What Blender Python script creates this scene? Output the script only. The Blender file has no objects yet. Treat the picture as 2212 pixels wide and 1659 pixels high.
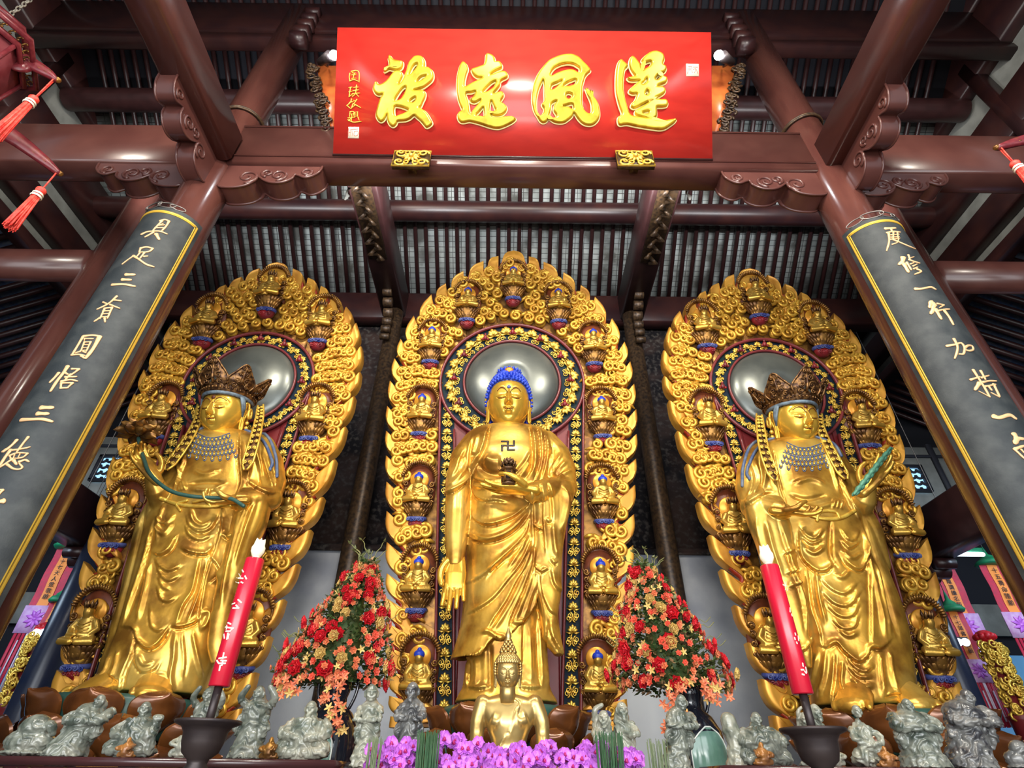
import bpy, math, random
import numpy as np
from math import sin, cos, pi, radians, sqrt
from mathutils import Matrix, Vector, noise as mnoise
random.seed(7); RNG = np.random.default_rng(7)

# ------------------------------------------------------------------ camera
SC = bpy.context.scene
COL = SC.collection
W_, H_, FPX = 2212.0, 1659.0, 1184.0
CAMZ = 1.55
TH, RHO = radians(36.0), radians(0.74)
CF = np.array([0, cos(TH), sin(TH)])
_U0 = np.array([0, -sin(TH), cos(TH)]); _R0 = np.array([1.0, 0, 0])
CR = _R0 * cos(RHO) + _U0 * sin(RHO)
CU = _U0 * cos(RHO) - _R0 * sin(RHO)
CC = np.array([0, 0, CAMZ])
cam_d = bpy.data.cameras.new('camera'); cam = bpy.data.objects.new('camera', cam_d); COL.objects.link(cam)
cam_d.sensor_fit = 'HORIZONTAL'; cam_d.sensor_width = 36.0; cam_d.lens = 36.0 * FPX / W_
cam_d.clip_start = 0.05; cam_d.clip_end = 200
cam.matrix_world = Matrix(((CR[0], CU[0], -CF[0], 0), (CR[1], CU[1], -CF[1], 0), (CR[2], CU[2], -CF[2], CAMZ), (0, 0, 0, 1)))
SC.camera = cam

# ------------------------------------------------------------------ world, lights, exposure
SC.view_settings.view_transform = 'Standard'; SC.view_settings.look = 'None'
SC.view_settings.gamma = 1.0; SC.view_settings.use_curve_mapping = False
SC.view_settings.exposure = 0.35
SC.cycles.use_denoising = True
SC.cycles.use_adaptive_sampling = True; SC.cycles.adaptive_threshold = 0.035
SC.cycles.max_bounces = 5; SC.cycles.diffuse_bounces = 3; SC.cycles.glossy_bounces = 3
SC.cycles.transmission_bounces = 3; SC.cycles.transparent_max_bounces = 4
SC.cycles.sample_clamp_indirect = 6.0; SC.cycles.caustics_reflective = False; SC.cycles.caustics_refractive = False
wd = bpy.data.worlds.new('daylight'); SC.world = wd; wd.use_nodes = True
bg = wd.node_tree.nodes['Background']; bg.inputs[0].default_value = (0.80, 0.90, 1.0, 1); bg.inputs[1].default_value = .6

def area_light(name, loc, target, sx, sy, power, color=(1, 1, 1)):
    l = bpy.data.lights.new(name, 'AREA'); l.shape = 'RECTANGLE'; l.size = sx; l.size_y = sy
    l.energy = power; l.color = color
    o = bpy.data.objects.new(name, l); COL.objects.link(o); o.location = loc
    o.rotation_euler = (Vector(target) - Vector(loc)).to_track_quat('-Z', 'Y').to_euler()
    return o
area_light('door_daylight', (0, -5.5, 3.2), (0, 6, 4.0), 13, 5.5, 800, (0.93, 0.97, 1.0))
area_light('gold_fill_centre', (0, 0.2, 9.2), (0, 6, 4.2), 1.0, 0.4, 200, (1.0, 0.93, 0.80))  # three added fills without fixtures, brightening the gold from high in front
area_light('gold_fill_left', (-3.2, -0.4, 8.6), (-3.4, 6, 4.2), 0.8, 0.4, 200, (1.0, 0.93, 0.80))
area_light('gold_fill_right', (3.2, -0.4, 8.6), (3.4, 6, 4.2), 0.8, 0.4, 200, (1.0, 0.93, 0.80))
area_light('bounce_fill', (0, -1.6, 2.4), (0, 4.2, 9.5), 6.0, 1.2, 170, (1.0, 0.95, 0.90))  # added upward fill standing in for room bounce on beams and roof
for _x in (-4.5, -1.9, 1.9, 4.5): area_light('roof_fill', (_x, 4.45, 8.60), (_x, 6.6, 10.4), 1.8, 0.15, 95 if abs(_x) < 3 else 55, (0.95, 0.98, 1.0))  # added fills, unseen behind the tie beam, to brighten the roof tiles

# ------------------------------------------------------------------ pixel <-> place
def ray(px, py):
    return CF * FPX + CR * (px - 1106.0) - CU * (py - 829.5)
def P(px, py, Y):
    d = ray(px, py); return CC + d * (Y / d[1])
def PX(px, py, X):
    d = ray(px, py); return CC + d * (X / d[0])
def PZ(px, py, Z):
    d = ray(px, py); return CC + d * ((Z - CAMZ) / d[2])
def proj(V):
    q = np.asarray(V) - CC; w = q @ CF
    return 1106.0 + FPX * (q @ CR) / w, 829.5 - FPX * (q @ CU) / w

# ------------------------------------------------------------------ materials
MATS = {}
def mat(name, base=(.5, .5, .5), rough=.5, metal=0.0, base2=None, scale=6.0, detail=4.0, lo=.35, hi=.65,
        bump=0.0, bscale=40.0, emit=None, estr=1.0, stretch=None, coat=0.0, spec=.5, alpha=None, kind='noise', trans=0.0, base3=None, scale3=2.0):
    m = bpy.data.materials.new(name); m.use_nodes = True; nt = m.node_tree; n = nt.nodes; L = nt.links
    b = n['Principled BSDF']
    b.inputs['Base Color'].default_value = (*base, 1); b.inputs['Roughness'].default_value = rough
    b.inputs['Metallic'].default_value = metal; b.inputs['Specular IOR Level'].default_value = spec
    b.inputs['Coat Weight'].default_value = coat; b.inputs['Coat Roughness'].default_value = .15
    if trans: b.inputs['Transmission Weight'].default_value = trans
    tc = n.new('ShaderNodeTexCoord'); src = tc.outputs['Object']
    if stretch:
        mp = n.new('ShaderNodeMapping'); mp.inputs['Scale'].default_value = stretch
        L.new(src, mp.inputs['Vector']); src = mp.outputs['Vector']
    if base2 is not None:
        if kind == 'noise':
            t = n.new('ShaderNodeTexNoise'); t.inputs['Scale'].default_value = scale; t.inputs['Detail'].default_value = detail
            out = t.outputs['Fac']
        else:
            t = n.new('ShaderNodeTexVoronoi'); t.inputs['Scale'].default_value = scale; out = t.outputs['Distance']
        L.new(src, t.inputs['Vector'])
        r = n.new('ShaderNodeMapRange'); r.inputs[1].default_value = lo; r.inputs[2].default_value = hi
        L.new(out, r.inputs[0])
        mx = n.new('ShaderNodeMix'); mx.data_type = 'RGBA'; mx.inputs[6].default_value = (*base, 1); mx.inputs[7].default_value = (*base2, 1)
        L.new(r.outputs[0], mx.inputs[0]); co = mx.outputs[2]
        if base3 is not None:
            t3 = n.new('ShaderNodeTexNoise'); t3.inputs['Scale'].default_value = scale3; t3.inputs['Detail'].default_value = 6; L.new(src, t3.inputs['Vector'])
            r3 = n.new('ShaderNodeMapRange'); r3.inputs[1].default_value = .5; r3.inputs[2].default_value = .68; L.new(t3.outputs['Fac'], r3.inputs[0])
            m3 = n.new('ShaderNodeMix'); m3.data_type = 'RGBA'; L.new(co, m3.inputs[6]); m3.inputs[7].default_value = (*base3, 1); L.new(r3.outputs[0], m3.inputs[0]); co = m3.outputs[2]
        L.new(co, b.inputs['Base Color'])
    if bump:
        t2 = n.new('ShaderNodeTexNoise'); t2.inputs['Scale'].default_value = bscale; t2.inputs['Detail'].default_value = 3
        L.new(src, t2.inputs['Vector']); bp = n.new('ShaderNodeBump'); bp.inputs['Strength'].default_value = bump
        bp.inputs['Distance'].default_value = .02
        L.new(t2.outputs['Fac'], bp.inputs['Height']); L.new(bp.outputs['Normal'], b.inputs['Normal'])
    if emit:
        b.inputs['Emission Color'].default_value = (*emit, 1); b.inputs['Emission Strength'].default_value = estr
    MATS[name] = m; return m

mat('gold', (.74, .40, .055), .30, .64, (.34, .15, .022), 4.2, 9, .42, .64, .05, 28, base3=(.86, .56, .12), scale3=1.9)
mat('gold_face', (.86, .52, .07), .24, .62, (.72, .38, .04), 3.0, 3, .4, .7)
mat('gold_relief', (.86, .48, .06), .34, .50, (.50, .21, .02), 9.0, 5, .40, .70)
mat('gold_flame', (.82, .40, .055), .38, .45, (.58, .24, .03), 4.0, 5, .42, .62)
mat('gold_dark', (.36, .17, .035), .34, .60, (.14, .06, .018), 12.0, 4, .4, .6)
mat('gold_pale', (.66, .46, .17), .30, .78, (.50, .32, .10), 5.0, 3, .4, .7)
mat('gold_leaf', (.92, .62, .10), .32, .55, (.62, .32, .04), 14.0, 4, .4, .7)
mat('lotus_bronze', (.23, .075, .018), .26, .35, (.09, .03, .012), 3.0, 5, .35, .65, coat=.4)
mat('crown_bronze', (.30, .15, .05), .36, .55, (.07, .03, .015), 26.0, 3, .42, .58)
mat('niche_lacquer', (.20, .045, .015), .40, .1, (.07, .02, .01), 8.0)
mat('niche_orange', (.86, .40, .04), .32, .4, (.80, .28, .03), 5.0)
mat('hair_blue', (.015, .04, .42), .38, 0, (.03, .08, .62), 12.0)
mat('paint_blue', (.02, .035, .22), .42, 0, (.10, .12, .30), 16.0)
mat('paint_red', (.32, .018, .022), .38, 0, (.12, .015, .02), 10.0)
mat('paint_notch', (.36, .035, .012), .40)
mat('slate_blue', (.05, .085, .20), .45, 0, (.14, .17, .22), 14.0)
mat('hair_grey', (.20, .27, .33), .45, 0, (.10, .13, .16), 22.0)
mat('rail_red', (.22, .035, .035), .32, 0, (.15, .022, .025), 8.0)
mat('panel_red', (.20, .014, .016), .42, 0, (.14, .010, .012), 3.0)
mat('strip_green', (.006, .022, .020), .6, 0, (.008, .014, .034), 8.0, spec=.2)
mat('disc_grey', (.22, .23, .20), .30, .55, (.12, .13, .12), 1.6, 6, .35, .65, bump=.10, bscale=4)
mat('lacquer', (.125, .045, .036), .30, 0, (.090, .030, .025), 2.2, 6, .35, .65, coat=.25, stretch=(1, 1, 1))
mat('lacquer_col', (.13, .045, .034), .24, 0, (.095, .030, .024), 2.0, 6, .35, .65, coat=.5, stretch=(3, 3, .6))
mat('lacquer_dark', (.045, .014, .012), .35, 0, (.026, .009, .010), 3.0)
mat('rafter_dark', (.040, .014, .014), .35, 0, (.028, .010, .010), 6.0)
mat('carve_dark', (.10, .055, .025), .4, .25, (.03, .018, .012), 22.0)
mat('col_navy', (.014, .022, .055), .30, 0, (.030, .035, .060), 3.0)
mat('couplet_black', (.022, .028, .032), .58, 0, (.055, .062, .062), 7.0, 8, .42, .75, bump=.08, bscale=90)
mat('couplet_gold', (.86, .52, .26), .42, .15)
mat('line_gold', (.90, .55, .07), .35, .3)
mat('plaque_red', (.58, .032, .022), .30, 0, (.48, .024, .018), 2.5, 8, .35, .7, stretch=(1, 3, 6), coat=.3)
mat('char_gold', (.66, .45, .03), .30, .45, (.40, .24, .012), 9.0, 5, .42, .70)
mat('char_rim', (.95, .85, .35), .35, .1)
mat('seal_cream', (.85, .72, .55), .5)
mat('seal_mark', (.45, .12, .08), .5)
mat('corbel_lit_orange', (.55, .14, .03), .35, 0, (.40, .08, .02), 6.0)
mat('plaster', (.30, .30, .27), .8, 0, (.20, .20, .18), 3.0)
mat('wall_white', (.92, .94, .97), .45, 0, (.56, .59, .68), 1.3, 8, .38, .66, base3=(.88, .89, .90), scale3=.9)
mat('wall_board', (.060, .036, .030), .5, 0, (.012, .010, .012), 1.7, 8, .40, .58, base3=(.10, .085, .075), scale3=14)
mat('wall_far', (.020, .020, .028), .7)
mat('wall_sky', (.22, .52, .80), .6, 0, (.16, .42, .72), 2.0)
mat('floor_stone', (.20, .18, .16), .35, 0, (.14, .12, .11), 1.5)
mat('jade', (.21, .225, .185), .24, 0, (.06, .075, .06), 14.0, 8, .40, .62, coat=.3, base3=(.28, .28, .23), scale3=9)
mat('jade_grey', (.16, .16, .15), .25, 0, (.035, .035, .04), 14.0, 8, .40, .62, coat=.3, base3=(.22, .215, .20), scale3=9)
mat('jade_pale', (.33, .33, .26), .24, 0, (.12, .14, .11), 14.0, 8, .40, .62, coat=.3, base3=(.38, .35, .27), scale3=8)
mat('amber', (.40, .17, .04), .3, .1, (.20, .08, .03), 14.0)
mat('candle_red', (.62, .010, .035), .26, 0, (.50, .010, .030), 3.0, coat=.3)
mat('iron_dark', (.050, .036, .034), .42, .4, (.030, .022, .024), 8.0)
mat('bulb', (.85, .80, .62), .15, 0, emit=(1, .9, .62), estr=.30)
mat('white_text', (.85, .78, .62), .5)
mat('vase_black', (.010, .012, .020), .08, 0, coat=.8)
mat('vase_green', (.16, .30, .24), .14, 0, (.10, .20, .15), 7.0, coat=.6)
mat('vase_line', (.75, .78, .72), .3)
mat('leaf_green', (.045, .11, .025), .5, 0, (.10, .12, .04), 12.0)
mat('leaf_olive', (.20, .19, .06), .5, 0, (.11, .13, .05), 12.0)
mat('leaf_tan', (.42, .24, .12), .5, 0, (.50, .32, .16), 20.0)
mat('petal_red', (.70, .012, .022), .45, 0, (.48, .01, .02), 14.0)
mat('petal_coral', (.80, .10, .055), .45, 0, (.72, .16, .09), 14.0)
mat('petal_salmon', (.78, .25, .10), .5, 0, (.60, .12, .06), 14.0)
mat('petal_cream', (.72, .50, .14), .5, 0, (.60, .36, .12), 14.0)
mat('orchid', (.66, .20, .76), .42, 0, (.46, .10, .60), 16.0)
mat('orchid_lip', (.40, .01, .12), .4)
mat('grass', (.018, .075, .03), .5, 0, (.05, .12, .05), 20.0)
mat('grass_pale', (.16, .20, .11), .5, 0, (.10, .14, .07), 20.0)
mat('table_wood', (.045, .016, .018), .22, 0, (.06, .02, .02), 5.0, coat=.6)
mat('table_fret', (.10, .04, .04), .35, 0, (.02, .01, .012), 60.0, 2, .45, .55, coat=.3, kind='noise')
mat('banner_red', (.58, .012, .05), .6, 0, (.42, .02, .05), 18.0)
mat('banner_orange', (.90, .27, .04), .6)
mat('banner_pink', (.62, .30, .62), .6, 0, (.72, .45, .72), 18.0)
mat('banner_green', (.01, .26, .10), .5, 0, (.01, .16, .08), 10.0)
mat('banner_white', (.72, .66, .78), .6)
mat('ink', (.02, .01, .01), .6)
mat('tube_light', (.9, .95, 1), .4, emit=(.72, .88, 1.0), estr=3.5)
mat('spot_light', (.9, .95, 1), .4, emit=(.85, .93, 1.0), estr=25.0)
mat('sky_light', (.3, .6, .9), .4, emit=(.36, .68, 1.0), estr=1.1)
mat('lantern_red', (.13, .012, .018), .35, 0, (.20, .025, .032), 30.0)
mat('lantern_panel', (.16, .012, .02), .6, 0, (.22, .035, .045), 10.0)
mat('tassel', (.85, .03, .02), .5, 0, (.95, .12, .08), 30.0)
mat('rope', (.32, .28, .22), .8, 0, (.16, .14, .11), 60.0)
mat('wire', (.25, .22, .20), .4, .7)
mat('paper', (.62, .60, .54), .8)
mat('stupa', (.22, .12, .05), .35, .5, (.10, .05, .03), 20.0)
mat('stem_green', (.025, .08, .065), .4, 0, (.04, .10, .08), 12.0)
mat('rod_green', (.12, .34, .22), .45, 0, (.07, .22, .15), 30.0)
# roof tiles: rows of grey brick tiles laid over the rafters
def tile_mat():
    m = bpy.data.materials.new('roof_tile'); m.use_nodes = True; nt = m.node_tree; n = nt.nodes; L = nt.links
    b = n['Principled BSDF']; b.inputs['Roughness'].default_value = .8
    tc = n.new('ShaderNodeTexCoord'); br = n.new('ShaderNodeTexBrick')
    br.inputs['Scale'].default_value = 1.0; br.inputs['Brick Width'].default_value = .175; br.inputs['Row Height'].default_value = .105
    br.inputs['Mortar Size'].default_value = .006; br.offset = 0.0
    br.inputs['Color1'].default_value = (.50, .54, .53, 1); br.inputs['Color2'].default_value = (.34, .37, .36, 1); br.inputs['Mortar'].default_value = (.07, .07, .07, 1)
    L.new(tc.outputs['UV'], br.inputs['Vector'])
    ns = n.new('ShaderNodeTexNoise'); ns.inputs['Scale'].default_value = 1.4; ns.inputs['Detail'].default_value = 8; L.new(tc.outputs['UV'], ns.inputs['Vector'])
    r = n.new('ShaderNodeMapRange'); r.inputs[1].default_value = .50; r.inputs[2].default_value = .62; L.new(ns.outputs['Fac'], r.inputs[0])
    mx = n.new('ShaderNodeMix'); mx.data_type = 'RGBA'; L.new(r.outputs[0], mx.inputs[0]); L.new(br.outputs['Color'], mx.inputs[6]); mx.inputs[7].default_value = (.12, .12, .11, 1)
    L.new(mx.outputs[2], b.inputs['Base Color']); MATS['roof_tile'] = m
tile_mat()

# ------------------------------------------------------------------ objects and tags
def link(name, data, parent=None, loc=None):
    o = bpy.data.objects.new(name, data); COL.objects.link(o)
    if parent is not None: o.parent = parent
    if loc is not None: o.location = loc
    return o
def tag(o, label=None, cat=None, group=None, kind=None):
    if label: o['label'] = label
    if cat: o['category'] = cat
    if group: o['group'] = group
    if kind: o['kind'] = kind
    return o
def thing(name, label, cat, loc=(0, 0, 0), group=None, rotz=0.0):
    o = link(name, None); o.location = loc; o.rotation_euler = (0, 0, rotz); o.empty_display_size = .1
    return tag(o, label, cat, group)
KIDS = {}
def kids(o):
    return [c for c in bpy.data.objects if c.parent == o]
def copy_tree(o, parent=None, childmap=None):
    if childmap is None:
        childmap = {}
        for c in bpy.data.objects:
            if c.parent: childmap.setdefault(c.parent.name, []).append(c)
    c = o.copy(); COL.objects.link(c)
    if parent is not None: c.parent = parent
    for ch in childmap.get(o.name, []): copy_tree(ch, c, childmap)
    return c

class Geo:
    """Collects shapes; build() links them as one mesh object."""
    def __init__(s): s.V = []; s.F = []; s.n = 0
    def add(s, V, F, M=None):
        V = np.asarray(V, float)
        if M is not None:
            M = np.array(M); V = V @ M[:3, :3].T + M[:3, 3]
        s.V.append(V)
        for f in F:
            f = np.asarray(f)
            if f.size: s.F.append(f + s.n)
        s.n += len(V); return s
    def geo(s, g, M=None, off=None, scale=None):
        V = np.vstack(g.V)
        if scale is not None: V = V * scale
        if M is not None: M = np.array(M); V = V @ M[:3, :3].T + M[:3, 3]
        if off is not None: V = V + np.asarray(off)
        s.V.append(V); s.F += [f + s.n for f in g.F]; s.n += len(V); return s
    def box(s, c, size, R=None):
        x, y, z = np.array(size) / 2.0
        V = np.array([(i * x, j * y, k * z) for k in (-1, 1) for j in (-1, 1) for i in (-1, 1)])
        if R is not None: V = V @ np.array(R)[:3, :3].T
        return s.add(V + np.asarray(c, float), [np.array([[0, 2, 3, 1], [4, 5, 7, 6], [0, 1, 5, 4], [2, 6, 7, 3], [0, 4, 6, 2], [1, 3, 7, 5]])])
    def tube(s, path, r, n=12, up=None, cap='flat', closed=False):
        p = np.asarray(path, float); m = len(p)
        r = np.asarray(r, float)
        if r.ndim == 0: r = np.full((m, 2), float(r))
        elif r.ndim == 1 and len(r) == m and not (m == 2 and False): r = np.stack([r, r], 1)
        if cap == 'round' and not closed:
            d0 = p[0] - p[1]; d0 /= np.linalg.norm(d0) + 1e-9; d1 = p[-1] - p[-2]; d1 /= np.linalg.norm(d1) + 1e-9
            a = np.array([1.0, .85, .5, .2]) ; hh = np.sqrt(1 - (1 - np.array([.0, .15, .5, .8])) ** 2)
            ks = [.98, .8, .45]; 
            P0 = [p[0] + d0 * r[0].mean() * k for k in ks]; R0 = [r[0] * sqrt(max(1 - k * k, .003)) for k in ks]
            P1 = [p[-1] + d1 * r[-1].mean() * k for k in ks[::-1]]; R1 = [r[-1] * sqrt(max(1 - k * k, .003)) for k in ks[::-1]]
            p = np.vstack([P0, p, P1]); r = np.vstack([R0, r, R1]); m = len(p)
            if up is not None and np.ndim(up) == 2: up = np.vstack([[up[0]] * 3, up, [up[-1]] * 3])
        t = np.gradient(p, axis=0) if not closed else (np.roll(p, -1, 0) - np.roll(p, 1, 0))
        t /= np.linalg.norm(t, axis=1)[:, None] + 1e-12
        V = np.zeros((m, n, 3)); a = np.linspace(0, 2 * pi, n, endpoint=False)
        u = None
        for i in range(m):
            if up is not None:
                u = np.asarray(up[i] if np.ndim(up) == 2 else up, float)
            elif u is None:
                u = np.array([0, 0, 1.0]) if abs(t[i][2]) < .9 else np.array([1.0, 0, 0])
            u = u - t[i] * (u @ t[i]); u /= np.linalg.norm(u) + 1e-12
            v = np.cross(t[i], u)
            V[i] = p[i] + np.outer(np.cos(a) * r[i, 0], v) + np.outer(np.sin(a) * r[i, 1], u)
        return s.grid(V, wrap=True, caps=not closed, closed=closed)
    def grid(s, V, wrap=False, caps=False, closed=False):
        m, n = V.shape[:2]; idx = np.arange(m * n).reshape(m, n)
        A = idx if not wrap else np.hstack([idx, idx[:, :1]])
        if closed: A = np.vstack([A, A[:1]])
        q = np.stack([A[:-1, :-1], A[:-1, 1:], A[1:, 1:], A[1:, :-1]], -1).reshape(-1, 4)
        Vv = V.reshape(-1, 3); F = [q]
        if caps and wrap:
            c0 = V[0].mean(0); c1 = V[-1].mean(0); k = m * n
            Vv = np.vstack([Vv, c0, c1])
            F.append(np.stack([np.full(n, k), np.roll(idx[0], -1), idx[0]], 1)); F.append(np.stack([np.full(n, k + 1), idx[-1], np.roll(idx[-1], -1)], 1))
        return s.add(Vv, F)
    def sphere(s, c, r, nu=16, nv=10, R=None):
        a = np.linspace(0, 2 * pi, nu, endpoint=False); b = np.linspace(-pi / 2, pi / 2, nv + 1)[1:-1]
        V = np.stack([np.outer(np.cos(b), np.cos(a)), np.outer(np.cos(b), np.sin(a)), np.outer(np.sin(b), np.ones(nu))], -1) * np.asarray(r)
        g = Geo(); g.grid(V, wrap=True, caps=True)
        vv = g.V[0]; k = len(vv); rz = r if np.ndim(r) == 0 else r[2]
        vv[k - 2] = (0, 0, -rz); vv[k - 1] = (0, 0, rz)
        if R is not None: vv = vv @ np.array(R)[:3, :3].T
        g.V[0] = vv + np.asarray(c, float)
        return s.geo(g)
    def lathe(s, prof, n=32, c=(0, 0, 0), a0=0.0, caps=True):
        pr = np.asarray(prof, float); a = np.linspace(0, 2 * pi, n, endpoint=False)
        V = np.zeros((len(pr), n, 3)); V[..., 0] = np.outer(pr[:, 0], np.cos(a)); V[..., 1] = np.outer(pr[:, 0], np.sin(a)); V[..., 2] = pr[:, 1][:, None]
        return s.grid(V + np.asarray(c, float), wrap=True, caps=caps)
    def mesh(s, name='m'):
        me = bpy.data.meshes.new(name)
        V = np.vstack(s.V).astype(np.float32)
        me.vertices.add(len(V)); me.vertices.foreach_set('co', V.ravel())
        loops = np.concatenate([f.ravel() for f in s.F]); tot = np.concatenate([np.full(len(f), f.shape[1]) for f in s.F])
        st = np.concatenate([[0], np.cumsum(tot)[:-1]])
        me.loops.add(len(loops)); me.loops.foreach_set('vertex_index', loops.astype(np.int32))
        me.polygons.add(len(tot)); me.polygons.foreach_set('loop_start', st.astype(np.int32))
        try: me.polygons.foreach_set('loop_total', tot.astype(np.int32))
        except Exception: pass
        me.update(calc_edges=True); return me
    def build(s, name, m, parent=None, smooth=True, angle=None, loc=None):
        me = s.mesh(name); me.materials.append(MATS[m])
        if smooth:
            me.polygons.foreach_set('use_smooth', np.ones(len(me.polygons), bool))
            if angle:
                try: me.set_sharp_from_angle(angle=radians(angle))
                except Exception: pass
        return link(name, me, parent, loc)

def arrays(me):
    V = np.empty(len(me.vertices) * 3, np.float32); me.vertices.foreach_get('co', V); V = V.reshape(-1, 3).astype(float)
    F = np.array([tuple(p.vertices) for p in me.polygons]) if False else None
    lt = np.empty(len(me.polygons), np.int32); me.polygons.foreach_get('loop_total', lt)
    li = np.empty(len(me.loops), np.int32); me.loops.foreach_get('vertex_index', li)
    Fs = []
    st = np.concatenate([[0], np.cumsum(lt)[:-1]])
    for k in np.unique(lt):
        sel = st[lt == k]; Fs.append(np.stack([li[sel + j] for j in range(k)], 1))
    return V, Fs
def remesh(g, voxel, smooth=3):
    me = g.mesh('tmp'); o = bpy.data.objects.new('tmp', me); COL.objects.link(o)
    r = o.modifiers.new('r', 'REMESH'); r.mode = 'VOXEL'; r.voxel_size = voxel
    if smooth:
        sm = o.modifiers.new('s', 'SMOOTH'); sm.iterations = smooth; sm.factor = .5
    dg = bpy.context.evaluated_depsgraph_get(); ev = o.evaluated_get(dg); m2 = bpy.data.meshes.new_from_object(ev)
    V, F = arrays(m2); bpy.data.objects.remove(o); bpy.data.meshes.remove(m2); bpy.data.meshes.remove(me)
    out = Geo(); out.V = [V]; out.F = F; out.n = len(V); return out
def normals(g):
    V = np.vstack(g.V); N = np.zeros_like(V)
    for f in g.F:
        a, b, c = V[f[:, 0]], V[f[:, 1]], V[f[:, 2]]; fn = np.cross(b - a, (V[f[:, -1]] - a) if f.shape[1] == 4 else (c - a))
        if f.shape[1] == 4: fn = np.cross(c - a, V[f[:, 3]] - b)
        for k in range(f.shape[1]):
            for j in range(3): N[:, j] += np.bincount(f[:, k], fn[:, j], len(V))
    N /= np.linalg.norm(N, axis=1)[:, None] + 1e-12
    return V, N

def spline(pts, n=60, closed=False):
    """Catmull-Rom through points of any dimension."""
    p = np.asarray(pts, float); m = len(p)
    if closed: q = np.vstack([p[-1], p, p[0], p[1]]); segs = m
    else: q = np.vstack([2 * p[0] - p[1], p, 2 * p[-1] - p[-2]]); segs = m - 1
    t = np.linspace(0, segs, n, endpoint=not closed); i = np.minimum(t.astype(int), segs - 1); u = (t - i)[:, None]
    a, b, c, d = q[i], q[i + 1], q[i + 2], q[i + 3]
    return .5 * ((2 * b) + (c - a) * u + (2 * a - 5 * b + 4 * c - d) * u ** 2 + (3 * b - a - 3 * c + d) * u ** 3)
def rotz(a): return np.array(Matrix.Rotation(a, 4, 'Z'))
def rotx(a): return np.array(Matrix.Rotation(a, 4, 'X'))
def roty(a): return np.array(Matrix.Rotation(a, 4, 'Y'))
def TR(loc=(0, 0, 0), rx=0, ry=0, rz=0, s=1.0):
    sc = Matrix.Diagonal((s, s, s, 1)) if np.ndim(s) == 0 else Matrix.Diagonal((*s, 1))
    return np.array(Matrix.Translation(loc) @ Matrix.Rotation(rz, 4, 'Z') @ Matrix.Rotation(ry, 4, 'Y') @ Matrix.Rotation(rx, 4, 'X') @ sc)
# ================================================================== the setting
def sbox(name, m, c, size, R=None):
    g = Geo(); g.box((0, 0, 0), size, R); return tag(g.build(name, m, smooth=False, loc=c), kind='structure')
sbox('floor', 'floor_stone', (0, 1, -.05), (26, 22, .1))
sbox('wall_back', 'wall_white', (0, 8.16, 2.165), (11.3, .12, 4.33))
sbox('wall_back_panel', 'wall_board', (0, 8.16, 6.58), (11.3, .12, 4.50))
sbox('wall_far', 'wall_far', (0, 11.1, 7.0), (26, .2, 14.0))
sbox('wall_far_left', 'wall_sky', (-9.0, 10.9, 1.55), (5.5, .12, 3.1))
sbox('wall_far_right', 'wall_sky', (9.0, 10.9, 1.75), (5.5, .12, 3.5))
sbox('wall_left', 'wall_far', (-12.5, 2.7, 7), (.2, 17.4, 14))
sbox('wall_right', 'wall_far', (12.5, 2.7, 7), (.2, 17.4, 14))
for sx, nm in ((-1, 'left'), (1, 'right')):
    sbox('wall_gable_' + nm, 'plaster', (sx * 8.15, 5.6, 11.3), (.12, 9.2, 5.4))
    sbox('trim_far_' + nm, 'plaster', (sx * 8.0, 10.86, 4.1), (3.4, .10, .55))
# ceiling: one tiled slope falling to the back wall, one to the front doors
def slope(name, x0, x1, ya, za, yb, zb, m='roof_tile'):
    me = bpy.data.meshes.new(name); L = sqrt((yb - ya) ** 2 + (zb - za) ** 2)
    nx, nz = (zb - za) / L, (yb - ya) / L
    g = Geo(); d = .12
    V = [(x0, ya, za), (x1, ya, za), (x1, yb, zb), (x0, yb, zb)]
    off = np.array([0, -(zb - za) / L, (yb - ya) / L]) * d
    if off[2] < 0: off = -off
    V = V + [tuple(np.array(v) + off) for v in V]
    g.add(V, [np.array([[0, 1, 2, 3], [7, 6, 5, 4], [0, 4, 5, 1], [1, 5, 6, 2], [2, 6, 7, 3], [3, 7, 4, 0]])])
    me = g.mesh(name); me.materials.append(MATS[m])
    uv = me.uv_layers.new(name='UVMap'); vi = np.array([l.vertex_index for l in me.loops])
    Vv = np.array([v.co[:] for v in me.vertices])
    for k, i in enumerate(vi): uv.data[k].uv = (Vv[i][0], (Vv[i][1] - ya) * L / abs(yb - ya))
    return tag(link(name, me), kind='structure')
RS = 0.70
def roof_z(y): return 9.62 + (8.0 - y) * RS
slope('ceiling', -8.1, 8.1, 8.5, roof_z(8.5) + .12, 5.35, roof_z(5.35) + .12)
slope('ceiling_upper', -8.1, 8.1, 5.35, roof_z(5.35) + .10, 1.5, roof_z(1.5) + .10, 'wall_far')  # upper stretch of the slope in flat near-black
slope('ceiling_front', -8.1, 8.1, 1.5, roof_z(1.5) + .12, -6.0, 9.0, 'wall_far')
for sx, nm in ((-1, 'left'), (1, 'right')):
    g = Geo(); V = [(sx * 8.1, 4.0, 9.35), (sx * 12.6, 4.0, 7.0), (sx * 12.6, 11.2, 7.0), (sx * 8.1, 11.2, 9.35)]
    V += [(a, b, c + .12) for a, b, c in V]
    g.add(V, [np.array([[0, 1, 2, 3], [7, 6, 5, 4], [0, 4, 5, 1], [1, 5, 6, 2], [2, 6, 7, 3], [3, 7, 4, 0]])])
    tag(g.build('ceiling_aisle_' + nm, 'slate_blue', smooth=False), kind='structure')

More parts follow.
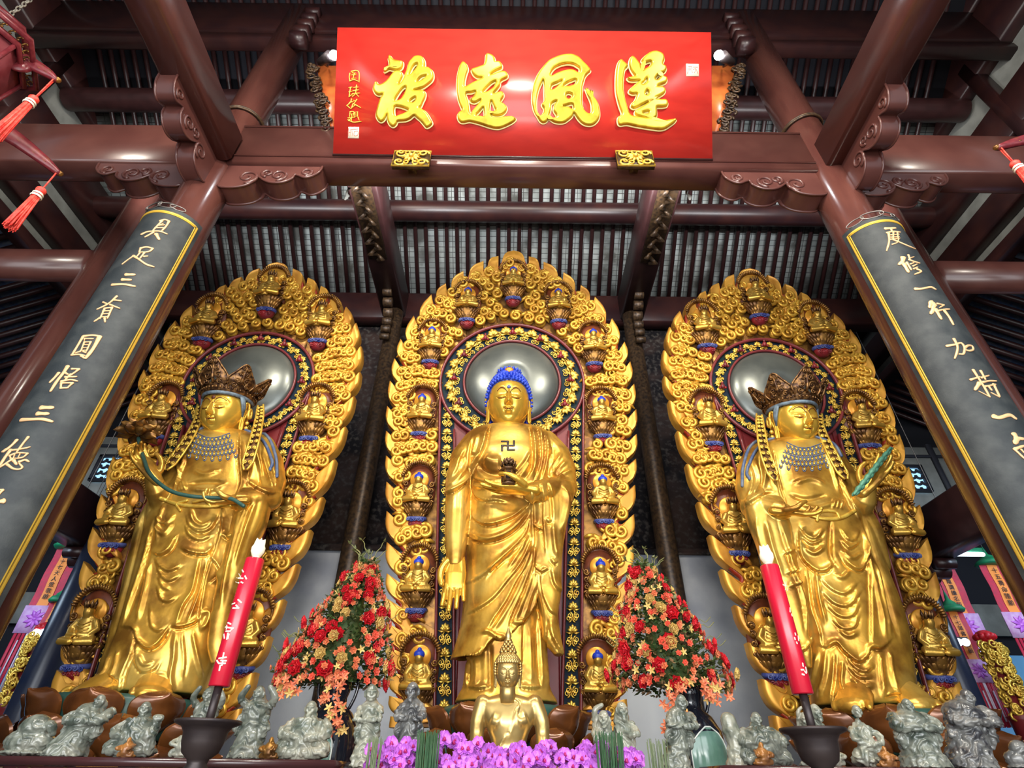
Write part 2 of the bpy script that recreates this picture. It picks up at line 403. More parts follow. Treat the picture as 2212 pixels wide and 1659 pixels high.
# lattice windows high on the far wall, bright scale-shaped openings
def lattice_window(n, cx, cz, w, h):
    fr = Geo(); t = .05; Y = 9.72
    for dz in (-h / 2, h / 2): fr.box((0, 0, dz), (w + t, .08, t))
    for dx in (-w / 2, w / 2): fr.box((dx, 0, 0), (t, .08, h))
    w_ = tag(fr.build('window_%d' % n, 'wall_far', smooth=False, loc=(cx, Y, cz)), kind='structure')
    g = Geo(); g.box((0, .06, 0), (w, .02, h)); g.build('pane', 'sky_light', w_, smooth=False)
    lt = Geo()
    r = h / 8
    for j in range(5):
        for i in range(int(w / (2 * r)) + 2):
            x = -w / 2 + (i + .5 * (j % 2)) * 2 * r; z = -h / 2 + j * 2 * r
            if x < -w / 2 or x > w / 2: continue
            a = np.linspace(pi, 2 * pi, 8); pts = [(max(-w / 2, min(w / 2, x + r * cos(t_))), 0, max(-h / 2, min(h / 2, z + r + r * sin(t_)))) for t_ in a]
            lt.tube(pts, .026, 6)
    lt.build('lattice', 'wall_far', w_)
for n, sx in ((1, -1), (2, 1)):
    sbox('wall_window_' + ('left' if sx < 0 else 'right'), 'plaster', (sx * 8.1, 9.85, 6.35), (2.6, .08, 1.7))
    lattice_window(n, sx * 7.75, 6.45, .75, .52)
for sx in (-1, 1):
    sbox('trim_%d' % (1 if sx < 0 else 2), 'wall_far', (sx * 8.55, 9.78, 6.45), (.10, .06, 1.6))
    sbox('trim_%d' % (3 if sx < 0 else 4), 'wall_far', (sx * 8.1, 9.79, 6.98), (2.4, .05, .05))

# ------------------------------------------------------------------ timber frame
def beam(name, label, c, size, m='lacquer', cat='beam', bev=.03, group=None, line=None):
    g = Geo(); x, y, z = np.array(size) / 2; b = bev
    ax = int(np.argmax(size))
    o2 = [i for i in range(3) if i != ax]
    h1, h2 = (np.array(size) / 2)[o2]
    prof = [(-h1 + b, -h2), (h1 - b, -h2), (h1, -h2 + b), (h1, h2 - b), (h1 - b, h2), (-h1 + b, h2), (-h1, h2 - b), (-h1, -h2 + b)]
    V = np.zeros((2, 8, 3))
    for i, s in enumerate((-1, 1)):
        V[i, :, ax] = s * size[ax] / 2
        V[i, :, o2[0]] = [p[0] for p in prof]; V[i, :, o2[1]] = [p[1] for p in prof]
    g.grid(V, wrap=True, caps=True)
    if line:
        for (dy, dz) in line:
            if ax == 0: g.box((0, dy, dz), (size[0], .02, .022))
            else: g.box((dy, 0, dz), (.02, size[1], .022))
    o = g.build(name, m, smooth=False, loc=c); return tag(o, label, cat, group)
def column(label, x, y, r, z0, z1, m='lacquer_col', name='timber_column'):
    t = thing(name, label, 'column', (x, y, z0))
    g = Geo(); g.lathe([(r, 0), (r, (z1 - z0) * .5), (r * .97, z1 - z0)], 48); g.build('shaft', m, t)
    b = Geo(); b.lathe([(r * 1.5, -.0), (r * 1.6, .10), (r * 1.5, .22), (r * 1.15, .28), (r * 1.0, .281)], 40); b.build('stone_base', 'floor_stone', t)
    return t
CXL, CXR = -3.72, 3.90
colL = column('thick red lacquered front column behind the left couplet board', CXL, 4.0, .245, 0, 12.2)
colR = column('thick red lacquered front column behind the right couplet board', CXR, 4.0, .245, 0, 12.2)
for sx, w in ((-1, 'left'), (1, 'right')):
    column('slim round red column beyond the %s couplet board' % w, sx * 5.68, 5.2, .17, 0, 9.6)
    column('navy dark column at the back behind the %s side banners' % w, (-5.66 if sx < 0 else 5.47), 7.5, .19, 0, 5.0, 'col_navy')
    column('dark round back column between the centre backplate and the %s backplate' % w, sx * 2.24, 7.7, .15, 0, 9.0, 'carve_dark')
# cable wrapped round each front column above the beam
for sx, cx, w in ((-1, CXL, 'left'), (1, CXR, 'right')):
    g = Geo(); a = np.linspace(0, 2 * pi, 48, endpoint=False)
    for k in range(2):
        g.tube([(.262 * cos(t), .262 * sin(t), .03 * k + .04 * sin(t + 1)) for t in a], .016, 6, closed=True)
    tag(g.build('cable_band', 'carve_dark', loc=(cx, 4, 8.75)), 'dark cable wrapped round the %s front column above the beam' % w, 'cable')
# tie beams at the front
beam('tie_beam', 'long red-brown tie beam carrying the red name board', ((CXL + CXR) / 2, 4.0, 8.05), (CXR - CXL - .4, .34, .86), line=[(-.175, -.30), (-.175, .36)])
for sx, cx, w in ((-1, CXL, 'left'), (1, CXR, 'right')):
    beam('tie_beam', 'dark tie beam running outward from the %s front column' % w, (cx + sx * 2.75, 4.0, 8.05), (5.1, .32, .84))
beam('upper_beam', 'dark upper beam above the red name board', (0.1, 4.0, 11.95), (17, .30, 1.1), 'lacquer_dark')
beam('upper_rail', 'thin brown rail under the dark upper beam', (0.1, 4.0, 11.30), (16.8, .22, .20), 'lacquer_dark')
for sx, cx, w in ((-1, -3.63, 'left'), (1, 3.96, 'right')):
    beam('depth_beam', 'huge red beam coming forward overhead from the %s front column' % w, (cx, 1.0, 7.87), (.37, 5.6, .54), bev=.04)
    beam('depth_beam', 'dark beam over the gap between the centre and %s backplates' % w, (sx * 2.30, 6.1, 9.10), (.44, 3.9, .62), 'rafter_dark')
    beam('outer_beam', 'round-edged red beam running outward from the slim %s column' % w, (sx * 7.7, 5.2, 7.24), (3.8, .36, .50), bev=.12)
    beam('eave_beam', 'black beam end behind the %s statue over the banners' % w, (sx * 5.95, 7.0, 4.43), (.34, 3.0, .66), 'rafter_dark')
    g = Geo()
    for k, (dy, dz, r) in enumerate([(0, 0, .14), (-.24, -.03, .11), (-.42, .02, .08)]):
        g.tube([(-.13, dy, dz), (.13, dy, dz)], r, 16)
    tag(g.build('beam_corbel', 'rafter_dark', loc=(sx * 5.95, 7.9, 4.02)), 'black scroll block under the %s beam end' % w, 'bracket')
    # gable framing along the depth
    for z, h in ((9.26, .48), (10.30, .76), (11.88, .96), (8.60, .22), (13.2, 1.5)):
        beam('gable_beam', 'dark beam on the %s gable wall at height %.1f metres' % (w, z) if False else
             {9.26: 'dark beam between the two pale strips of the %s gable', 10.30: 'wide dark beam above the upper pale strip of the %s gable',
              13.2: 'topmost dark timber of the %s gable', 11.88: 'uppermost lit beam of the %s gable', 8.60: 'thin dark beam along the foot of the %s gable'}[z] % w,
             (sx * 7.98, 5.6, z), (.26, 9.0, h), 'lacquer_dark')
    for y in (4.5,):
        beam('gable_post', '%s dark post on the %s gable wall' % ('front' if y < 5 else 'rear', w), (sx * 7.95, y, 10.2), (.22, .22, 3.2), 'lacquer_dark')
# purlins
def purlin(label, y, z, r, m='rafter_dark', x0=-8, x1=8):
    g = Geo(); g.tube([(x0, 0, 0), (x1, 0, 0)], r, 20, up=(0, 0, 1)); tag(g.build('purlin', m, loc=(0, y, z), angle=40), label, 'beam')
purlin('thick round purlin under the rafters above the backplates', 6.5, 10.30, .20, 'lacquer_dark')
purlin('round purlin hidden mostly behind the name board', 5.0, 11.35, .20)
beam('purlin_beam', 'square dark beam along the top of the back wall', (0, 7.95, 9.12), (16, .26, .70), 'lacquer_dark')
beam('wall_rail', 'narrow dark rail where the board panel meets the white wall', (0, 8.06, 4.36), (11.2, .06, .10), 'wall_board')
# rafters, each one an object sharing one mesh
def rafter_mesh():
    g = Geo(); y0, y1 = 8.3, 1.5; g.tube([(0, y0, roof_z(y0)), (0, y1, roof_z(y1))], .042, 10, up=(1, 0, 0)); return g.mesh('rafter')
rm = rafter_mesh(); rm.materials.append(MATS['rafter_dark'])
rm.polygons.foreach_set('use_smooth', np.ones(len(rm.polygons), bool))
for i in range(74):
    x = -7.48 + i * .205
    lab = 'thin dark rafter under the grey tiles ' + ('left of the left roof beam' if x < -2.1 else 'right of the right roof beam' if x > 2.1 else 'behind the centre backplate')
    tag(link('rafter', rm, loc=(x, 0, 0)), lab, 'rafter', 'rafters ' + ('of the left bay' if x < -2.1 else 'of the right bay' if x > 2.1 else 'of the middle bay'))
for sx, w in ((-1, 'left'), (1, 'right')):
    g = Geo(); g.tube([(sx * 8.05, 0, 9.24), (sx * 12.4, 0, 6.96)], .055, 8, up=(0, 1, 0)); am = g.mesh('rafter'); am.materials.append(MATS['rafter_dark'])
    for i in range(24):
        tag(link('rafter', am, loc=(0, 5.4 + i * .235, 0)), 'dark rafter of the %s aisle roof' % w, 'rafter', 'rafters of the %s aisle roof' % w)
# scroll-carved brackets
def spiral(c, r, turns=1.6, a0=0.0, hand=1, tr=.02, n=40, lift=0.0, taper=True):
    t = np.linspace(0, 1, n); rr = r * (1 - .86 * t); a = a0 + hand * 2 * pi * turns * t
    return np.stack([c[0] + rr * np.cos(a), c[1] + lift * t, c[2] + rr * np.sin(a)], 1), tr * (1 - .45 * t)
BR = [(0, 0), (0, -.42), (.06, -.45), (.20, -.45), (.32, -.41), (.39, -.33), (.40, -.24), (.45, -.25), (.52, -.31), (.62, -.35), (.74, -.34), (.83, -.27), (.85, -.19), (.90, -.20), (.98, -.24), (1.06, -.21), (1.13, -.12), (1.15, 0)]
def scroll_bracket(label, loc, rz, sc=1.0, th=.24, m='lacquer', drop=1.0):
    pr = [(a * sc, b * sc * drop) for a, b in BR]
    dn = spline(np.array(pr[1:]), 60); poly = np.vstack([[pr[0]], dn])
    g = Geo(); n = len(poly); V = np.array([(u, s * th / 2, w) for s in (-1, 1) for u, w in poly])
    i = np.arange(n); j = (i + 1) % n
    g.add(V, [np.stack([i, j, j + n, i + n], 1)])
    # faces as strips to the top edge
    top = np.array([(u, 0.0) for u, w in poly])
    for s, k in ((-1, 0), (1, 1)):
        Vf = np.zeros((n, 2, 3)); Vf[:, 0] = [(u, s * th / 2, w) for u, w in poly]; Vf[:, 1] = [(u, s * th / 2, w) for u, w in top]
        g.grid(Vf)
    o = g.build('scroll_bracket', m, angle=35, loc=loc); o.rotation_euler = (0, 0, rz)
    c = Geo()
    for s in (-1, 1):
        for (cx, cz, r, a0, h) in [(.30, -.25, .13, -pi / 2, 1), (.66, -.21, .11, -pi / 2, 1), (.52, -.17, .075, -pi / 2, -1), (.98, -.14, .08, -pi / 2, 1)]:
            p, tr = spiral((cx * sc, s * (th / 2 + .002), cz * sc * drop), r * sc, 1.5, a0, h, .022 * sc)
            c.tube(p, tr, 6)
        c.tube([(u, s * th / 2, w) for u, w in dn], .016 * sc, 6)
    c.build('carved_scroll', m, o)
    return tag(o, label, 'bracket')
scroll_bracket('scroll-carved bracket under the name-board beam at the left column', (CXL + .22, 4.0, 7.63), 0)
scroll_bracket('scroll-carved bracket under the name-board beam at the right column', (CXR - .22, 4.0, 7.63), pi)
scroll_bracket('scroll-carved bracket under the outer beam beyond the left column', (CXL - .22, 4.0, 7.64), pi, m='lacquer')
scroll_bracket('scroll-carved bracket under the outer beam beyond the right column', (CXR + .22, 4.0, 7.64), 0, m='lacquer')
scroll_bracket('curled bracket under the huge overhead beam by the left column', (-3.70, 3.80, 7.64), -pi / 2, .86, .20, drop=1.35)
scroll_bracket('curled bracket under the huge overhead beam by the right column', (4.03, 3.80, 7.64), -pi / 2, .86, .20, drop=1.35)
for sx, w in ((-1, 'left'), (1, 'right')):
    g = Geo(); rg = random.Random(3)
    for k in range(16):
        y = -.9 + k * .12; g.tube([(0.0, y, -.04), (.10 * (1 if k % 2 else -1), y + .05, -.11 - .03 * rg.random()), (0, y + .1, -.05)], .035, 6)
    g.box((0, 0, -.02), (.30, 2.0, .06))
    tag(g.build('carved_soffit', 'carve_dark', loc=(sx * 2.30, 5.3, 8.75)), 'strip of small dark carving under the roof beam %s of the centre' % w, 'carving')
    g = Geo()
    for k, (dy, dz, r) in enumerate([(.0, 0, .10), (-.16, .12, .09), (-.30, .24, .08), (.02, -.20, .08), (.02, -.38, .07), (.03, -.55, .06)]):
        g.tube([(-.08, dy, dz), (.08, dy, dz)], r, 14)
    tag(g.build('drop_corbel', 'carve_dark', loc=(sx * 2.30, 7.45, 8.55)), 'dark carved drop under the inner end of the %s roof beam' % w, 'bracket')
    # dark carved bracket-arms standing by the upper column
    g = Geo()
    for k in range(5):
        g.tube([(-.11, 0, k * .26), (.11, 0, k * .26)], .13 - .012 * k, 16)
    tag(g.build('upper_corbel', 'lacquer_dark', loc=((CXL if sx < 0 else CXR) - sx * .32, 3.8, 10.9)), 'dark curled corbel high beside the %s column under the upper beam' % w, 'bracket')
# ================================================================== name board
_b = P(1131, 337, 3.79); _wb = (_b - CC) @ CF
_d = ray(1131, 64.5); _t = CC + _d / (_d @ CF) * (_wb * 1.016)
PU = np.array([1.0, 0, 0]); PV = _t - _b; PV[0] = 0; PH = np.linalg.norm(PV); PV /= PH; PN = np.cross(PU, PV)   # PN faces the hall
def onplq(px, py):
    d = ray(px, py); k = ((_b - CC) @ PN) / (d @ PN); q = CC + d * k - _b; return np.array([q @ PU, q @ PV])
PM = Matrix(((PU[0], PV[0], PN[0], _b[0]), (PU[1], PV[1], PN[1], _b[1]), (PU[2], PV[2], PN[2], _b[2]), (0, 0, 0, 1)))
plq = thing('name_board', 'large red name board with four gold characters, leaning forward over the centre', 'sign')
plq.matrix_world = PM
c0, c1, c2, c3 = onplq(728, 66), onplq(1535, 63), onplq(1540, 340), onplq(720, 335)
x0, x1, y0, y1 = (c0[0] + c3[0]) / 2, (c1[0] + c2[0]) / 2, (c2[1] + c3[1]) / 2, (c0[1] + c1[1]) / 2
g = Geo(); g.box(((x0 + x1) / 2, (y0 + y1) / 2, -.03), (x1 - x0, y1 - y0, .06)); g.build('board', 'plaque_red', plq, smooth=False)
g = Geo(); g.box(((x0 + x1) / 2, y0 - .012, -.03), (x1 - x0 + .01, .024, .07)); g.build('bottom_edge', 'lacquer_dark', plq, smooth=False)
def char_outline(name, org, sc, polys, parent, conv, extr=.03, bev=.028, m='char_gold', zoff=.0):
    cu = bpy.data.curves.new(name, 'CURVE'); cu.dimensions = '2D'; cu.fill_mode = 'BOTH'
    cu.extrude = extr; cu.bevel_depth = bev; cu.bevel_resolution = 2; cu.offset = -bev
    for pts in polys:
        q = [conv(org[0] + a / sc, org[1] + b / sc) for a, b in pts]
        q = spline(q, len(q) * 4, closed=True)
        s = cu.splines.new('POLY'); s.points.add(len(q) - 1); s.use_cyclic_u = True
        for p_, c_ in zip(s.points, q): p_.co = (c_[0], c_[1], 0, 1)
    o = bpy.data.objects.new('tmp', cu); COL.objects.link(o)
    me = bpy.data.meshes.new_from_object(o.evaluated_get(bpy.context.evaluated_depsgraph_get())); bpy.data.objects.remove(o)
    me.materials.clear(); me.materials.append(MATS[m]); me.name = name
    return link(name, me, parent, (0, 0, zoff))
CH = [
 ((800, 110), 9.219, [
  [(400,130),(440,175),(500,222),(590,240),(650,250),(665,290),(655,350),(620,400),(540,425),(460,420),(390,405),(320,440),(285,450),(330,390),(385,340),(380,260),(370,190)],
  [(560,440),(620,455),(650,500),(650,555),(600,660),(590,700),(640,650),(690,560),(700,500),(740,410),(770,290),(830,210),(890,155),(970,140),(1040,160),(1090,230),(1100,310),(1095,362),(1160,370),(1230,420),(1265,490),(1265,570),(1230,640),(1150,710),(1060,770),(960,800),(870,825),(930,828),(1000,815),(1070,830),(1110,880),(1100,960),(1060,1050),(1020,1140),(985,1170),(1080,1220),(1150,1290),(1200,1370),(1240,1450),(1230,1500),(1160,1550),(1110,1550),(1060,1490),(1000,1420),(940,1370),(880,1325),(810,1380),(720,1420),(620,1430),(550,1440),(530,1490),(480,1535),(430,1530),(380,1480),(350,1400),(350,1290),(300,1390),(240,1440),(190,1430),(140,1370),(125,1290),(150,1180),(180,1080),(210,990),(265,905),(180,915),(110,880),(70,800),(85,720),(130,650),(170,700),(220,710),(290,670),(370,600),(430,520),(490,455)],
  [(940,300),(950,330),(910,400),(860,460),(790,520),(830,410),(870,340),(905,305)],
  [(1080,540),(1125,535),(1060,610),(980,650),(945,660),(990,590),(1040,550)],
  [(700,755),(725,790),(690,880),(640,970),(590,1015),(500,1035),(530,960),(580,880),(640,800)],
  [(900,960),(915,1000),(870,1060),(820,1065),(800,1035),(850,990)],
  [(500,1145),(580,1145),(660,1165),(765,1215),(700,1270),(600,1310),(510,1335),(485,1240)]]),
 ((980, 110), 9.219, [
  [(190,260),(240,285),(280,350),(290,410),(260,500),(235,600),(225,700),(235,750),(330,700),(430,650),(520,610),(570,575),(480,570),(410,530),(370,470),(360,410),(450,375),(540,345),(600,320),(630,250),(640,150),(660,100),(720,105),(790,140),(825,200),(835,255),(900,250),(950,290),(970,350),(950,390),(860,430),(790,470),(740,520),(850,480),(940,455),(1010,450),(1060,480),(1080,540),(1050,580),(970,620),(930,660),(925,720),(880,790),(830,850),(790,895),(870,870),(940,850),(985,870),(1000,930),(970,990),(940,1045),(1000,1090),(1050,1140),(1060,1200),(1020,1270),(950,1315),(870,1330),(790,1320),(740,1295),(770,1350),(880,1360),(1000,1350),(1100,1340),(1170,1345),(1240,1390),(1190,1450),(1100,1500),(1000,1545),(900,1575),(800,1570),(680,1540),(560,1500),(440,1465),(320,1440),(210,1460),(150,1455),(100,1410),(80,1330),(110,1260),(170,1215),(140,1130),(100,1020),(75,880),(65,700),(75,560),(100,430),(140,310)],
  [(850,645),(800,750),(740,810),(650,860),(585,860),(650,780),(720,710),(780,665)],
  [(250,885),(350,870),(445,845),(400,940),(325,1020),(380,1065),(450,1060),(550,1005),(490,1100),(420,1180),(370,1240),(350,1290),(320,1240),(310,1140),(290,1030)],
  [(590,1160),(605,1200),(610,1335),(540,1335),(450,1320),(520,1240)],
  [(750,1030),(790,1100),(820,1180),(840,1215),(780,1248),(720,1240),(725,1120)]]),
 ((1140, 110), 9.219, [
  [(820,110),(920,125),(1020,175),(1110,270),(1190,350),(1245,430),(1190,490),(1140,550),(1110,640),(1080,750),(1075,860),(1070,980),(1075,1100),(1110,1200),(1160,1260),(1220,1285),(1260,1250),(1260,1120),(1230,1010),(1180,900),(1140,790),(1190,850),(1215,900),(1205,830),(1250,910),(1245,840),(1300,940),(1370,1040),(1410,1160),(1425,1300),(1400,1400),(1330,1480),(1240,1515),(1130,1500),(1050,1450),(980,1370),(915,1275),(880,1340),(800,1410),(720,1460),(620,1470),(520,1450),(440,1400),(410,1380),(370,1440),(300,1465),(240,1430),(190,1350),(130,1250),(95,1130),(80,980),(95,820),(125,680),(190,520),(290,370),(410,240),(540,170),(680,125)],
  [(800,290),(900,305),(980,350),(1025,390),(1010,475),(920,430),(840,415),(740,430),(640,460),(550,500),(465,540),(455,480),(520,390),(620,330),(720,300)],
  [(305,620),(325,720),(325,900),(325,1030),(275,1110),(320,1190),(300,1280),(240,1325),(190,1280),(170,1170),(170,1030),(190,900),(220,790),(265,690)],
  [(685,625),(600,730),(500,810),(460,800),(480,720),(570,680)],
  [(960,610),(925,705),(820,740),(700,750),(760,690),(850,640)],
  [(820,880),(875,910),(860,965),(800,995),(755,950),(765,895)],
  [(580,1030),(530,1110),(510,1220),(570,1340),(425,1375),(430,1290),(460,1180),(470,1090)],
  [(885,1095),(895,1195),(800,1155),(695,1148),(780,1115)]]),
 ((1320, 100), 8.731, [
  [(170,290),(240,340),(305,410),(250,480),(225,600),(215,750),(225,900),(260,1060),(300,1200),(340,1310),(420,1355),(560,1375),(640,1390),(540,1362),(450,1325),(440,1260),(520,1200),(600,1150),(690,1090),(600,1130),(500,1180),(420,1205),(360,1170),(380,1110),(430,1060),(470,970),(475,930),(390,935),(325,900),(340,850),(420,780),(500,710),(530,685),(420,690),(330,680),(295,635),(360,622),(440,600),(420,570),(360,480),(330,380),(340,290),(380,230),(440,260),(500,330),(540,400),(565,470),(590,360),(560,300),(640,210),(720,155),(810,130),(900,150),(970,200),(990,280),(965,375),(1020,420),(1025,480),(990,530),(900,570),(960,590),(1040,640),(1020,720),(930,760),(860,800),(950,800),(1010,850),(990,920),(900,980),(820,1025),(930,1040),(1010,1040),(1055,1090),(1040,1160),(960,1180),(850,1190),(850,1290),(840,1370),(790,1415),(880,1432),(1000,1430),(1100,1415),(1210,1405),(1190,1460),(1100,1530),(1000,1590),(900,1605),(760,1590),(600,1565),(430,1535),(280,1505),(160,1520),(120,1470),(120,1380),(190,1310),(150,1180),(110,1040),(80,880),(75,700),(85,520),(110,380)],
  [(575,495),(590,400),(650,350),(730,325),(745,360),(700,425),(620,470)],
  [(665,640),(660,710),(600,755),(565,745),(620,690)],
  [(670,870),(695,920),(655,960),(630,930)],
  [(885,570),(915,610),(850,670),(825,650)],
  [(700,1262),(680,1305),(620,1312),(585,1290),(650,1268)]])]
CHN = ['character_covering', 'character_far', 'character_wind', 'character_lotus']
for (org, sc, polys), nm in zip(CH, CHN):
    rim = char_outline('gilt_rim', org, sc, polys[:1], None, onplq, .004, .012, 'char_rim')
    ch = char_outline(nm, org, sc, polys, plq, onplq, .012, .026, 'char_gold', .03)
    # thin bright outline sitting on the board round the character
    bpy.data.objects.remove(rim)
    rg_ = Geo()
    for pts in polys:
        q = np.array([onplq(org[0] + a / sc, org[1] + b / sc) for a, b in pts]); q = spline(q, len(q) * 4, closed=True)
        rg_.tube(np.column_stack([q, np.full(len(q), -.018)]), .013, 5, closed=True)
    rg_.build('gilt_outline', 'char_rim', ch)
def strokes(g, S, org, sc, conv, thick=.010, wscale=1.0):
    """conv(px,py) -> (point, normal, metres per pixel)"""
    for st in S:
        w0 = st[-1]; pts = np.array(st[:-1], float)
        ln = np.linalg.norm(np.diff(pts, axis=0), axis=1).sum()
        q = spline(pts, max(6, int(ln / 12))) if len(pts) > 2 else pts[0] + (pts[1] - pts[0]) * np.linspace(0, 1, max(5, int(ln / 15)))[:, None]
        t = np.linspace(0, 1, len(q)); w = w0 * (1.0 - .30 * np.sin(pi * t)) * (1 - .45 * np.clip((t - .75) / .25, 0, 1))
        P3, N3, R3 = [], [], []
        for (a, b), ww in zip(q, w):
            p, n, mp = conv(org[0] + a / sc, org[1] + b / sc); P3.append(p); N3.append(n); R3.append((max(ww / sc * mp / 2 * wscale, .004), thick))
        g.tube(P3, np.array(R3), 8, up=np.array(N3), cap='round')
def convp(px, py):
    q = onplq(px, py); return np.array([q[0], q[1], .004]), np.array([0, 0, 1.0]), (x1 - x0) / 812.0
INS = [('character_round', [[(205,190),(195,270),(205,345),26],[(240,150),(340,130),(400,180),(400,370),30],[(205,350),(290,325),(390,360),26],[(260,180),(330,190),22],[(250,225),(330,220),22],[(300,190),(275,290),24],[(250,300),(340,290),20]]),
 ('character_jade', [[(190,490),(250,480),26],[(220,490),(190,670),26],[(190,580),(240,570),24],[(190,680),(250,640),24],[(290,490),(380,480),24],[(345,440),(340,520),26],[(270,560),(390,540),24],[(260,620),(410,605),26],[(340,520),(320,620),(260,680),26],[(340,620),(390,680),26]]),
 ('character_respect', [[(240,730),(220,800),(140,870),28],[(160,880),(230,930),(270,830),26],[(290,760),(330,780),24],[(350,740),(300,820),28],[(280,830),(430,910),32],[(330,850),(250,910),24],[(200,800),(270,790),24]]),
 ('character_inscribe', [[(210,1000),(200,1100),22],[(210,1000),(290,1000),(270,1100),24],[(200,1050),(280,1050),20],[(170,1130),(290,1120),24],[(240,1130),(180,1190),24],[(170,1170),(280,1220),(440,1200),32],[(310,1010),(370,1000),20],[(310,1050),(370,1050),20],[(310,1095),(370,1090),20],[(310,1010),(310,1120),20],[(370,1010),(370,1100),20],[(380,1120),(400,1170),24],[(240,1060),(240,1190),20]])]
for nm, S in INS:
    g = Geo(); strokes(g, S, (735, 140), 9.76, convp, .012); g.build(nm, 'line_gold', plq)
for (a, b, c_, d_), nm, marks in (((752, 275, 776, 299), 'lower_seal', [[(180,1350),(185,1510),16],[(160+25,1430),(215,1430),14],[(225,1370),(230,1500),14],[(235,1380),(290,1370),14],[(250,1400),(270,1500),14],[(300,1370),(380,1360),14],[(300,1420),(300,1500),(370,1490),(375,1410),(300,1415),14]]),
                                  ((1482, 139, 1509, 165), 'upper_seal', None)):
    p, q = onplq(a, d_), onplq(c_, b); s_ = Geo(); s_.box(((p[0] + q[0]) / 2, (p[1] + q[1]) / 2, .003), (q[0] - p[0], q[1] - p[1], .010)); so = s_.build(nm, 'seal_cream', plq, smooth=False)
    g = Geo()
    if marks: strokes(g, marks, (735, 140), 9.76, lambda px, py: (np.array([*onplq(px, py), .009]), np.array([0, 0, 1.0]), 6e-3), .003, .8)
    else: strokes(g, [[(210,600),(190,850),(150,980),40],[(210,500),(440,480),(470,650),(480,850),(520,920),40],[(330,560),(330,790),36],[(290,680),(380,680),36],[(560,530),(880,530),30],[(550,720),(740,620),(700,800),(640,950),40],[(780,700),(900,970),40]], (1480, 130), 33.2, lambda px, py: (np.array([*onplq(px, py), .009]), np.array([0, 0, 1.0]), 6e-3), .003)
    g.build('seal_mark', 'seal_mark', so)
# gilt brackets holding the board
def curl(g, c, r, hand, a0, tr, ax=1, lift=.03, n=26, turns=1.5, seg=6):
    t = np.linspace(0, 1, n); rr = r * (1 - .84 * t); a = a0 + hand * 2 * pi * turns * t
    p = np.stack([c[0] + rr * np.cos(a), c[1] - lift * t, c[2] + rr * np.sin(a)], 1)
    g.tube(p, tr * (1 - .4 * t), seg, cap='flat')
for (px, w) in ((889, 'left'), (1372, 'right')):
    c = P(px, 342, 3.72); t = thing('board_bracket', 'gilt openwork bracket under the %s end of the red name board' % w, 'bracket', tuple(c))
    g = Geo(); g.box((0, .03, 0), (.44, .05, .30)); g.build('backing', 'carve_dark', t, smooth=False)
    g = Geo()
    g.tube([(-.22, 0, -.15), (.22, 0, -.15), (.22, 0, .15), (-.22, 0, .15)], .012, 6, closed=True)
    for s in (-1, 1):
        for z in (-.09, .09):
            curl(g, (s * .14, 0, z), .065, s, 0, .016); curl(g, (s * .05, 0, z * 1.1), .04, -s, 1, .013)
    for a in np.linspace(0, 2 * pi, 10, endpoint=False):
        g.tube([(0, -.03, 0), (.07 * cos(a), -.02, .06 * sin(a)), (.12 * cos(a), .0, .09 * sin(a))], [.006, .02, .004], 6)
    g.sphere((0, -.04, 0), (.03, .03, .03)); g.build('openwork', 'gold_leaf', t)
    g = Geo(); g.box((0, .09, -.02), (.10, .14, .10)); g.build('support', 'lacquer_dark', t, smooth=False)
# side wings, light on the corbels put into their orange, and spot lamps
for s, px0, px1, px2, w in ((-1, 683, 728, 712, 'left'), (1, 1590, 1538, 1558, 'right')):
    t = thing('carved_wing', 'lit corbel piece coloured orange with dark carved edge behind the %s end of the name board' % w, 'carving')
    a, b, c, d = P(px0, 142, 3.74), P(px1, 142, 3.74), P(px1 + s * 0, 294, 3.90), P(px2 - s * 6, 294, 3.90)
    V = [a, b, c, d]; V = V + [v + np.array([0, .05, 0]) for v in V]
    g = Geo(); g.add(V, [np.array([[0, 1, 2, 3], [7, 6, 5, 4], [0, 4, 5, 1], [1, 5, 6, 2], [2, 6, 7, 3], [3, 7, 4, 0]])]); g.build('board', 'corbel_lit_orange', t, smooth=False)
    g = Geo(); rg = random.Random(5)
    for k in range(34):
        u = k / 33; p = a + (d - a) * u + np.array([s * rg.uniform(0, .10), rg.uniform(-.05, .05), 0])
        curl(g, p, .05 + .03 * rg.random(), rg.choice((-1, 1)), rg.random() * 6, .018, seg=5, n=14)
    g.build('carved_edge', 'carve_dark', t)
    lp = thing('spot_lamp', 'small bright spot lamp at the top %s corner of the name board' % w, 'lamp')
    c = P(718 if s < 0 else 1556, 122, 3.35)
    g = Geo(); g.tube([c + np.array([s * .22, .12, .10]), c + np.array([s * .03, 0, .01])], [.05, .075], 14); g.build('housing', 'iron_dark', lp)
    g = Geo(); g.sphere(c + np.array([-s * .03, -.02, -.01]), .062); g.build('bulb', 'spot_light', lp)
    g = Geo(); g.tube([c + np.array([s * .2, .12, .1]), c + np.array([s * .26, .35, .5])], .015, 6); g.build('arm', 'iron_dark', lp)
    L_ = bpy.data.lights.new('spot_glow', 'POINT'); L_.energy = 18; L_.color = (.9, .95, 1); L_.shadow_soft_size = .08
    lo = bpy.data.objects.new('spot_glow', L_); COL.objects.link(lo); lo.location = tuple(c + np.array([-s * .10, -.14, -.05]))
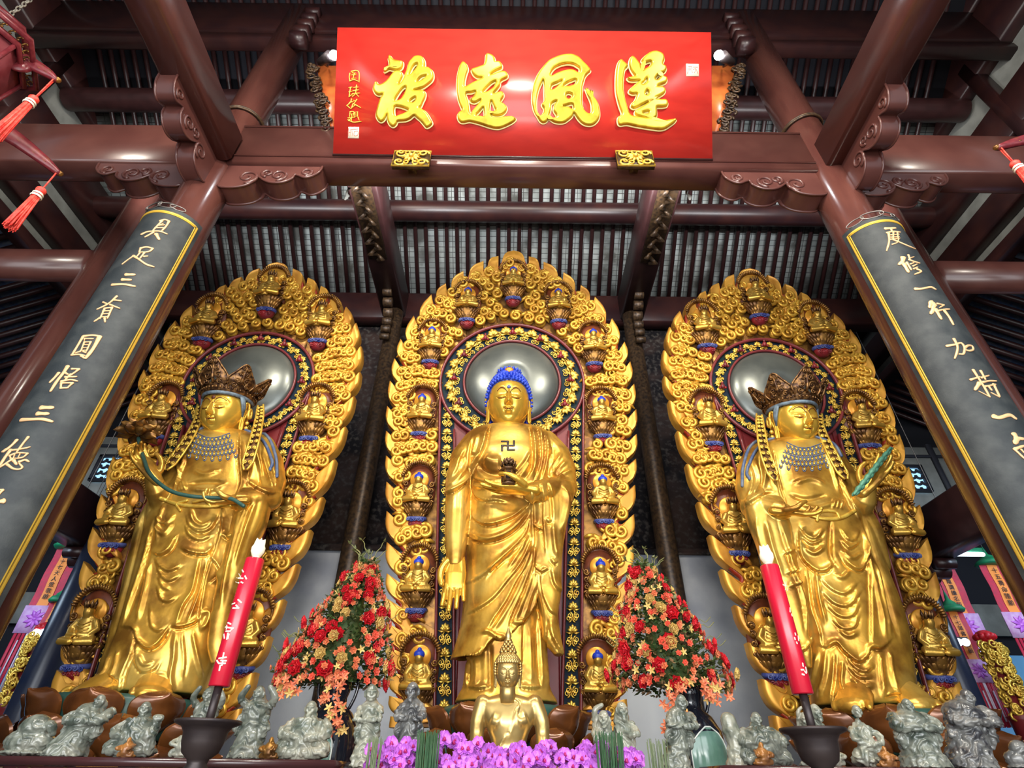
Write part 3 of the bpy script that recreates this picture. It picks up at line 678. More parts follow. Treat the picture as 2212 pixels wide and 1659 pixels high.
    # paper charm hanging by the roof beam
# ================================================================== couplet boards
def couplet(cx, w, sgn, chars, ztop, zbot):
    t = thing('couplet_board', 'tall black curved couplet board with gold characters on the %s column' % w, 'sign', (cx, 3.92, 0))
    r = .315; A = radians(82)
    def arc(a, rr): return (rr * sin(a), -rr * cos(a))
    g = Geo(); na = 40; an = np.linspace(-A, A, na)
    V = np.zeros((2, na, 3)); 
    outer = np.array([arc(a, r) for a in an]); inner = np.array([arc(a, r - .035) for a in an[::-1]])
    ring = np.vstack([outer, inner]); n = len(ring)
    V = np.zeros((2, n, 3)); V[0, :, :2] = ring; V[1, :, :2] = ring; V[0, :, 2] = zbot; V[1, :, 2] = ztop
    g.grid(V, wrap=True)
    F = []
    for k, z in ((0, zbot), (1, ztop)):
        Vq = np.zeros((2, na, 3)); Vq[0, :, :2] = outer; Vq[1, :, :2] = inner[::-1]; Vq[..., 2] = z; g.grid(Vq)
    g.build('board', 'couplet_black', t, angle=40)
    g = Geo(); ai = A - .17
    for a0 in (ai, ai - .07):
        rr = r + .002; wd = .014 if a0 == ai else .006
        ztt = ztop - .07 - (ai - a0) * .3
        pts = [(*arc(-a0, rr), zbot + .05)] + [(*arc(-a0, rr), ztt)] + [(*arc(a, rr), ztt) for a in np.linspace(-a0, a0, 30)[1:-1]] + [(*arc(a0, rr), ztt), (*arc(a0, rr), zbot + .05)]
        nn = [(sin(a), -cos(a), 0) for a in [-a0] + [-a0] + list(np.linspace(-a0, a0, 30)[1:-1]) + [a0, a0]]
        g.tube(pts, np.array([(wd, .006)] * len(pts)), 6, up=np.array(nn))
    g.build('gold_border', 'line_gold', t)
    C2 = np.array([cx, 3.92])
    def conv(px, py):
        d = ray(px, py); o = CC[:2] - C2; a_ = d[0] ** 2 + d[1] ** 2; b_ = 2 * (o @ d[:2]); c_ = o @ o - (r + .003) ** 2
        disc = b_ * b_ - 4 * a_ * c_
        k = (-b_ - sqrt(max(disc, 0))) / (2 * a_); p = CC + d * k
        q = np.array([p[0] - cx, p[1] - 3.92, p[2]]); nrm = np.array([q[0], q[1], 0]) / (np.hypot(q[0], q[1]) + 1e-9)
        dist = (p - CC) @ CF; return q, nrm, dist / FPX * 1.25
    for nm, org, sc, S in chars:
        g = Geo(); strokes(g, S, org, sc, conv, .007, 1.0); g.build(nm, 'couplet_gold', t)
    g = Geo()
    for a, rr in ((-.9, .06), (-.35, .075), (.15, .06), (.5, .05)):
        p = arc(a, r - .01)
        g.tube([(p[0] + rr * 1.5 * cos(u) * cos(a), p[1] + rr * 1.5 * cos(u) * sin(a) - .01, ztop + rr * .55 + rr * .6 * sin(u)) for u in np.linspace(0, 2 * pi, 20, endpoint=False)], .007, 5, closed=True)
    g.build('wire_loops', 'wire', t)
    return t
LCH = [
 ('character_complete', (230, 460), 6.912, [[(830,120),(760,190),(695,262),30],[(800,120),(870,100),(935,122),34],[(935,122),(890,200),(828,265),34],[(770,185),(870,180),26],[(740,220),(850,222),26],[(845,160),(800,180),14],[(520,320),(600,285),(700,272),(800,275),(905,315),32],[(700,288),(640,325),(575,360),32],[(740,315),(785,395),52]]),
 ('character_foot', (230, 460), 6.912, [[(510,525),(600,510),(690,530),34],[(690,530),(650,570),(590,585),32],[(510,525),(490,580),32],[(490,585),(620,585),24],[(495,600),(455,650),26],[(565,595),(500,680),30],[(560,650),(615,645),30],[(400,645),(320,700),(235,765),22],[(400,640),(480,690),(590,765),(705,805),40]]),
 ('character_three', (230, 460), 6.912, [[(290,920),(420,920),54],[(235,995),(365,998),50],[(85,1072),(250,1065),(425,1095),46]]),
 ('character_wisdom', (0, 430), 2.477, [[(552,552),(575,562),11],[(625,520),(580,560),(520,590),11],[(610,540),(648,545),11],[(590,565),(640,585),11],[(560,585),(535,640),11],[(560,585),(600,580),11],[(600,580),(575,638),11],[(550,600),(592,598),8],[(545,615),(586,613),8],[(538,632),(578,630),8],[(535,635),(505,655),11],[(560,638),(562,658),12]]),
 ('character_perfect', (60, 690), 6.911, [[(830,250),(960,238),(1075,250),38],[(1075,255),(980,430),(865,580),56],[(825,255),(740,400),(660,530),38],[(655,530),(760,525),(850,540),34],[(800,545),(850,580),40],[(850,285),(975,290),26],[(850,285),(845,315),18],[(845,335),(790,480),26],[(850,340),(945,335),24],[(940,335),(870,485),28],[(830,380),(920,378),16],[(810,425),(900,422),16],[(790,465),(880,462),18],[(780,480),(715,500),26],[(830,480),(868,500),28]]),
 ('character_awaken', (60, 690), 6.911, [[(595,700),(530,800),(430,930),(340,1070),52],[(460,800),(400,870),(330,940),44],[(560,800),(600,820),36],[(660,738),(765,740),32],[(765,742),(690,800),(600,850),34],[(560,860),(725,855),34],[(640,820),(560,900),34],[(500,925),(640,900),(740,922),34],[(500,950),(490,1030),34],[(500,950),(670,948),32],[(670,950),(600,1015),34],[(490,1025),(600,1022),34]]),
 ('character_three', (60, 690), 6.911, [[(200,1316),(375,1316),70],[(145,1406),(305,1408),66],[(-100,1500),(60,1492),(220,1490),(365,1525),58]]),
 ('character_virtue', (0, 900), 7.9, [[(285,400),(200,490),(60,600),54],[(180,570),(90,690),(0,830),60],[(100,560),(40,600),44],[(480,350),(400,450),(290,600),42],[(200,575),(400,545),(510,520),36],[(165,665),(300,620),(470,625),34],[(470,630),(400,690),(300,715),34],[(180,715),(300,712),28],[(165,670),(190,720),28],[(250,650),(230,710),18],[(340,640),(310,700),18],[(210,725),(100,800),(0,865),40],[(120,815),(220,885),(320,900),(380,865),(330,800),40],[(235,750),(280,815),52],[(330,770),(430,740),(490,768),44]]),
 ('character_of', (0, 900), 7.9, [[(45,1255),(-30,1340),46],[(60,1440),(-60,1455),84],[(45,1250),(-60,1250),36],[(-60,1300),(-60,1450),40]])]
RCH = [
 ('character_pass', (1880, 480), 6.91, [[(225,95),(375,88),48],[(310,100),(325,140),34],[(250,158),(340,140),(445,150),34],[(275,170),(280,290),(245,425),32],[(310,190),(430,182),24],[(310,225),(430,218),24],[(305,258),(440,240),24],[(345,150),(340,260),26],[(405,150),(415,240),26],[(330,330),(400,305),(425,250),24],[(345,262),(440,300),(560,352),(670,398),30]]),
 ('character_practice', (1880, 480), 6.91, [[(490,525),(480,585),(430,630),66],[(470,610),(520,620),44],[(505,630),(570,745),54],[(545,600),(612,712),34],[(570,490),(590,555),32],[(585,540),(650,518),22],[(580,560),(660,590),(735,612),32],[(600,625),(650,605),24],[(640,655),(695,628),26],[(650,695),(705,672),28],[(700,700),(760,735),(665,778),34]]),
 ('character_one', (1880, 480), 6.91, [[(670,995),(760,995),(900,970),(975,1002),44]]),
 ('character_act', (1880, 480), 6.91, [[(905,1190),(960,1225),70],[(900,1210),(885,1275),54],[(960,1235),(930,1290),60],[(950,1290),(905,1365),62],[(975,1300),(1060,1445),52],[(1000,1215),(1100,1235),30],[(1095,1240),(1035,1275),26],[(1010,1322),(1090,1305),(1180,1300),34],[(1110,1325),(1180,1420),(1240,1528),44]]),
 ('character_add', (2020, 700), 5.53, [[(140,262),(240,245),(310,228),(350,280),(340,355),(290,360),30],[(225,178),(265,260),(262,330),(235,410),30],[(355,285),(390,258),(440,262),(455,305),(410,320),(365,310),30]]),
 ('character_hold', (2020, 700), 5.53, [[(455,548),(520,650),(590,760),(652,870),30],[(425,665),(530,632),30],[(530,705),(478,785),46],[(650,870),(525,805),14],[(545,560),(600,660),30],[(555,640),(640,615),26],[(575,692),(650,680),(730,682),28],[(600,745),(720,722),28],[(700,720),(770,865),34],[(765,870),(670,822),18],[(640,745),(675,790),28]]),
 ('character_one', (2020, 700), 5.53, [[(698,1102),(770,1118),(890,1088),(965,1130),56]]),
 ('character_phrase', (2020, 700), 5.53, [[(940,1312),(985,1360),(1062,1372),54],[(980,1365),(955,1425),66],[(945,1492),(1000,1545),(1064,1605),30],[(960,1490),(1060,1455),40],[(1030,1500),(1064,1540),22]])]
couplet(CXL, 'left', 1, LCH, 6.42, 1.1)
couplet(CXR, 'right', -1, RCH, 6.42, 1.1)
# ================================================================== carved backplates (mandorlas)
YM = 6.2
def lean(z):
    z = np.asarray(z, float); return .06 * (z - 2) + .08 * np.maximum(0, z - 6) ** 2
Z0 = 1.95                                                   # foot of the backplates
def warp(g):
    for V in g.V: V[:, 1] -= lean(V[:, 2] + Z0) 
    return g
def lotus_motif(g, c, s, ang=0.0, petals=5, tr=.010, bud=True):
    ca, sa = cos(ang), sin(ang)
    def T(x, h, z): return (c[0] + s * (x * ca + z * sa), c[1] - s * h, c[2] + s * (-x * sa + z * ca))
    for k in range(petals):
        a = (k - (petals - 1) / 2) * radians(34)
        dx, dz = sin(a), cos(a); L = 1.0 - .10 * abs(k - (petals - 1) / 2)
        g.tube([T(0, .15, 0), T(.35 * dx * L, .30, .35 * dz * L), T(.75 * dx * L, .34, .75 * dz * L), T(1.0 * dx * L, .12, 1.0 * dz * L)], np.array([(.10, .06), (.24, .10), (.20, .08), (.02, .02)]) * s, 7, up=(0, -1, 0))
    for k in (-1, 1):
        g.tube([T(0, .1, -.05), T(.5 * k, .2, -.22), T(.95 * k, .12, -.05)], np.array([(.08, .05), (.16, .07), (.02, .02)]) * s, 6, up=(0, -1, 0))
    if bud: g.sphere(T(0, .36, .12), .16 * s, 8, 6)
def seated_body():
    g = Geo()
    g.tube([(0, 0, -.165), (0, -.005, -.10), (0, 0, -.045)], np.array([(.085, .06), (.082, .052), (.070, .042)]), 14, up=(0, -1, 0), cap='round')
    for s in (-1, 1):
        g.tube([(s * .075, 0, -.055), (s * .115, -.02, -.12), (s * .085, -.075, -.165), (s * .02, -.10, -.16)], [.034, .032, .028, .020], 8, cap='round')
        g.tube([(s * .03, -.02, -.195), (s * .12, -.06, -.205), (s * .145, -.08, -.215), (s * .03, -.125, -.215)], [.045, .042, .036, .030], 8, cap='round')
    g.tube([(0, 0, -.05), (0, -.003, -.01)], [.026, .024], 8)
    g.sphere((0, -.014, .026), (.046, .048, .060), 14, 10)
    return remesh(g, .0085, 2)
def niche_parts():
    d = {}
    d['body'] = seated_body()
    g = Geo()
    for zz in (-.08, -.11, -.14):                            # robe folds
        g.tube([(-.06, -.045, zz + .03), (0, -.062, zz), (.06, -.045, zz + .03)], .006, 5)
    d['folds'] = g
    h = Geo(); h.sphere((0, .000, .056), (.056, .056, .044), 14, 8); h.sphere((0, .005, .096), .024, 8, 6); d['hair'] = h
    h = Geo(); h.lathe([(0.001, .012), (.105, .010), (.112, 0), (.105, -.01), (.001, -.01)], 28); 
    for V in h.V: V[:] = V @ rotx(pi / 2)[:3, :3].T + np.array([0, .065, .03])
    d['halo'] = h
    p = Geo(); outl = [(-.17, -.30), (-.19, -.1), (-.165, .10), (-.10, .20), (0, .235), (.10, .20), (.165, .10), (.19, -.1), (.17, -.30)]
    o = spline(outl, 40); V = np.zeros((3, 40, 3)); 
    for i, (k, y) in enumerate(((1.0, .10), (.97, .075), (0.02, .095))): V[i, :, 0] = o[:, 0] * k; V[i, :, 2] = (o[:, 1] + .1) * k - .1; V[i, :, 1] = y
    p.grid(V); d['plate'] = p
    c = Geo(); 
    for i in range(23):
        t = -1.15 + 2.3 * i / 22 + 0.0
        q = np.array([.178 * sin(t * 1.18), .04 + .185 * cos(t * 1.18)]); n = np.array([sin(t * 1.18), cos(t * 1.18)])
        c.tube([(q[0], .05, q[1]), (q[0] + n[0] * .022, .02, q[1] + n[1] * .022), (q[0] + n[0] * .05 , .03, q[1] + n[1] * .045 + .006)], [.016, .014, .003], 6)
    e = spline([(.19 * sin(t), .04 + .19 * cos(t)) for t in np.linspace(-2.0, 2.0, 12)], 40); c.tube(np.stack([e[:, 0], np.full(40, .05), e[:, 1]], 1), .012, 6)
    for s in (-1, 1):
        for k in range(4): curl(c, (s * .155, .03, -.02 - .075 * k), .034, s, 1.0 * k, .012, n=16)
    d['crown'] = c
    L = Geo()
    for row, (rr, z, n, s) in enumerate(((.150, -.290, 11, 1.0), (.125, -.345, 10, .9), (.090, -.39, 8, .8))):
        for i in range(n):
            a = pi + (i + .5 * row) * pi / n * 1.08 - .1
            x, y = rr * cos(a), rr * sin(a) * .75
            L.tube([(x * .55, y * .55, z - .035), (x * .95, y * .95, z - .012), (x * 1.18, y * 1.18, z + .03), (x * 1.12, y * 1.12, z + .058)], np.array([(.02, .012), (.033, .012), (.030, .010), (.006, .005)]) * s, 7, up=(x, y, -.3 * rr))
    L.lathe([(.001, -.235), (.13, -.24), (.14, -.27), (.10, -.36), (.06, -.42), (.001, -.43)], 20)
    d['lotus'] = L
    b = Geo(); b.lathe([(.001, -.40), (.115, -.405), (.125, -.425), (.11, -.45)], 20); 
    for k in range(5): curl(b, (-.08 + .04 * k, -.09 - .02 * sin(k * pi / 4), -.435), .026, 1 if k % 2 else -1, k, .010, n=12)
    d['cloud_blue'] = b
    r = Geo(); r.lathe([(.001, -.445), (.105, -.45), (.09, -.50), (.05, -.54), (.001, -.55)], 18)
    for k in range(4): curl(r, (-.055 + .037 * k, -.075, -.48), .026, 1 if k % 2 else -1, k, .010, n=12)
    d['cloud_red'] = r
    for g_ in (d['lotus'], d['cloud_blue'], d['cloud_red']):
        for V in g_.V: V[:, 1] = V[:, 1] * .72 + .025
    return d
ND = niche_parts()
def niche_proto(crowned):
    b = Geo(); b.geo(ND['body']); b.geo(ND['folds']); o = b.build('seated_buddha', 'gold')
    ND['plate'].build('niche_plate', 'niche_lacquer', o); ND['crown'].build('flame_crown', 'gold_dark', o)
    ND['halo'].build('halo', 'niche_orange', o)
    if crowned:
        h = Geo(); h.sphere((0, .0, .048), (.042, .044, .036), 12, 8)
        for k in range(5):
            a = pi + (k + .5) * pi / 5; h.tube([(.04 * cos(a), .04 * sin(a), .06), (.052 * cos(a), .052 * sin(a), .10), (.055 * cos(a), .055 * sin(a), .135)], [.016, .014, .002], 6)
        h.build('crown', 'crown_bronze', o)
    else: ND['hair'].build('hair', 'hair_blue', o)
    ND['lotus'].build('lotus_seat', 'gold_dark', o); ND['cloud_blue'].build('cloud_base', 'paint_blue', o); ND['cloud_red'].build('cloud_tip', 'paint_red', o)
    return o

def backplate(label, X0, tips, rail0, strip0, slope_, ringc, ringR, discR, niches, crowned, nsc, mirror=1, seed=1):
    t = thing('backplate', label, 'backplate', (X0, YM, Z0))
    rg = random.Random(seed)
    def fr(z): return rail0 + slope_ * (z - 2.24)
    def fs(z): return strip0 + slope_ * (z - 2.24)
    # ---- outer flame outline (right half from the top down, then mirrored)
    T = [np.array(q, float) for q in tips]                   # (u, z) from the top tip down the side
    half = []
    cen = np.array([0, 5.2])
    for i in range(len(T) - 1):
        a, b = T[i], T[i + 1]; d = b - a; L = np.linalg.norm(d); d /= L
        nrm = np.array([-d[1], d[0]]);                        # outward for the right-hand side going down
        if nrm[0] * 1 < 0 and abs(nrm[0]) > .01: nrm = -nrm
        if i == 0: nrm = np.array([.25, .97])
        kz = abs(d[1]); dep = min(.22, (.75 - .27 * kz) * L + .05)
        seg = [a, a + d * L * .14 + nrm * .004, a + d * L * .40 + nrm * .012, a + d * L * (.58 + .12 * kz) - nrm * dep * .05, a + d * L * (.74 + .18 * kz) - nrm * dep * .32,
               a + d * L * (.83 + .29 * kz) - nrm * dep * .68, a + d * L * (.94 + .39 * kz) - nrm * dep * .92, a + d * L * (1.08 + .37 * kz) - nrm * dep * .78, a + d * L * (1.10 + .32 * kz) - nrm * dep * .55, a + d * L * (1.05 + .19 * kz) - nrm * dep * .34, b]
        sp = spline(seg, 26); half.append(sp[:-1])
    last = T[-1]; half.append(spline([last, last + (.0, -.12), last + (-.04, -.3), (last[0] - .16, Z0)], 20))
    H = np.vstack(half)
    right = H; left = H[::-1] * np.array([-1, 1])
    B = np.vstack([left[:-1], right]); B = B[B[:, 1] >= Z0 - .001]
    # ---- inner arch contour
    zt = ringc
    R1 = fr(zt)
    inn = [(-fr(z), z) for z in np.linspace(Z0, zt, 80)] + [(-R1 * cos(a), zt + ringR * sin(a)) for a in np.linspace(0, pi, 100)[1:-1]] + [(fr(z), z) for z in np.linspace(zt, Z0, 80)]
    inn = np.array(inn)
    # match by smoothed arc length of the envelope
    def param(C):
        s = np.concatenate([[0], np.cumsum(np.linalg.norm(np.diff(C, axis=0), axis=1))]); return s / s[-1]
    env = np.vstack([np.array(T)[::-1] * (-1, 1), np.array(T)[1:]]); env = np.vstack([[env[0][0], Z0], env, [env[-1][0], Z0]]); es = param(env)
    envd = np.stack([np.interp(np.linspace(0, 1, 900), es, env[:, 0]), np.interp(np.linspace(0, 1, 900), es, env[:, 1])], 1)
    bs = np.array([np.argmin(((envd - q) ** 2).sum(1)) for q in B]) / 899.0
    bs = np.maximum.accumulate(np.convolve(np.pad(bs, 7, mode='edge'), np.ones(15) / 15, 'valid'))
    ip = param(inn); I = np.stack([np.interp(bs, ip, inn[:, 0]), np.interp(bs, ip, inn[:, 1])], 1)
    wb = np.linalg.norm(B - I, axis=1)
    r0 = np.clip(1 - .30 / np.maximum(wb, .31), .05, .95)
    rs = np.array([0, 0, .06, .2, .45, .7, .88, .97, 1.0, 1.0, .0]); hs = np.array([-.02, .045, .075, .085, .080, .085, .092, .075, .040, -.05, -.05])
    V = np.zeros((len(rs), len(B), 3))
    for k, (r, h) in enumerate(zip(rs, hs)):
        rr_ = (r0 + (1 - r0) * r)[:, None]; q = I * (1 - rr_) + B * rr_; V[k, :, 0] = q[:, 0]; V[k, :, 1] = -h; V[k, :, 2] = q[:, 1] - Z0
    g = Geo(); g.grid(V); warp(g); g.build('flame_border', 'gold_flame', t, angle=60)
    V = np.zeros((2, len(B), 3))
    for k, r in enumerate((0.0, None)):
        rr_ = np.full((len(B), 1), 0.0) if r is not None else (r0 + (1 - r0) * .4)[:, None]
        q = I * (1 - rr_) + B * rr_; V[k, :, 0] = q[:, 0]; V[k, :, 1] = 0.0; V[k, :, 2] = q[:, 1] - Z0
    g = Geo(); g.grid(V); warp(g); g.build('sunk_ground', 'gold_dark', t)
    # raised fillet and red notches
    g = Geo()
    for s in (-1, 1):
        for i in range(len(T) - 1):
            a, b = T[i], T[i + 1]; d = b - a; L = np.linalg.norm(d); d /= L; nrm = np.array([-d[1], d[0]])
            if nrm[0] < 0 and abs(nrm[0]) > .01: nrm = -nrm
            if i == 0: nrm = np.array([.25, .97])
            kz = abs(d[1]); dep = min(.22, (.75 - .27 * kz) * L + .05)
            pts = [a + d * L * (.77 + .23 * kz) - nrm * dep * .48, a + d * L * (.85 + .29 * kz) - nrm * dep * .72, a + d * L * (.95 + .38 * kz) - nrm * dep * .94, a + d * L * (1.09 + .37 * kz) - nrm * dep * .78, a + d * L * (1.11 + .29 * kz) - nrm * dep * .54]
            nt = Geo(); q = spline(pts, 12); nt.tube([(s * x, -.03, z - Z0) for x, z in q], np.array([(.012, .05)] * 2 + [(.028, .05)] * 8 + [(.012, .05)] * 2), 6, up=(0, -1, 0)); warp(nt); nt.build('red_notch', 'paint_notch', t)
            c = a + d * L * .80 - nrm * (dep * .95 + .02)
            curl(g, (s * c[0], -.075, c[1] - Z0), min(.085, .30 * L), s, pi / 2 + (0 if s > 0 else pi), .022, lift=.03)
            c = b - nrm * (dep + .11) + d * L * (.1 + .4 * kz)
            curl(g, (s * c[0], -.06, c[1] - Z0), min(.075, .25 * L), -s, pi / 2 + (pi if s > 0 else 0), .020, lift=.03)
    # ---- cloud curls over the band
    def inside(u, z):
        for (nu, nz) in niches:
            for sg in ((-1, 1) if nu else (1,)):
                dx = u - sg * nu; dz = z - nz
                if abs(dx) < .16 * nsc and -.52 * nsc < dz < .19 * nsc: return True
        return False
    Lb = len(B); envm = envd
    # walk the band in rows
    n_al = 124
    for j in range(n_al):
        s_ = (j + .5) / n_al
        a = np.array([np.interp(s_, ip, inn[:, 0]), np.interp(s_, ip, inn[:, 1])])
        b = np.array([np.interp(s_, es, env[:, 0]), np.interp(s_, es, env[:, 1])])
        w = np.linalg.norm(b - a) - .26; nr = max(1, int(w / .112)); dr = (b - a) / np.linalg.norm(b - a)
        for k in range(nr):
            if (j + k) % 2: continue
            q = a + dr * (.08 + .02 + (k + .5 + .18 * rg.uniform(-1, 1)) * w / nr)
            if q[1] < Z0 + .1 or inside(q[0], q[1]): continue
            r = rg.uniform(.064, .086); hand = 1 if ((j // 2 + k) % 2) else -1
            a0 = rg.uniform(-.5, .5) + (pi / 2)
            h0 = .055
            g.sphere((q[0], -h0 + .018, q[1] - Z0), (r * 1.0, .050, r * .92), 12, 6)
            curl(g, (q[0], -h0 - .026, q[1] - Z0), r, hand, a0, .028, lift=.040)
            # tail flowing on to the next cloud
            if rg.random() < .7:
                aa = a0; p0 = np.array([q[0] + r * cos(aa), q[1] + r * sin(aa)]); dd = np.array([-hand * -sin(aa), hand * -cos(aa)])
                p1 = p0 + dd * .06 ; p2 = p1 + dd * .05 + np.array([cos(aa), sin(aa)]) * -.02
                g.tube([(p0[0], -h0 - .026, p0[1] - Z0), (p1[0], -h0 - .01, p1[1] - Z0), (p2[0], -h0 + .01, p2[1] - Z0)], [.028, .024, .008], 6)
    warp(g); g.build('cloud_relief', 'gold_relief', t)
    # ---- frame: rails, strips, ring, disc, panel
    g = Geo()
    for s in (-1, 1):
        for f_, z1 in ((fr, zt), (fs, zt - ringR * .82)):
            zz = np.linspace(Z0, z1, 24); g.tube([(s * f_(z), -.07, z - Z0) for z in zz], np.array([(.017, .03)] * 24), 8, up=(0, -1, 0))
    for RR, th in ((ringR, .026), (discR + .015, .022)):
        sx = R1 / ringR if RR == ringR else 1
        a = np.linspace(0, 2 * pi, 90, endpoint=False); g.tube(np.stack([RR * sx * np.cos(a), np.full(90, -.08), zt - Z0 + RR * np.sin(a)], 1), np.array([(th * .8, th)] * 90), 8, up=(0, -1, 0), closed=True)
    warp(g); g.build('red_rails', 'rail_red', t)
    g = Geo(); 
    V = np.zeros((2, 40, 3)); zz = np.linspace(Z0, zt, 40); V[0, :, 0] = [-fr(z) for z in zz]; V[1, :, 0] = [fr(z) for z in zz]; V[..., 2] = zz - Z0; V[..., 1] = -.02; g.grid(V)
    a = np.linspace(0, 2 * pi, 90, endpoint=False)
    V = np.zeros((2, 90, 3)); 
    for i, RR in enumerate((ringR, discR * .8)): V[i, :, 0] = RR * (R1 / ringR if i == 0 else 1) * np.cos(a); V[i, :, 2] = zt - Z0 + RR * np.sin(a); V[i, :, 1] = -.045
    g.grid(V, wrap=True); warp(g); g.build('green_ground', 'strip_green', t)
    g = Geo(); V = np.zeros((2, 40, 3)); zz = np.linspace(Z0, zt - .4, 40); V[0, :, 0] = [-fs(z) for z in zz]; V[1, :, 0] = [fs(z) for z in zz]; V[..., 2] = zz - Z0; V[..., 1] = -.035; g.grid(V)
    for k in range(9):
        x = -.5 + .125 * k; g.tube([(x, -.035, 0), (x * 1.15, -.035, zt - .6 - Z0)], .008, 5)
    warp(g); g.build('red_panel', 'panel_red', t)
    g = Geo(); k_ = np.linspace(0, 1, 12)
    g.lathe([(discR * sqrt(1 - (1 - q) ** 2) if q < 1 else discR, .16 * (1 - q) + .02) for q in k_] + [(discR, 0), (.001, 0)], 64)
    for V in g.V: V[:] = V @ rotx(pi / 2)[:3, :3].T + np.array([0, -.03, zt - Z0])
    warp(g); g.build('halo_disc', 'disc_grey', t)
    # ---- filigree in strips and ring
    g = Geo()
    for s in (-1, 1):
        z = Z0 + .18; k = 0
        while z < zt - .35:
            x = s * (fr(z) + fs(z)) / 2; wdt = (fr(z) - fs(z)) / 2 - .02; c = (x, -.055, z - Z0)
            lotus_motif(g, c, wdt * 1.02, 0, 5)
            for q in (-1, 1):
                curl(g, (x + q * wdt * .50, -.05, z - Z0 - wdt * .95), wdt * .46, q, pi / 2 if q < 0 else pi / 2, .0085, lift=.012, n=20, seg=5)
                curl(g, (x + q * wdt * .48, -.05, z - Z0 + wdt * 1.75), wdt * .44, -q, -pi / 2, .0085, lift=.012, n=20, seg=5)
            g.tube([(x, -.05, z - Z0 - wdt * 1.6), (x + .02 * (-1) ** k, -.055, z - Z0 - wdt * .6), (x, -.05, z - Z0)], .009, 5)
            z += wdt * 3.15; k += 1
    rm_ = (ringR + discR) / 2 + .01; wr = (ringR - discR) / 2 - .035
    for k in range(28):
        a = k * 2 * pi / 28 + .11; sx = 1 + (R1 / ringR - 1) * .6
        c = (rm_ * sx * sin(a), -.06, zt - Z0 + rm_ * cos(a))
        lotus_motif(g, c, wr * 1.05, a, 5)
        for q in (-1, 1):
            a2 = a + q * .11; curl(g, (rm_ * sx * sin(a2) , -.055, zt - Z0 + (rm_ + q * .0) * cos(a2)), wr * .55, q, a, .009, lift=.015, n=18, seg=5)
            a3 = a + q * .07; curl(g, ((rm_ - wr * .6) * sx * sin(a3), -.055, zt - Z0 + (rm_ - wr * .6) * cos(a3)), wr * .35, -q, a, .008, lift=.012, n=14, seg=5)
    warp(g); g.build('lotus_filigree', 'gold_leaf', t)
    for k in range(9):
        g = Geo(); a = -2.05 + k * 4.1 / 8; c = np.array((rm_ * sin(a), -.10, zt - Z0 + rm_ * cos(a)))
        g.sphere(c, (.030, .03, .036), 10, 7); g.sphere(c + (0, -.01, .045), (.016, .016, .022), 8, 6)
        for q in (-1, 1): g.sphere(c + (q * .035, 0, -.02), .018, 8, 6)
        warp(g); g.build('ring_jewel', 'paint_red', t)
    return t
CT = [(0, 7.989), (.226, 7.90), (.446, 7.82), (.74, 7.66), (.99, 7.46), (1.19, 7.28), (1.42, 6.93), (1.57, 6.55), (1.62, 6.23), (1.635, 5.87), (1.62, 5.48), (1.585, 5.12), (1.54, 4.78), (1.49, 4.44), (1.44, 4.08), (1.39, 3.72), (1.345, 3.38), (1.31, 3.12), (1.28, 2.88), (1.25, 2.66), (1.20, 2.44), (1.165, 2.22), (1.13, 2.05)]
ST = [(0, 7.76), (.25, 7.66), (.49, 7.52), (.70, 7.39), (.88, 7.26), (1.11, 7.06), (1.285, 6.80), (1.41, 6.42), (1.46, 6.0), (1.445, 5.62), (1.41, 5.17), (1.36, 4.72), (1.305, 4.24), (1.24, 3.85), (1.18, 3.47), (1.11, 3.10), (1.05, 2.74), (.99, 2.41), (.95, 2.1)]
CN = [(0, 7.56), (.65, 7.22), (1.12, 6.57), (1.155, 5.49), (1.085, 4.40), (.985, 3.417), (.888, 2.517)]
SN = [(0, 7.39), (.80, 6.92), (.98, 5.46), (.95, 4.11), (.82, 2.90)]
bpC = backplate('gilt flame-edged backplate behind the blue-haired centre statue', 0, CT, .715, .53, .066, 5.88, .905, .625, CN, False, 1.0, seed=1)
bpL = backplate('gilt flame-edged backplate behind the left crowned statue', -3.5, ST, .62, .44, .066, 5.80, .80, .60, SN, True, 1.12, seed=2)
bpR = thing('backplate', 'gilt flame-edged backplate behind the right crowned statue', 'backplate', (3.5, YM, Z0))
_cm = {}
for c in bpy.data.objects:
    if c.parent: _cm.setdefault(c.parent.name, []).append(c)
for ch in _cm.get(bpL.name, []): copy_tree(ch, bpR, _cm)
def put_niches(bp, nl, proto, sc, used=[False]):
    cm = {}
    for c in bpy.data.objects:
        if c.parent: cm.setdefault(c.parent.name, []).append(c)
    for (u, z) in nl:
        for s in ((-1, 1) if u else (1,)):
            c = copy_tree(proto, bp, cm); c.location = (s * u, -.15 - float(lean(z)), z - Z0); c.scale = (sc * s,  sc, sc); c.rotation_euler = (.26, 0, 0)
npC, npS = niche_proto(False), niche_proto(True)
put_niches(bpC, CN, npC, 1.0); put_niches(bpL, SN, npS, 1.12); put_niches(bpR, SN, npS, 1.12)
for pr in (npC, npS):
    for c in list(bpy.data.objects):
        if c.parent == pr: bpy.data.objects.remove(c)
    bpy.data.objects.remove(pr)
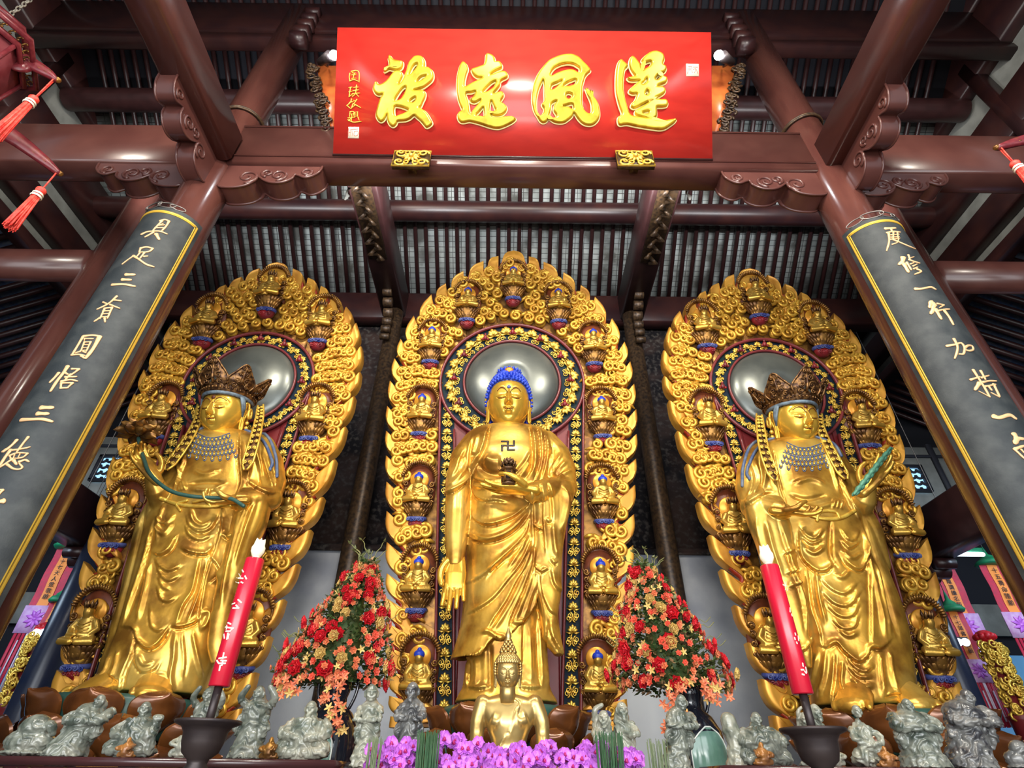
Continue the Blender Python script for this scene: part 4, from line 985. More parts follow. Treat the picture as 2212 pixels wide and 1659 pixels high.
# ================================================================== statues: heads, hands, cloth
def G2(x, z, cx, cz, rx, rz): return np.exp(-((x - cx) / rx) ** 2 - ((z - cz) / rz) ** 2)
def sst(a, b, x):
    t = np.clip((x - a) / (b - a), 0, 1); return t * t * (3 - 2 * t)
def head_geo(hw, hd, hh, nu=240, nv=240, wide=1.0):
    """Serene closed-lidded face; faces -Y, chin at -hh, crown at +hh."""
    az = np.linspace(-pi, pi, nu, endpoint=False); az = az - .55 * np.sin(az) * 1.0      # denser at the front
    el = np.linspace(-pi / 2 + .012, pi / 2 - .012, nv)
    A, E = np.meshgrid(az, el); x = np.cos(E) * np.sin(A); y = -np.cos(E) * np.cos(A); z = np.sin(E)
    # squarish oval, fuller cheeks, rounded jaw
    pw = .86; x = np.sign(x) * np.abs(x) ** pw * np.cos(E) ** (1 - pw) ; 
    jaw = 1 - .20 * sst(-.25, -1.0, z) ; x = x * jaw; yf = np.where(y < 0, 1, 1)
    y = y * (1 - .10 * sst(-.3, -1, z))
    fr = sst(.10, -.25, y); fx = x
    d = np.zeros_like(x)
    ax = np.abs(fx)
    d += .035 * G2(ax, z, .42, -.36, .26, .26)
    d -= .065 * G2(ax, z, .34, .0, .22, .12)                                  # sockets
    lid = G2(ax, z, .36, -.060, .18, .085); d += .085 * lid
    zl = -.135 + .05 * ((ax - .36) / .20) ** 2 - .0; slit = np.exp(-((z - zl) / .017) ** 2) * sst(.12, .18, ax) * sst(.60, .53, ax); d -= .055 * slit
    d += .016 * np.exp(-((z - zl - .028) / .014) ** 2) * sst(.13, .19, ax) * sst(.60, .54, ax)
    zc = .015 - .30 * (ax - .36) ** 2 * 1.6; d -= .016 * np.exp(-((z - zc) / .014) ** 2) * sst(.10, .2, ax) * sst(.64, .5, ax)
    zb = .075 + .155 * np.sin(np.clip((ax - .05) / .62, 0, 1) * pi * .86 + .20)   # brow arcs
    bro = sst(.05, .10, ax) * sst(.72, .60, ax); d += .034 * np.exp(-((z - zb) / .028) ** 2) * bro; d -= .012 * np.exp(-((z - zb - .045) / .012) ** 2) * bro
    s = sst(.18, -.28, z); nw = .050 + .055 * s; nz = sst(.22, .05, z) * sst(-.350, -.310, z)
    d += (.055 + .20 * s) * np.exp(-(ax / nw) ** 2) * nz
    d += .085 * G2(ax, z, .10, -.275, .060, .050); d += .06 * G2(ax, z, 0, -.275, .07, .05)
    d -= .05 * G2(ax, z, .055, -.335, .035, .018)
    d -= .018 * G2(ax, z, 0, -.375, .025, .03)
    zm = -.455 + .06 * (ax / .2) ** 2 * .5
    d += .070 * np.exp(-((z - (-.425 - .012 * np.cos(ax * 26) + .02 * (ax / .2))) / .032) ** 2) * np.exp(-(ax / .165) ** 4)
    d += .080 * np.exp(-((z + .505) / .040) ** 2) * np.exp(-(ax / .12) ** 4)
    d -= .060 * np.exp(-((z - zm) / .013) ** 2) * np.exp(-(ax / .20) ** 4)
    d -= .030 * G2(ax, z, .215, -.445, .04, .05)
    d -= .030 * G2(ax, z, 0, -.60, .16, .04)
    d += .065 * G2(ax, z, 0, -.77, .21, .13)
    y2 = y - d * fr
    V = np.stack([x * hw, y2 * hd, z * hh], -1)
    g = Geo(); g.grid(V, wrap=True, caps=True); return g
def ear_geo(s, x, z, h, y=.05):
    """long-lobed ear on side s"""
    g = Geo(); o = np.array([s * x, y, z])
    P_ = [(0, -.02, .30), (.05, .03, .42), (.10, .10, .40), (.12, .12, .20), (.09, .09, 0), (.05, .03, -.25), (.06, .02, -.50), (.04, -.02, -.62), (.0, -.04, -.52), (0, -.04, -.25)]
    q = spline([(s * a * h + o[0], b * h + o[1], c * h + o[2]) for a, b, c in P_], 40, closed=True); g.tube(q, .040 * h, 7, closed=True)
    g.tube(spline([(s * .03 * h + o[0], .02 * h + o[1], c * h + o[2]) for c in (.34, .1, -.2, -.52)], 14), np.array([(.05, .10), (.045, .10), (.04, .08), (.035, .07), (.05, .06)] + [(.05, .06)] * 9) * h, 8, up=(0, 1, 0), cap='round')
    return g
def hand_geo(M, side, fingers, scale=1.0, thumb=None, palm=(.045, .020)):
    """Right-handed frame: palm centre at origin, fingers along +Y', palm facing +Z', thumb side = side*X'.
    fingers: four lists of (spread, length, curl per joint)"""
    g = Geo()
    g.tube([(0, -.10, 0), (0, -.05, .002), (0, 0, .004), (0, .045, .0)], np.array([(.030, .024), (.040, .022), (.046, .020), (.044, .017)]), 14, up=(0, 0, 1), cap='round')
    base = [(.034, .045), (.012, .052), (-.012, .049), (-.034, .040)]
    L0 = [.082, .092, .086, .068]; R0 = [.0125, .013, .0125, .011]
    for k in range(4):
        spread, ln, cu = fingers[k]; bx, by = base[k]
        p = np.array([side * bx, by, 0.0]); a = side * spread; c = 0; pts = [p.copy()]
        for j, fr_ in enumerate((.42, .32, .26)):
            c += cu[j]; dvec = np.array([sin(a) * cos(c), cos(a) * cos(c), sin(c)]); p = p + dvec * L0[k] * ln * fr_; pts.append(p.copy())
        q = spline(pts, 11); g.tube(q, np.linspace(R0[k], R0[k] * .72, 11), 9, cap='round')
    th = thumb or [(side * .040, -.045, .010), (side * .062, -.012, .022), (side * .068, .022, .030), (side * .064, .048, .030)]
    g.tube(spline(th, 10), np.linspace(.0175, .011, 10), 9, cap='round')
    o = Geo(); o.geo(g, M=M @ TR(s=scale)); return o
FL = lambda ln=1.0, s=(.08, .02, -.03, -.09), c=(.10, .15, .12): [(s[k], ln, c) for k in range(4)]

def seg_dist(px, py, line):
    """signed pixel distance from points to a polyline and position along it (0..1)"""
    L = np.asarray(line, float); best = np.full(px.shape, 1e9); sgn = np.zeros(px.shape); tt = np.zeros(px.shape)
    seg = np.linalg.norm(np.diff(L, axis=0), axis=1); cum = np.concatenate([[0], np.cumsum(seg)]); tot = cum[-1]
    for i in range(len(L) - 1):
        a = L[i]; d = L[i + 1] - a; l2 = d @ d + 1e-9
        t = ((px - a[0]) * d[0] + (py - a[1]) * d[1]) / l2; tc = np.clip(t, 0, 1)
        ex = px - a[0] - tc * d[0]; ey = py - a[1] - tc * d[1]; e = ex * ex + ey * ey
        m = e < best; best[m] = e[m]; tt[m] = (cum[i] + tc[m] * seg[i]) / tot
        sgn[m] = np.sign((d[0] * (py[m] - a[1]) - d[1] * (px[m] - a[0])))
    return np.sqrt(best), sgn, tt
def carve(g, folds, hems=(), off=(0, 0, 0), facing=.02, yfront=None, ypx=None):
    """Press folds drawn in the nominal front view into the cloth surface (real displacement along the normals).
    fold = ('s'|'r', width_px, height_m, [(px,py)...]); 's' raises the side to the left of travel and drops sharply on the other."""
    V, N = normals(g); W = V + np.asarray(off); x, y = proj(W); view = W - CC; view /= np.linalg.norm(view, axis=1)[:, None]
    fac = -(N * view).sum(1); wgt = sst(facing, facing + .25, fac)
    D = np.zeros(len(V))
    for f in folds:
        kind, wd, hm, pts = f[:4]; L = spline(pts, max(8, 5 * len(pts))) if len(pts) > 2 else np.array(pts, float)
        R = wd * 3.2; lo = L.min(0) - R; hi = L.max(0) + R
        m = (x > lo[0]) & (x < hi[0]) & (y > lo[1]) & (y < hi[1]) & (wgt > 0)
        if not m.any(): continue
        ds, sg, tt = seg_dist(x[m], y[m], L)
        end = np.minimum(1, np.minimum(tt, 1 - tt) * 5 + .12)
        if kind == 'r': h = hm * np.exp(-(ds / wd) ** 2) * end
        elif kind == 'g': h = -hm * np.exp(-(ds / wd) ** 2) * end
        else:
            sd = ds * sg; h = np.where(sd < 0, hm * np.exp(sd / (wd * 1.5)) * (1 - np.exp(sd / 1.0) * .0), -hm * .85 * np.exp(-sd / (wd * .48)))
            k = np.clip(sd / 1.9, -1, 1); mid = np.abs(sd) < 1.9
            h = np.where(mid, hm * (.075 - .925 * k), h) * end
        D[m] += h
    for h_ in hems:                                                          # raised cloth layers: closed outline, height, soft
        pts, hm, soft = h_; L = spline(pts, 6 * len(pts), closed=True); L = np.vstack([L, L[:1]])
        ds, _, _ = seg_dist(x, y, L); ins = np.zeros(len(x), bool); j = len(L) - 2
        for i in range(len(L) - 1):
            xi, yi = L[i]; xj, yj = L[j]; c = ((yi > y) != (yj > y)) & (x < (xj - xi) * (y - yi) / (yj - yi + 1e-12) + xi); ins ^= c; j = i
        D += wgt * np.where(ins, hm * sst(0, soft, ds), 0)
    D = D * wgt
    for _ in range(1):                                                      # ease the pressed lines over the mesh
        S_ = np.zeros(len(D)); C_ = np.zeros(len(D))
        for f in g.F:
            a = D[f].mean(1)
            for k in range(f.shape[1]): S_ += np.bincount(f[:, k], a, len(D)); C_ += np.bincount(f[:, k], minlength=len(D))
        D = S_ / np.maximum(C_, 1)
    V = V + N * (D * 1.15)[:, None]
    g.V = [V]; return g
def rows_tube(g, rows, Y, n=64, yoff=None, pw=1.0, cap=True):
    """Closed body from silhouette rows (py, px_left, px_right, front_depth, back_depth, y_shift)"""
    secs = []
    for r in rows:
        py, xl, xr, fd, bd = r[:5]; ys = r[5] if len(r) > 5 else 0
        a, b = P(xl, py, Y + ys), P(xr, py, Y + ys); c = (a + b) / 2; secs.append((c[0], Y + ys, c[2], (b[0] - a[0]) / 2, fd, bd))
    S = np.array(secs)[::-1]; m = max(40, len(S) * 6); z = np.linspace(0, 1, m)
    S = spline(S, m); th = np.linspace(0, 2 * pi, n, endpoint=False); V = np.zeros((m, n, 3))
    cs, sn = np.cos(th), np.sin(th); cs = np.sign(cs) * np.abs(cs) ** pw; sn = np.sign(sn) * np.abs(sn) ** pw
    for i in range(m):
        cx, cy, cz, hw, fd, bd = S[i]; V[i, :, 0] = cx + hw * cs; V[i, :, 1] = cy + np.where(sn > 0, bd, fd) * sn; V[i, :, 2] = cz
    g.grid(V, wrap=True, caps=True); return g
# ------------------------------------------------------------------ centre statue
def c5(L): return [(940 + a / 4.878, 900 + b / 4.878) for a, b in L]
def c6(L): return [(940 + a / 4.878, 1220 + b / 4.878) for a, b in L]
def shift(g, base):
    for V in g.V: V -= np.asarray(base, float)
    return g
def hemcut(g, hem):
    """keep cloth above a hem line drawn in the front view"""
    H = np.array(sorted(hem)); 
    for V in g.V:
        x, y = proj(V); lim = np.interp(x, H[:, 0], H[:, 1]); m = y > lim
        for i in np.where(m)[0]:
            V[i, 2] = P(x[i], lim[i], V[i, 1])[2]
    return g
class Surf:
    def __init__(s, g):
        s.V, s.N = normals(g); s.x, s.y = proj(s.V); v = s.V - CC; s.d = np.linalg.norm(v, axis=1); s.f = -(s.N * v).sum(1) / s.d
    def at(s, px, py, off=.006):
        m = (np.abs(s.x - px) < 6) & (np.abs(s.y - py) < 6) & (s.f > .1)
        idx = np.where(m)[0]
        if not len(idx): 
            idx = np.argsort((s.x - px) ** 2 + (s.y - py) ** 2)[:8]
        dm = s.d[idx].min(); idx = idx[s.d[idx] < dm + .15]
        i = idx[np.argmin((s.x[idx] - px) ** 2 + (s.y[idx] - py) ** 2)]
        d = ray(px, py); k = ((s.V[i] - CC) @ s.N[i]) / (d @ s.N[i] + 1e-9); q = CC + d * k
        if np.linalg.norm(q - s.V[i]) > .06: q = s.V[i]
        return q + s.N[i] * off, s.N[i]
    def line(s, g, pts, w, t=.006, n=None, off=.004):
        q = spline(pts, n or max(6, len(pts) * 5)) if len(pts) > 2 else np.array(pts[0]) + (np.array(pts[1]) - np.array(pts[0])) * np.linspace(0, 1, n or 6)[:, None]
        A = [s.at(a, b, off) for a, b in q]
        g.tube([a for a, _ in A], np.array([(w, t)] * len(q)), 6, up=np.array([b for _, b in A]), cap='round')

YC = 5.6
b0 = np.array([0.0, YC, 2.05])
stC = thing('standing_buddha', 'golden standing statue with blue curled hair, tallest in the centre', 'statue', tuple(b0))
g = Geo()
rows_tube(g, [(925, 1050, 1148, .13, .12), (930, 1030, 1168, .18, .16), (938, 1014, 1186, .22, .18), (952, 1006, 1196, .25, .19), (975, 1003, 1202, .28, .2), (1000, 1006, 1205, .31, .2), (1054, 1013, 1206, .31, .2), (1100, 1011, 1208, .33, .2),
              (1150, 1008, 1204, .34, .2), (1200, 1007, 1199, .34, .2), (1240, 1006, 1195, .34, .2), (1300, 1001, 1190, .33, .2), (1345, 996, 1186, .33, .2), (1384, 987, 1184, .33, .2), (1430, 972, 1182, .34, .2)], YC, pw=.92)
hemcut(g, c6([(-200, 1010), (160, 1012), (300, 1000), (430, 960), (520, 890), (555, 820), (560, 770), (640, 772), (740, 782), (800, 740), (800, 610), (900, 612), (980, 560), (1040, 470), (1070, 330), (1075, 150), (1300, 120), (1700, 120)]))
sk = Geo(); rows_tube(sk, [(1240, 1014, 1180, .27, .18), (1350, 1012, 1180, .27, .18), (1420, 1010, 1180, .27, .18), (1460, 1006, 1184, .28, .18), (1490, 998, 1190, .30, .18), (1508, 988, 1200, .32, .18), (1520, 982, 1205, .33, .18)], YC, pw=.9)
g.geo(sk)
# arms and sleeves
g.tube([P(1028, 955, YC), P(1004, 990, YC - .02), P(992, 1040, YC - .05), P(990, 1078, YC - .1)], np.array([.15, .165, .15, .125]), 20, cap='round')
sl = Geo(); rows_tube(sl, [(1000, 975, 1016, .16, .16), (1025, 969, 1017, .18, .17), (1050, 963, 1018, .19, .17), (1072, 960, 1018, .19, .17), (1085, 962, 1016, .18, .16)], YC - .05)
hemcut(sl, c5([(0, 850), (95, 825), (200, 785), (290, 725), (340, 665), (380, 600), (500, 560)])); g.geo(sl)
g.tube([P(990, 1060, YC - .10), P(988, 1110, YC - .14), P(985, 1160, YC - .16), P(985, 1200, YC - .17), P(984, 1214, YC - .17)], np.array([.135, .13, .115, .098, .094]), 20, cap='round')
g.tube([P(1180, 955, YC), P(1204, 985, YC - .03), P(1215, 1015, YC - .08), P(1220, 1048, YC - .15)], np.array([.14, .155, .15, .13]), 20, cap='round')
g.tube([P(1222, 1052, YC - .15), P(1190, 1058, YC - .28), P(1165, 1062, YC - .36), P(1150, 1063, YC - .40)], np.array([.13, .13, .115, .10]), 20, cap='round')
sl = Geo(); rows_tube(sl, [(1046, 1150, 1238, .13, .2), (1064, 1146, 1241, .15, .2), (1095, 1146, 1234, .15, .2), (1135, 1148, 1224, .14, .2), (1187, 1152, 1216, .13, .2), (1228, 1155, 1213, .12, .2), (1281, 1160, 1212, .11, .2), (1330, 1166, 1206, .10, .18), (1380, 1176, 1212, .09, .16), (1415, 1198, 1217, .06, .1)], YC - .22, pw=.85)
g.geo(sl)
body = remesh(g, .0095, 4)
F5 = [('s', 6, .034, [(370, 640), (400, 540), (440, 460), (490, 380), (525, 300), (545, 200), (575, 85)]), ('s', 5, .040, [(95, 822), (200, 782), (290, 722), (340, 662), (375, 560)]),
 ('g', 4, .02, [(380, 415), (430, 402), (480, 370)]), ('r', 4, .018, [(400, 200), (350, 350), (320, 520), (250, 650)]), ('r', 4, .016, [(450, 190), (420, 330), (380, 430)]), ('s', 4, .018, [(170, 640), (230, 560), (260, 460), (330, 330)]), ('r', 4, .015, [(140, 730), (220, 680), (290, 580)]),
 ('s', 6, .036, [(985, 70), (1020, 200), (1035, 400), (1020, 550), (960, 660)]), ('s', 5, .026, [(1060, 70), (1100, 200), (1115, 400), (1090, 550), (1050, 670)]), ('s', 5, .026, [(1150, 170), (1170, 350), (1150, 500), (1110, 680)]), ('g', 4, .02, [(1215, 380), (1200, 560), (1200, 670)]),
 ('r', 4, .018, [(1330, 380), (1300, 450), (1240, 540), (1225, 640)]), ('r', 4, .018, [(1390, 460), (1320, 540), (1260, 640)]), ('r', 4, .018, [(1440, 560), (1350, 610), (1290, 660)]), ('r', 5, .020, [(1020, 350), (960, 470), (890, 560), (800, 640)]), ('r', 5, .018, [(1005, 470), (930, 590), (870, 650)]),
 ('g', 7, .022, [(450, 470), (480, 540), (560, 590), (660, 605), (740, 585)]), ('r', 14, .030, [(520, 430), (600, 470), (700, 480)]), ('r', 4, .018, [(400, 640), (500, 680), (640, 690)]), ('r', 4, .018, [(390, 720), (470, 745), (560, 750)]), ('s', 4, .024, [(385, 770), (430, 850), (520, 890), (640, 885), (760, 905)]),
 ('s', 5, .034, [(375, 1000), (400, 1070), (480, 1130), (580, 1145), (720, 1110), (850, 1050), (960, 950), (1000, 900)]), ('s', 5, .034, [(340, 1240), (380, 1290), (480, 1320), (600, 1315), (750, 1260), (880, 1160), (1000, 1000)]), ('r', 4, .02, [(350, 1215), (500, 1278), (620, 1272), (760, 1210), (900, 1090), (980, 980)]),
 ('s', 5, .03, [(545, 1700), (650, 1560), (820, 1400), (950, 1250), (1005, 1080)]), ('r', 4, .02, [(770, 1600), (900, 1400), (980, 1220)]), ('r', 4, .018, [(840, 1640), (950, 1450), (1010, 1280)]),
 ('r', 5, .022, [(1010, 700), (1025, 900), (1020, 1150), (1050, 1400)]), ('s', 5, .028, [(1110, 690), (1130, 900), (1140, 1200), (1160, 1450)]), ('s', 5, .024, [(1190, 690), (1225, 900), (1235, 1100)]), ('r', 5, .024, [(1240, 1120), (1255, 1350), (1285, 1500)]), ('s', 4, .03, [(1030, 1130), (1080, 1185), (1130, 1190)]), ('s', 4, .03, [(1060, 1575), (1120, 1640), (1190, 1610)]), ('s', 4, .028, [(1210, 1500), (1250, 1555), (1290, 1530)]), ('s', 4, .028, [(1160, 1080), (1195, 1120), (1235, 1095)]), ('r', 6, .018, [(1340, 720), (1400, 850), (1380, 1000), (1330, 1200)])]
F6 = [('s', 5, .026, [(300, 212), (450, 150), (650, 10), (850, -150), (990, -300)]), ('s', 5, .026, [(300, 542), (450, 470), (620, 350), (760, 180), (900, 0), (1010, -250)]), ('s', 6, .034, [(550, 700), (640, 560), (760, 380), (860, 180), (960, 0), (1030, -200)]), ('r', 5, .024, [(590, 720), (700, 560), (830, 330), (930, 100), (1010, -80)]),
 ('s', 6, .034, [(770, 690), (800, 560), (880, 380), (960, 180), (1020, 0), (1040, -200)]), ('r', 5, .024, [(830, 590), (890, 450), (970, 250), (1020, 60)]), ('r', 5, .024, [(1070, -180), (1075, 0), (1070, 200), (1050, 400), (1000, 540)]), ('r', 5, .022, [(930, 570), (980, 400), (1040, 200), (1055, 0)]),
 ('r', 4, .03, [(490, 712), (560, 700), (650, 755), (740, 770)]), ('r', 4, .02, [(810, 600), (880, 605), (940, 590)]), ('r', 4, .022, [(190, 990), (300, 985), (420, 950), (510, 880)]),
 ('g', 5, .026, [(570, 830), (570, 1000), (580, 1340)]), ('s', 5, .026, [(345, 1290), (350, 1150), (355, 1000)]), ('s', 5, .026, [(900, 1290), (915, 900), (920, 620)]), ('s', 5, .028, [(1075, 560), (1090, 900), (1115, 1300)]), ('s', 5, .024, [(1180, 600), (1190, 900), (1240, 1300), (1290, 1370)]), ('r', 5, .022, [(1140, 700), (1150, 1000), (1180, 1350)]),
 ('r', 5, .024, [(300, 1050), (290, 1200), (230, 1400)]), ('r', 5, .02, [(430, 980), (440, 1150), (420, 1280)]), ('r', 6, .02, [(990, 640), (1000, 900), (1010, 1280)]), ('s', 4, .032, [(340, 1298), (450, 1312), (560, 1290)]), ('s', 4, .032, [(890, 1290), (1000, 1308), (1115, 1300)]),
 ('s', 5, .028, [(1110, 120), (1130, 300), (1200, 480), (1285, 540)]), ('s', 5, .028, [(1215, 40), (1250, 200), (1335, 300)]), ('s', 5, .03, [(1190, 560), (1230, 760), (1350, 975)])]
folds = [(k, w * .85, h * 1.35, c5(p)) for k, w, h, p in F5] + [(k, w, h, c6(p)) for k, w, h, p in F6]
body = carve(body, folds)
SC_ = Surf(body)
g = Geo()
for ln in ([(700, 262), (768, 262)], [(766, 262), (766, 352)], [(766, 350), (836, 350)], [(830, 255), (830, 306)], [(700, 306), (832, 306)], [(705, 306), (705, 362)]): SC_.line(g, c5(ln), .012, .004)
sw = g
body = shift(body, b0); body.build('robe', 'gold', stC)
shift(sw, b0).build('chest_emblem', 'iron_dark', stC)
# neck rings and head
def statue_head(st, b0, cpx, cpy, Y, hw, hh, hd, rx, rz, hair, mface='gold_face', urna='paint_blue', lips=False):
    c = P(cpx, cpy, Y); M = TR(tuple(c - b0), rx=rx, rz=rz)
    hz = Geo(); hz.geo(head_geo(hw, hd, hh), M=M)
    for s in (-1, 1): hz.geo(ear_geo(s, hw * .95, -.10 * hh, hh * .90, y=-.02), M=M)
    o = hz.build('head', mface, st)
    n = Geo(); n.lathe([(hw * .86, -hh * 1.46), (hw * .80, -hh * 1.34), (hw * .735, -hh * 1.30), (hw * .76, -hh * 1.20), (hw * .69, -hh * 1.15), (hw * .71, -hh * 1.02), (hw * .66, -hh * .9), (hw * .60, -hh * .5)], 40)
    nn = Geo(); nn.geo(n, M=TR(tuple(c - b0 + np.array([0, .02, 0])), rx=rx * .3)); nn.build('neck', mface, st)
    u = Geo(); u.sphere((0, -hd * .985, hh * .235), (.024, .016, .024), 12, 8); uu = Geo(); uu.geo(u, M=M); uu.build('forehead_mark', urna, o)
    # dark painted brow, lash and mouth lines lying on the face
    hv = head_geo(hw, hd, hh, 160, 160).V[0]; hv = hv[hv[:, 1] < -.2 * hd]; lines = Geo()
    def onface(u, v):
        k = np.argmin((hv[:, 0] - u * hw) ** 2 + (hv[:, 2] - v * hh) ** 2); q = hv[k].copy(); q[0] = u * hw; q[2] = v * hh; return q + np.array([0, -.003, 0])
    for s in (-1, 1):
        for pts, w in (([(.07, .03), (.14, .13), (.28, .205), (.45, .21), (.62, .13)], .0045), ([(.15, -.105), (.26, -.125), (.38, -.130), (.52, -.105)], .0042)):
            q = spline([(a, b) for a, b in pts], 20); lines.tube([onface(s * a * .93, b) for a, b in q], w * (hw / .25), 5)
    q = spline([(-.19, -.43), (-.10, -.452), (0, -.447), (.10, -.452), (.19, -.43)], 20); lines.tube([onface(a, b) for a, b in q], .0045 * (hw / .25), 5)
    lg = Geo(); lg.geo(lines, M=M); lg.build('painted_lines', 'niche_lacquer', o)
    return o, M, c
headC, MC, cC = statue_head(stC, b0, 1099, 873, YC - .06, .250, .40, .28, .14, 0, 'blue')
h = Geo(); hw, hh, hd = .250, .40, .28
def hairline(az):                                                   # az 0 at the front
    a = abs(az); return np.interp(a, [0, .5, 1.0, 1.35, 1.6, 2.2, pi], [.50, .48, .40, .16, -.12, -.55, -.62])
nA, nE = 90, 40; V = np.zeros((nE, nA, 3))
for i in range(nA):
    az = -pi + 2 * pi * i / nA; z0 = hairline(az)
    for k in range(nE):
        e0 = math.asin(max(-.98, min(.98, z0))); e = e0 + (pi / 2 - .01 - e0) * k / (nE - 1); 
        cr = abs(cos(e) * sin(az)) ** .86 * cos(e) ** .14 * (1 if sin(az) > 0 else -1)
        rr = 1.05 if k else 1.0; V[k, i] = (hw * rr * cr, -hd * rr * cos(e) * cos(az), hh * rr * sin(e))
h.grid(V, wrap=True, caps=True)
h.sphere((0, .02, hh * 1.03), (.135, .14, .085), 20, 12)
for row in range(12):
    e_ = row / 12
    n = int(32 * cos(e_ * 1.25)) + 4
    for i in range(n):
        az = -pi + 2 * pi * (i + .5 * (row % 2)) / n; z0 = hairline(az); e0 = math.asin(z0); e = e0 + (1.45 - e0) * (e_ ** .9) + .03
        cr = abs(cos(e) * sin(az)) ** .86 * cos(e) ** .14 * (1 if sin(az) > 0 else -1)
        d_ = np.array([cr * hw, -cos(e) * cos(az) * hd, sin(e) * hh]); nn_ = d_ / np.array([hw, hd, hh]) ** 2; nn_ /= np.linalg.norm(nn_); p = d_ * 1.05
        h.tube([p, p + nn_ * .012, p + nn_ * .026, p + nn_ * .036], [.023, .021, .013, .004], 8)
for k in range(16):
    a = 2 * pi * k / 16; p = np.array([.12 * cos(a), .02 + .125 * sin(a), hh * 1.08]); nn_ = np.array([cos(a), sin(a), .8]); nn_ /= np.linalg.norm(nn_); h.tube([p, p + nn_ * .02, p + nn_ * .045], [.028, .022, .005], 8)
hm = Geo(); hm.geo(h, M=MC); hm.build('hair', 'hair_blue', headC)
j = Geo(); j.sphere((0, -hd * .62, hh * .94), (.055, .03, .040), 14, 8); jm = Geo(); jm.geo(j, M=MC); jm.build('hair_jewel', 'niche_orange', headC)
# hands
hnd = Geo()
c = P(984, 1240, YC - .20); M = np.eye(4); M[:3, 0] = (-1, 0, 0); M[:3, 1] = (0, -.10, -1); M[:3, 2] = (0, -1, .10); M[:3, 3] = c
hnd.geo(hand_geo(M, 1, [(.10, 1.05, (.06, .10, .10)), (.03, 1.05, (.03, .05, .08)), (-.03, 1.05, (.05, .08, .10)), (-.10, 1.05, (.08, .10, .12))], 2.35, thumb=[(.036, -.05, .008), (.056, -.015, .018), (.058, .025, .026), (.050, .055, .030)]))
shift(remesh(hnd, .0075, 1), b0).build('hand', 'gold_face', stC); hnd = Geo()
c = P(1108, 1058, YC - .46); M[:3, 0] = (0, 1, 0); M[:3, 1] = (-1, -.0, .05); M[:3, 2] = (.05, -.05, 1); M[:3, 3] = c
hnd.geo(hand_geo(M, -1, [(.10, 1.0, (.10, .14, .16)), (.03, 1.0, (.04, .10, .12)), (-.04, 1.0, (.06, .10, .12)), (-.12, 1.0, (.12, .12, .12))], 2.25, thumb=[(-.036, -.05, .012), (-.060, -.01, .03), (-.058, .03, .045), (-.048, .06, .050)]))
shift(remesh(hnd, .0075, 1), b0).build('hand', 'gold_face', stC)
# little stupa held in the palm
cs = P(1098, 1049, YC - .55); stp = thing('miniature_stupa', 'small dark gold stupa with lotus top held in the centre statue\'s palm', 'stupa', tuple(cs))
g = Geo(); g.lathe([(.09, 0), (.095, .02), (.06, .04), (.055, .055)], 8); 
for z, r in ((.06, .085),): g.lathe([(r, z), (r, z + .20)], 6)
g.lathe([(.115, .26), (.12, .275), (.10, .29), (.07, .30), (.065, .33)], 6); g.build('tower', 'stupa', stp, smooth=False)
g = Geo(); g.box((0, -.075, .15), (.05, .02, .12)); g.tube([(-.025, -.078, .10), (-.025, -.078, .19), (0, -.078, .215), (.025, -.078, .19), (.025, -.078, .10)], .006, 5); g.build('doorway', 'iron_dark', stp)
g = Geo()
for row, (r, z) in enumerate(((.095, .34), (.085, .38), (.06, .42))):
    for i in range(10):
        a = 2 * pi * (i + .5 * row) / 10; g.tube([(r * .4 * cos(a), r * .4 * sin(a), z), (r * cos(a), r * sin(a), z + .01), (r * 1.15 * cos(a), r * 1.15 * sin(a), z + .05)], np.array([(.02, .01), (.03, .012), (.006, .005)]), 6, up=(cos(a), sin(a), .2))
g.build('lotus_top', 'stupa', stp)
for k in range(6):
    a = 2 * pi * k / 6
g = Geo()
for k in range(6):
    a = 2 * pi * k / 6; g.tube([(.085 * cos(a), .085 * sin(a), .05), (.085 * cos(a), .085 * sin(a), .26)], .010, 6); g.tube([(.11 * cos(a), .11 * sin(a), .27), (.135 * cos(a), .135 * sin(a), .30)], [.012, .003], 5)
g.build('pillars', 'gold_dark', stp); stp.scale = (.80, .80, .62)
# ------------------------------------------------------------------ lotus pedestals
def petal(L, W, bulge=.12, curl_=.10, th=.018, n=12, tip=.35):
    """petal standing on its base: grows along +Z, bulges to -Y, tip curls out"""
    u = np.linspace(-1, 1, n); v = np.linspace(0, 1, n)
    def surf(o):
        V = np.zeros((n, n, 3))
        for i, b in enumerate(v):
            w = W * (.42 + .58 * sin(pi * min(1, b / .62) / 2)) if b < .62 else W * sqrt(max(0, 1 - ((b - .62) / .38) ** 2)) * 1.0
            w = max(w, .004)
            for j, a in enumerate(u):
                out = bulge * sin(pi * b * .85) * (1 - .55 * a * a) + curl_ * max(0, b - .7) / .3 * (1 - .3 * a * a)
                V[i, j] = (w * a, -out - .0 + W * .30 * a * a - o, L * b + (L * tip * .25 * (1 - abs(a)) ** 2 * b ** 6))
        return V
    g = Geo(); A, B = surf(th / 2), surf(-th / 2)
    ring = lambda S: np.vstack([S[0, :], S[1:, -1], S[-1, -2::-1], S[-2:0:-1, 0]])
    g.grid(A); g.grid(B[:, ::-1]); g.grid(np.stack([ring(A), ring(B)], 0), wrap=True); return g
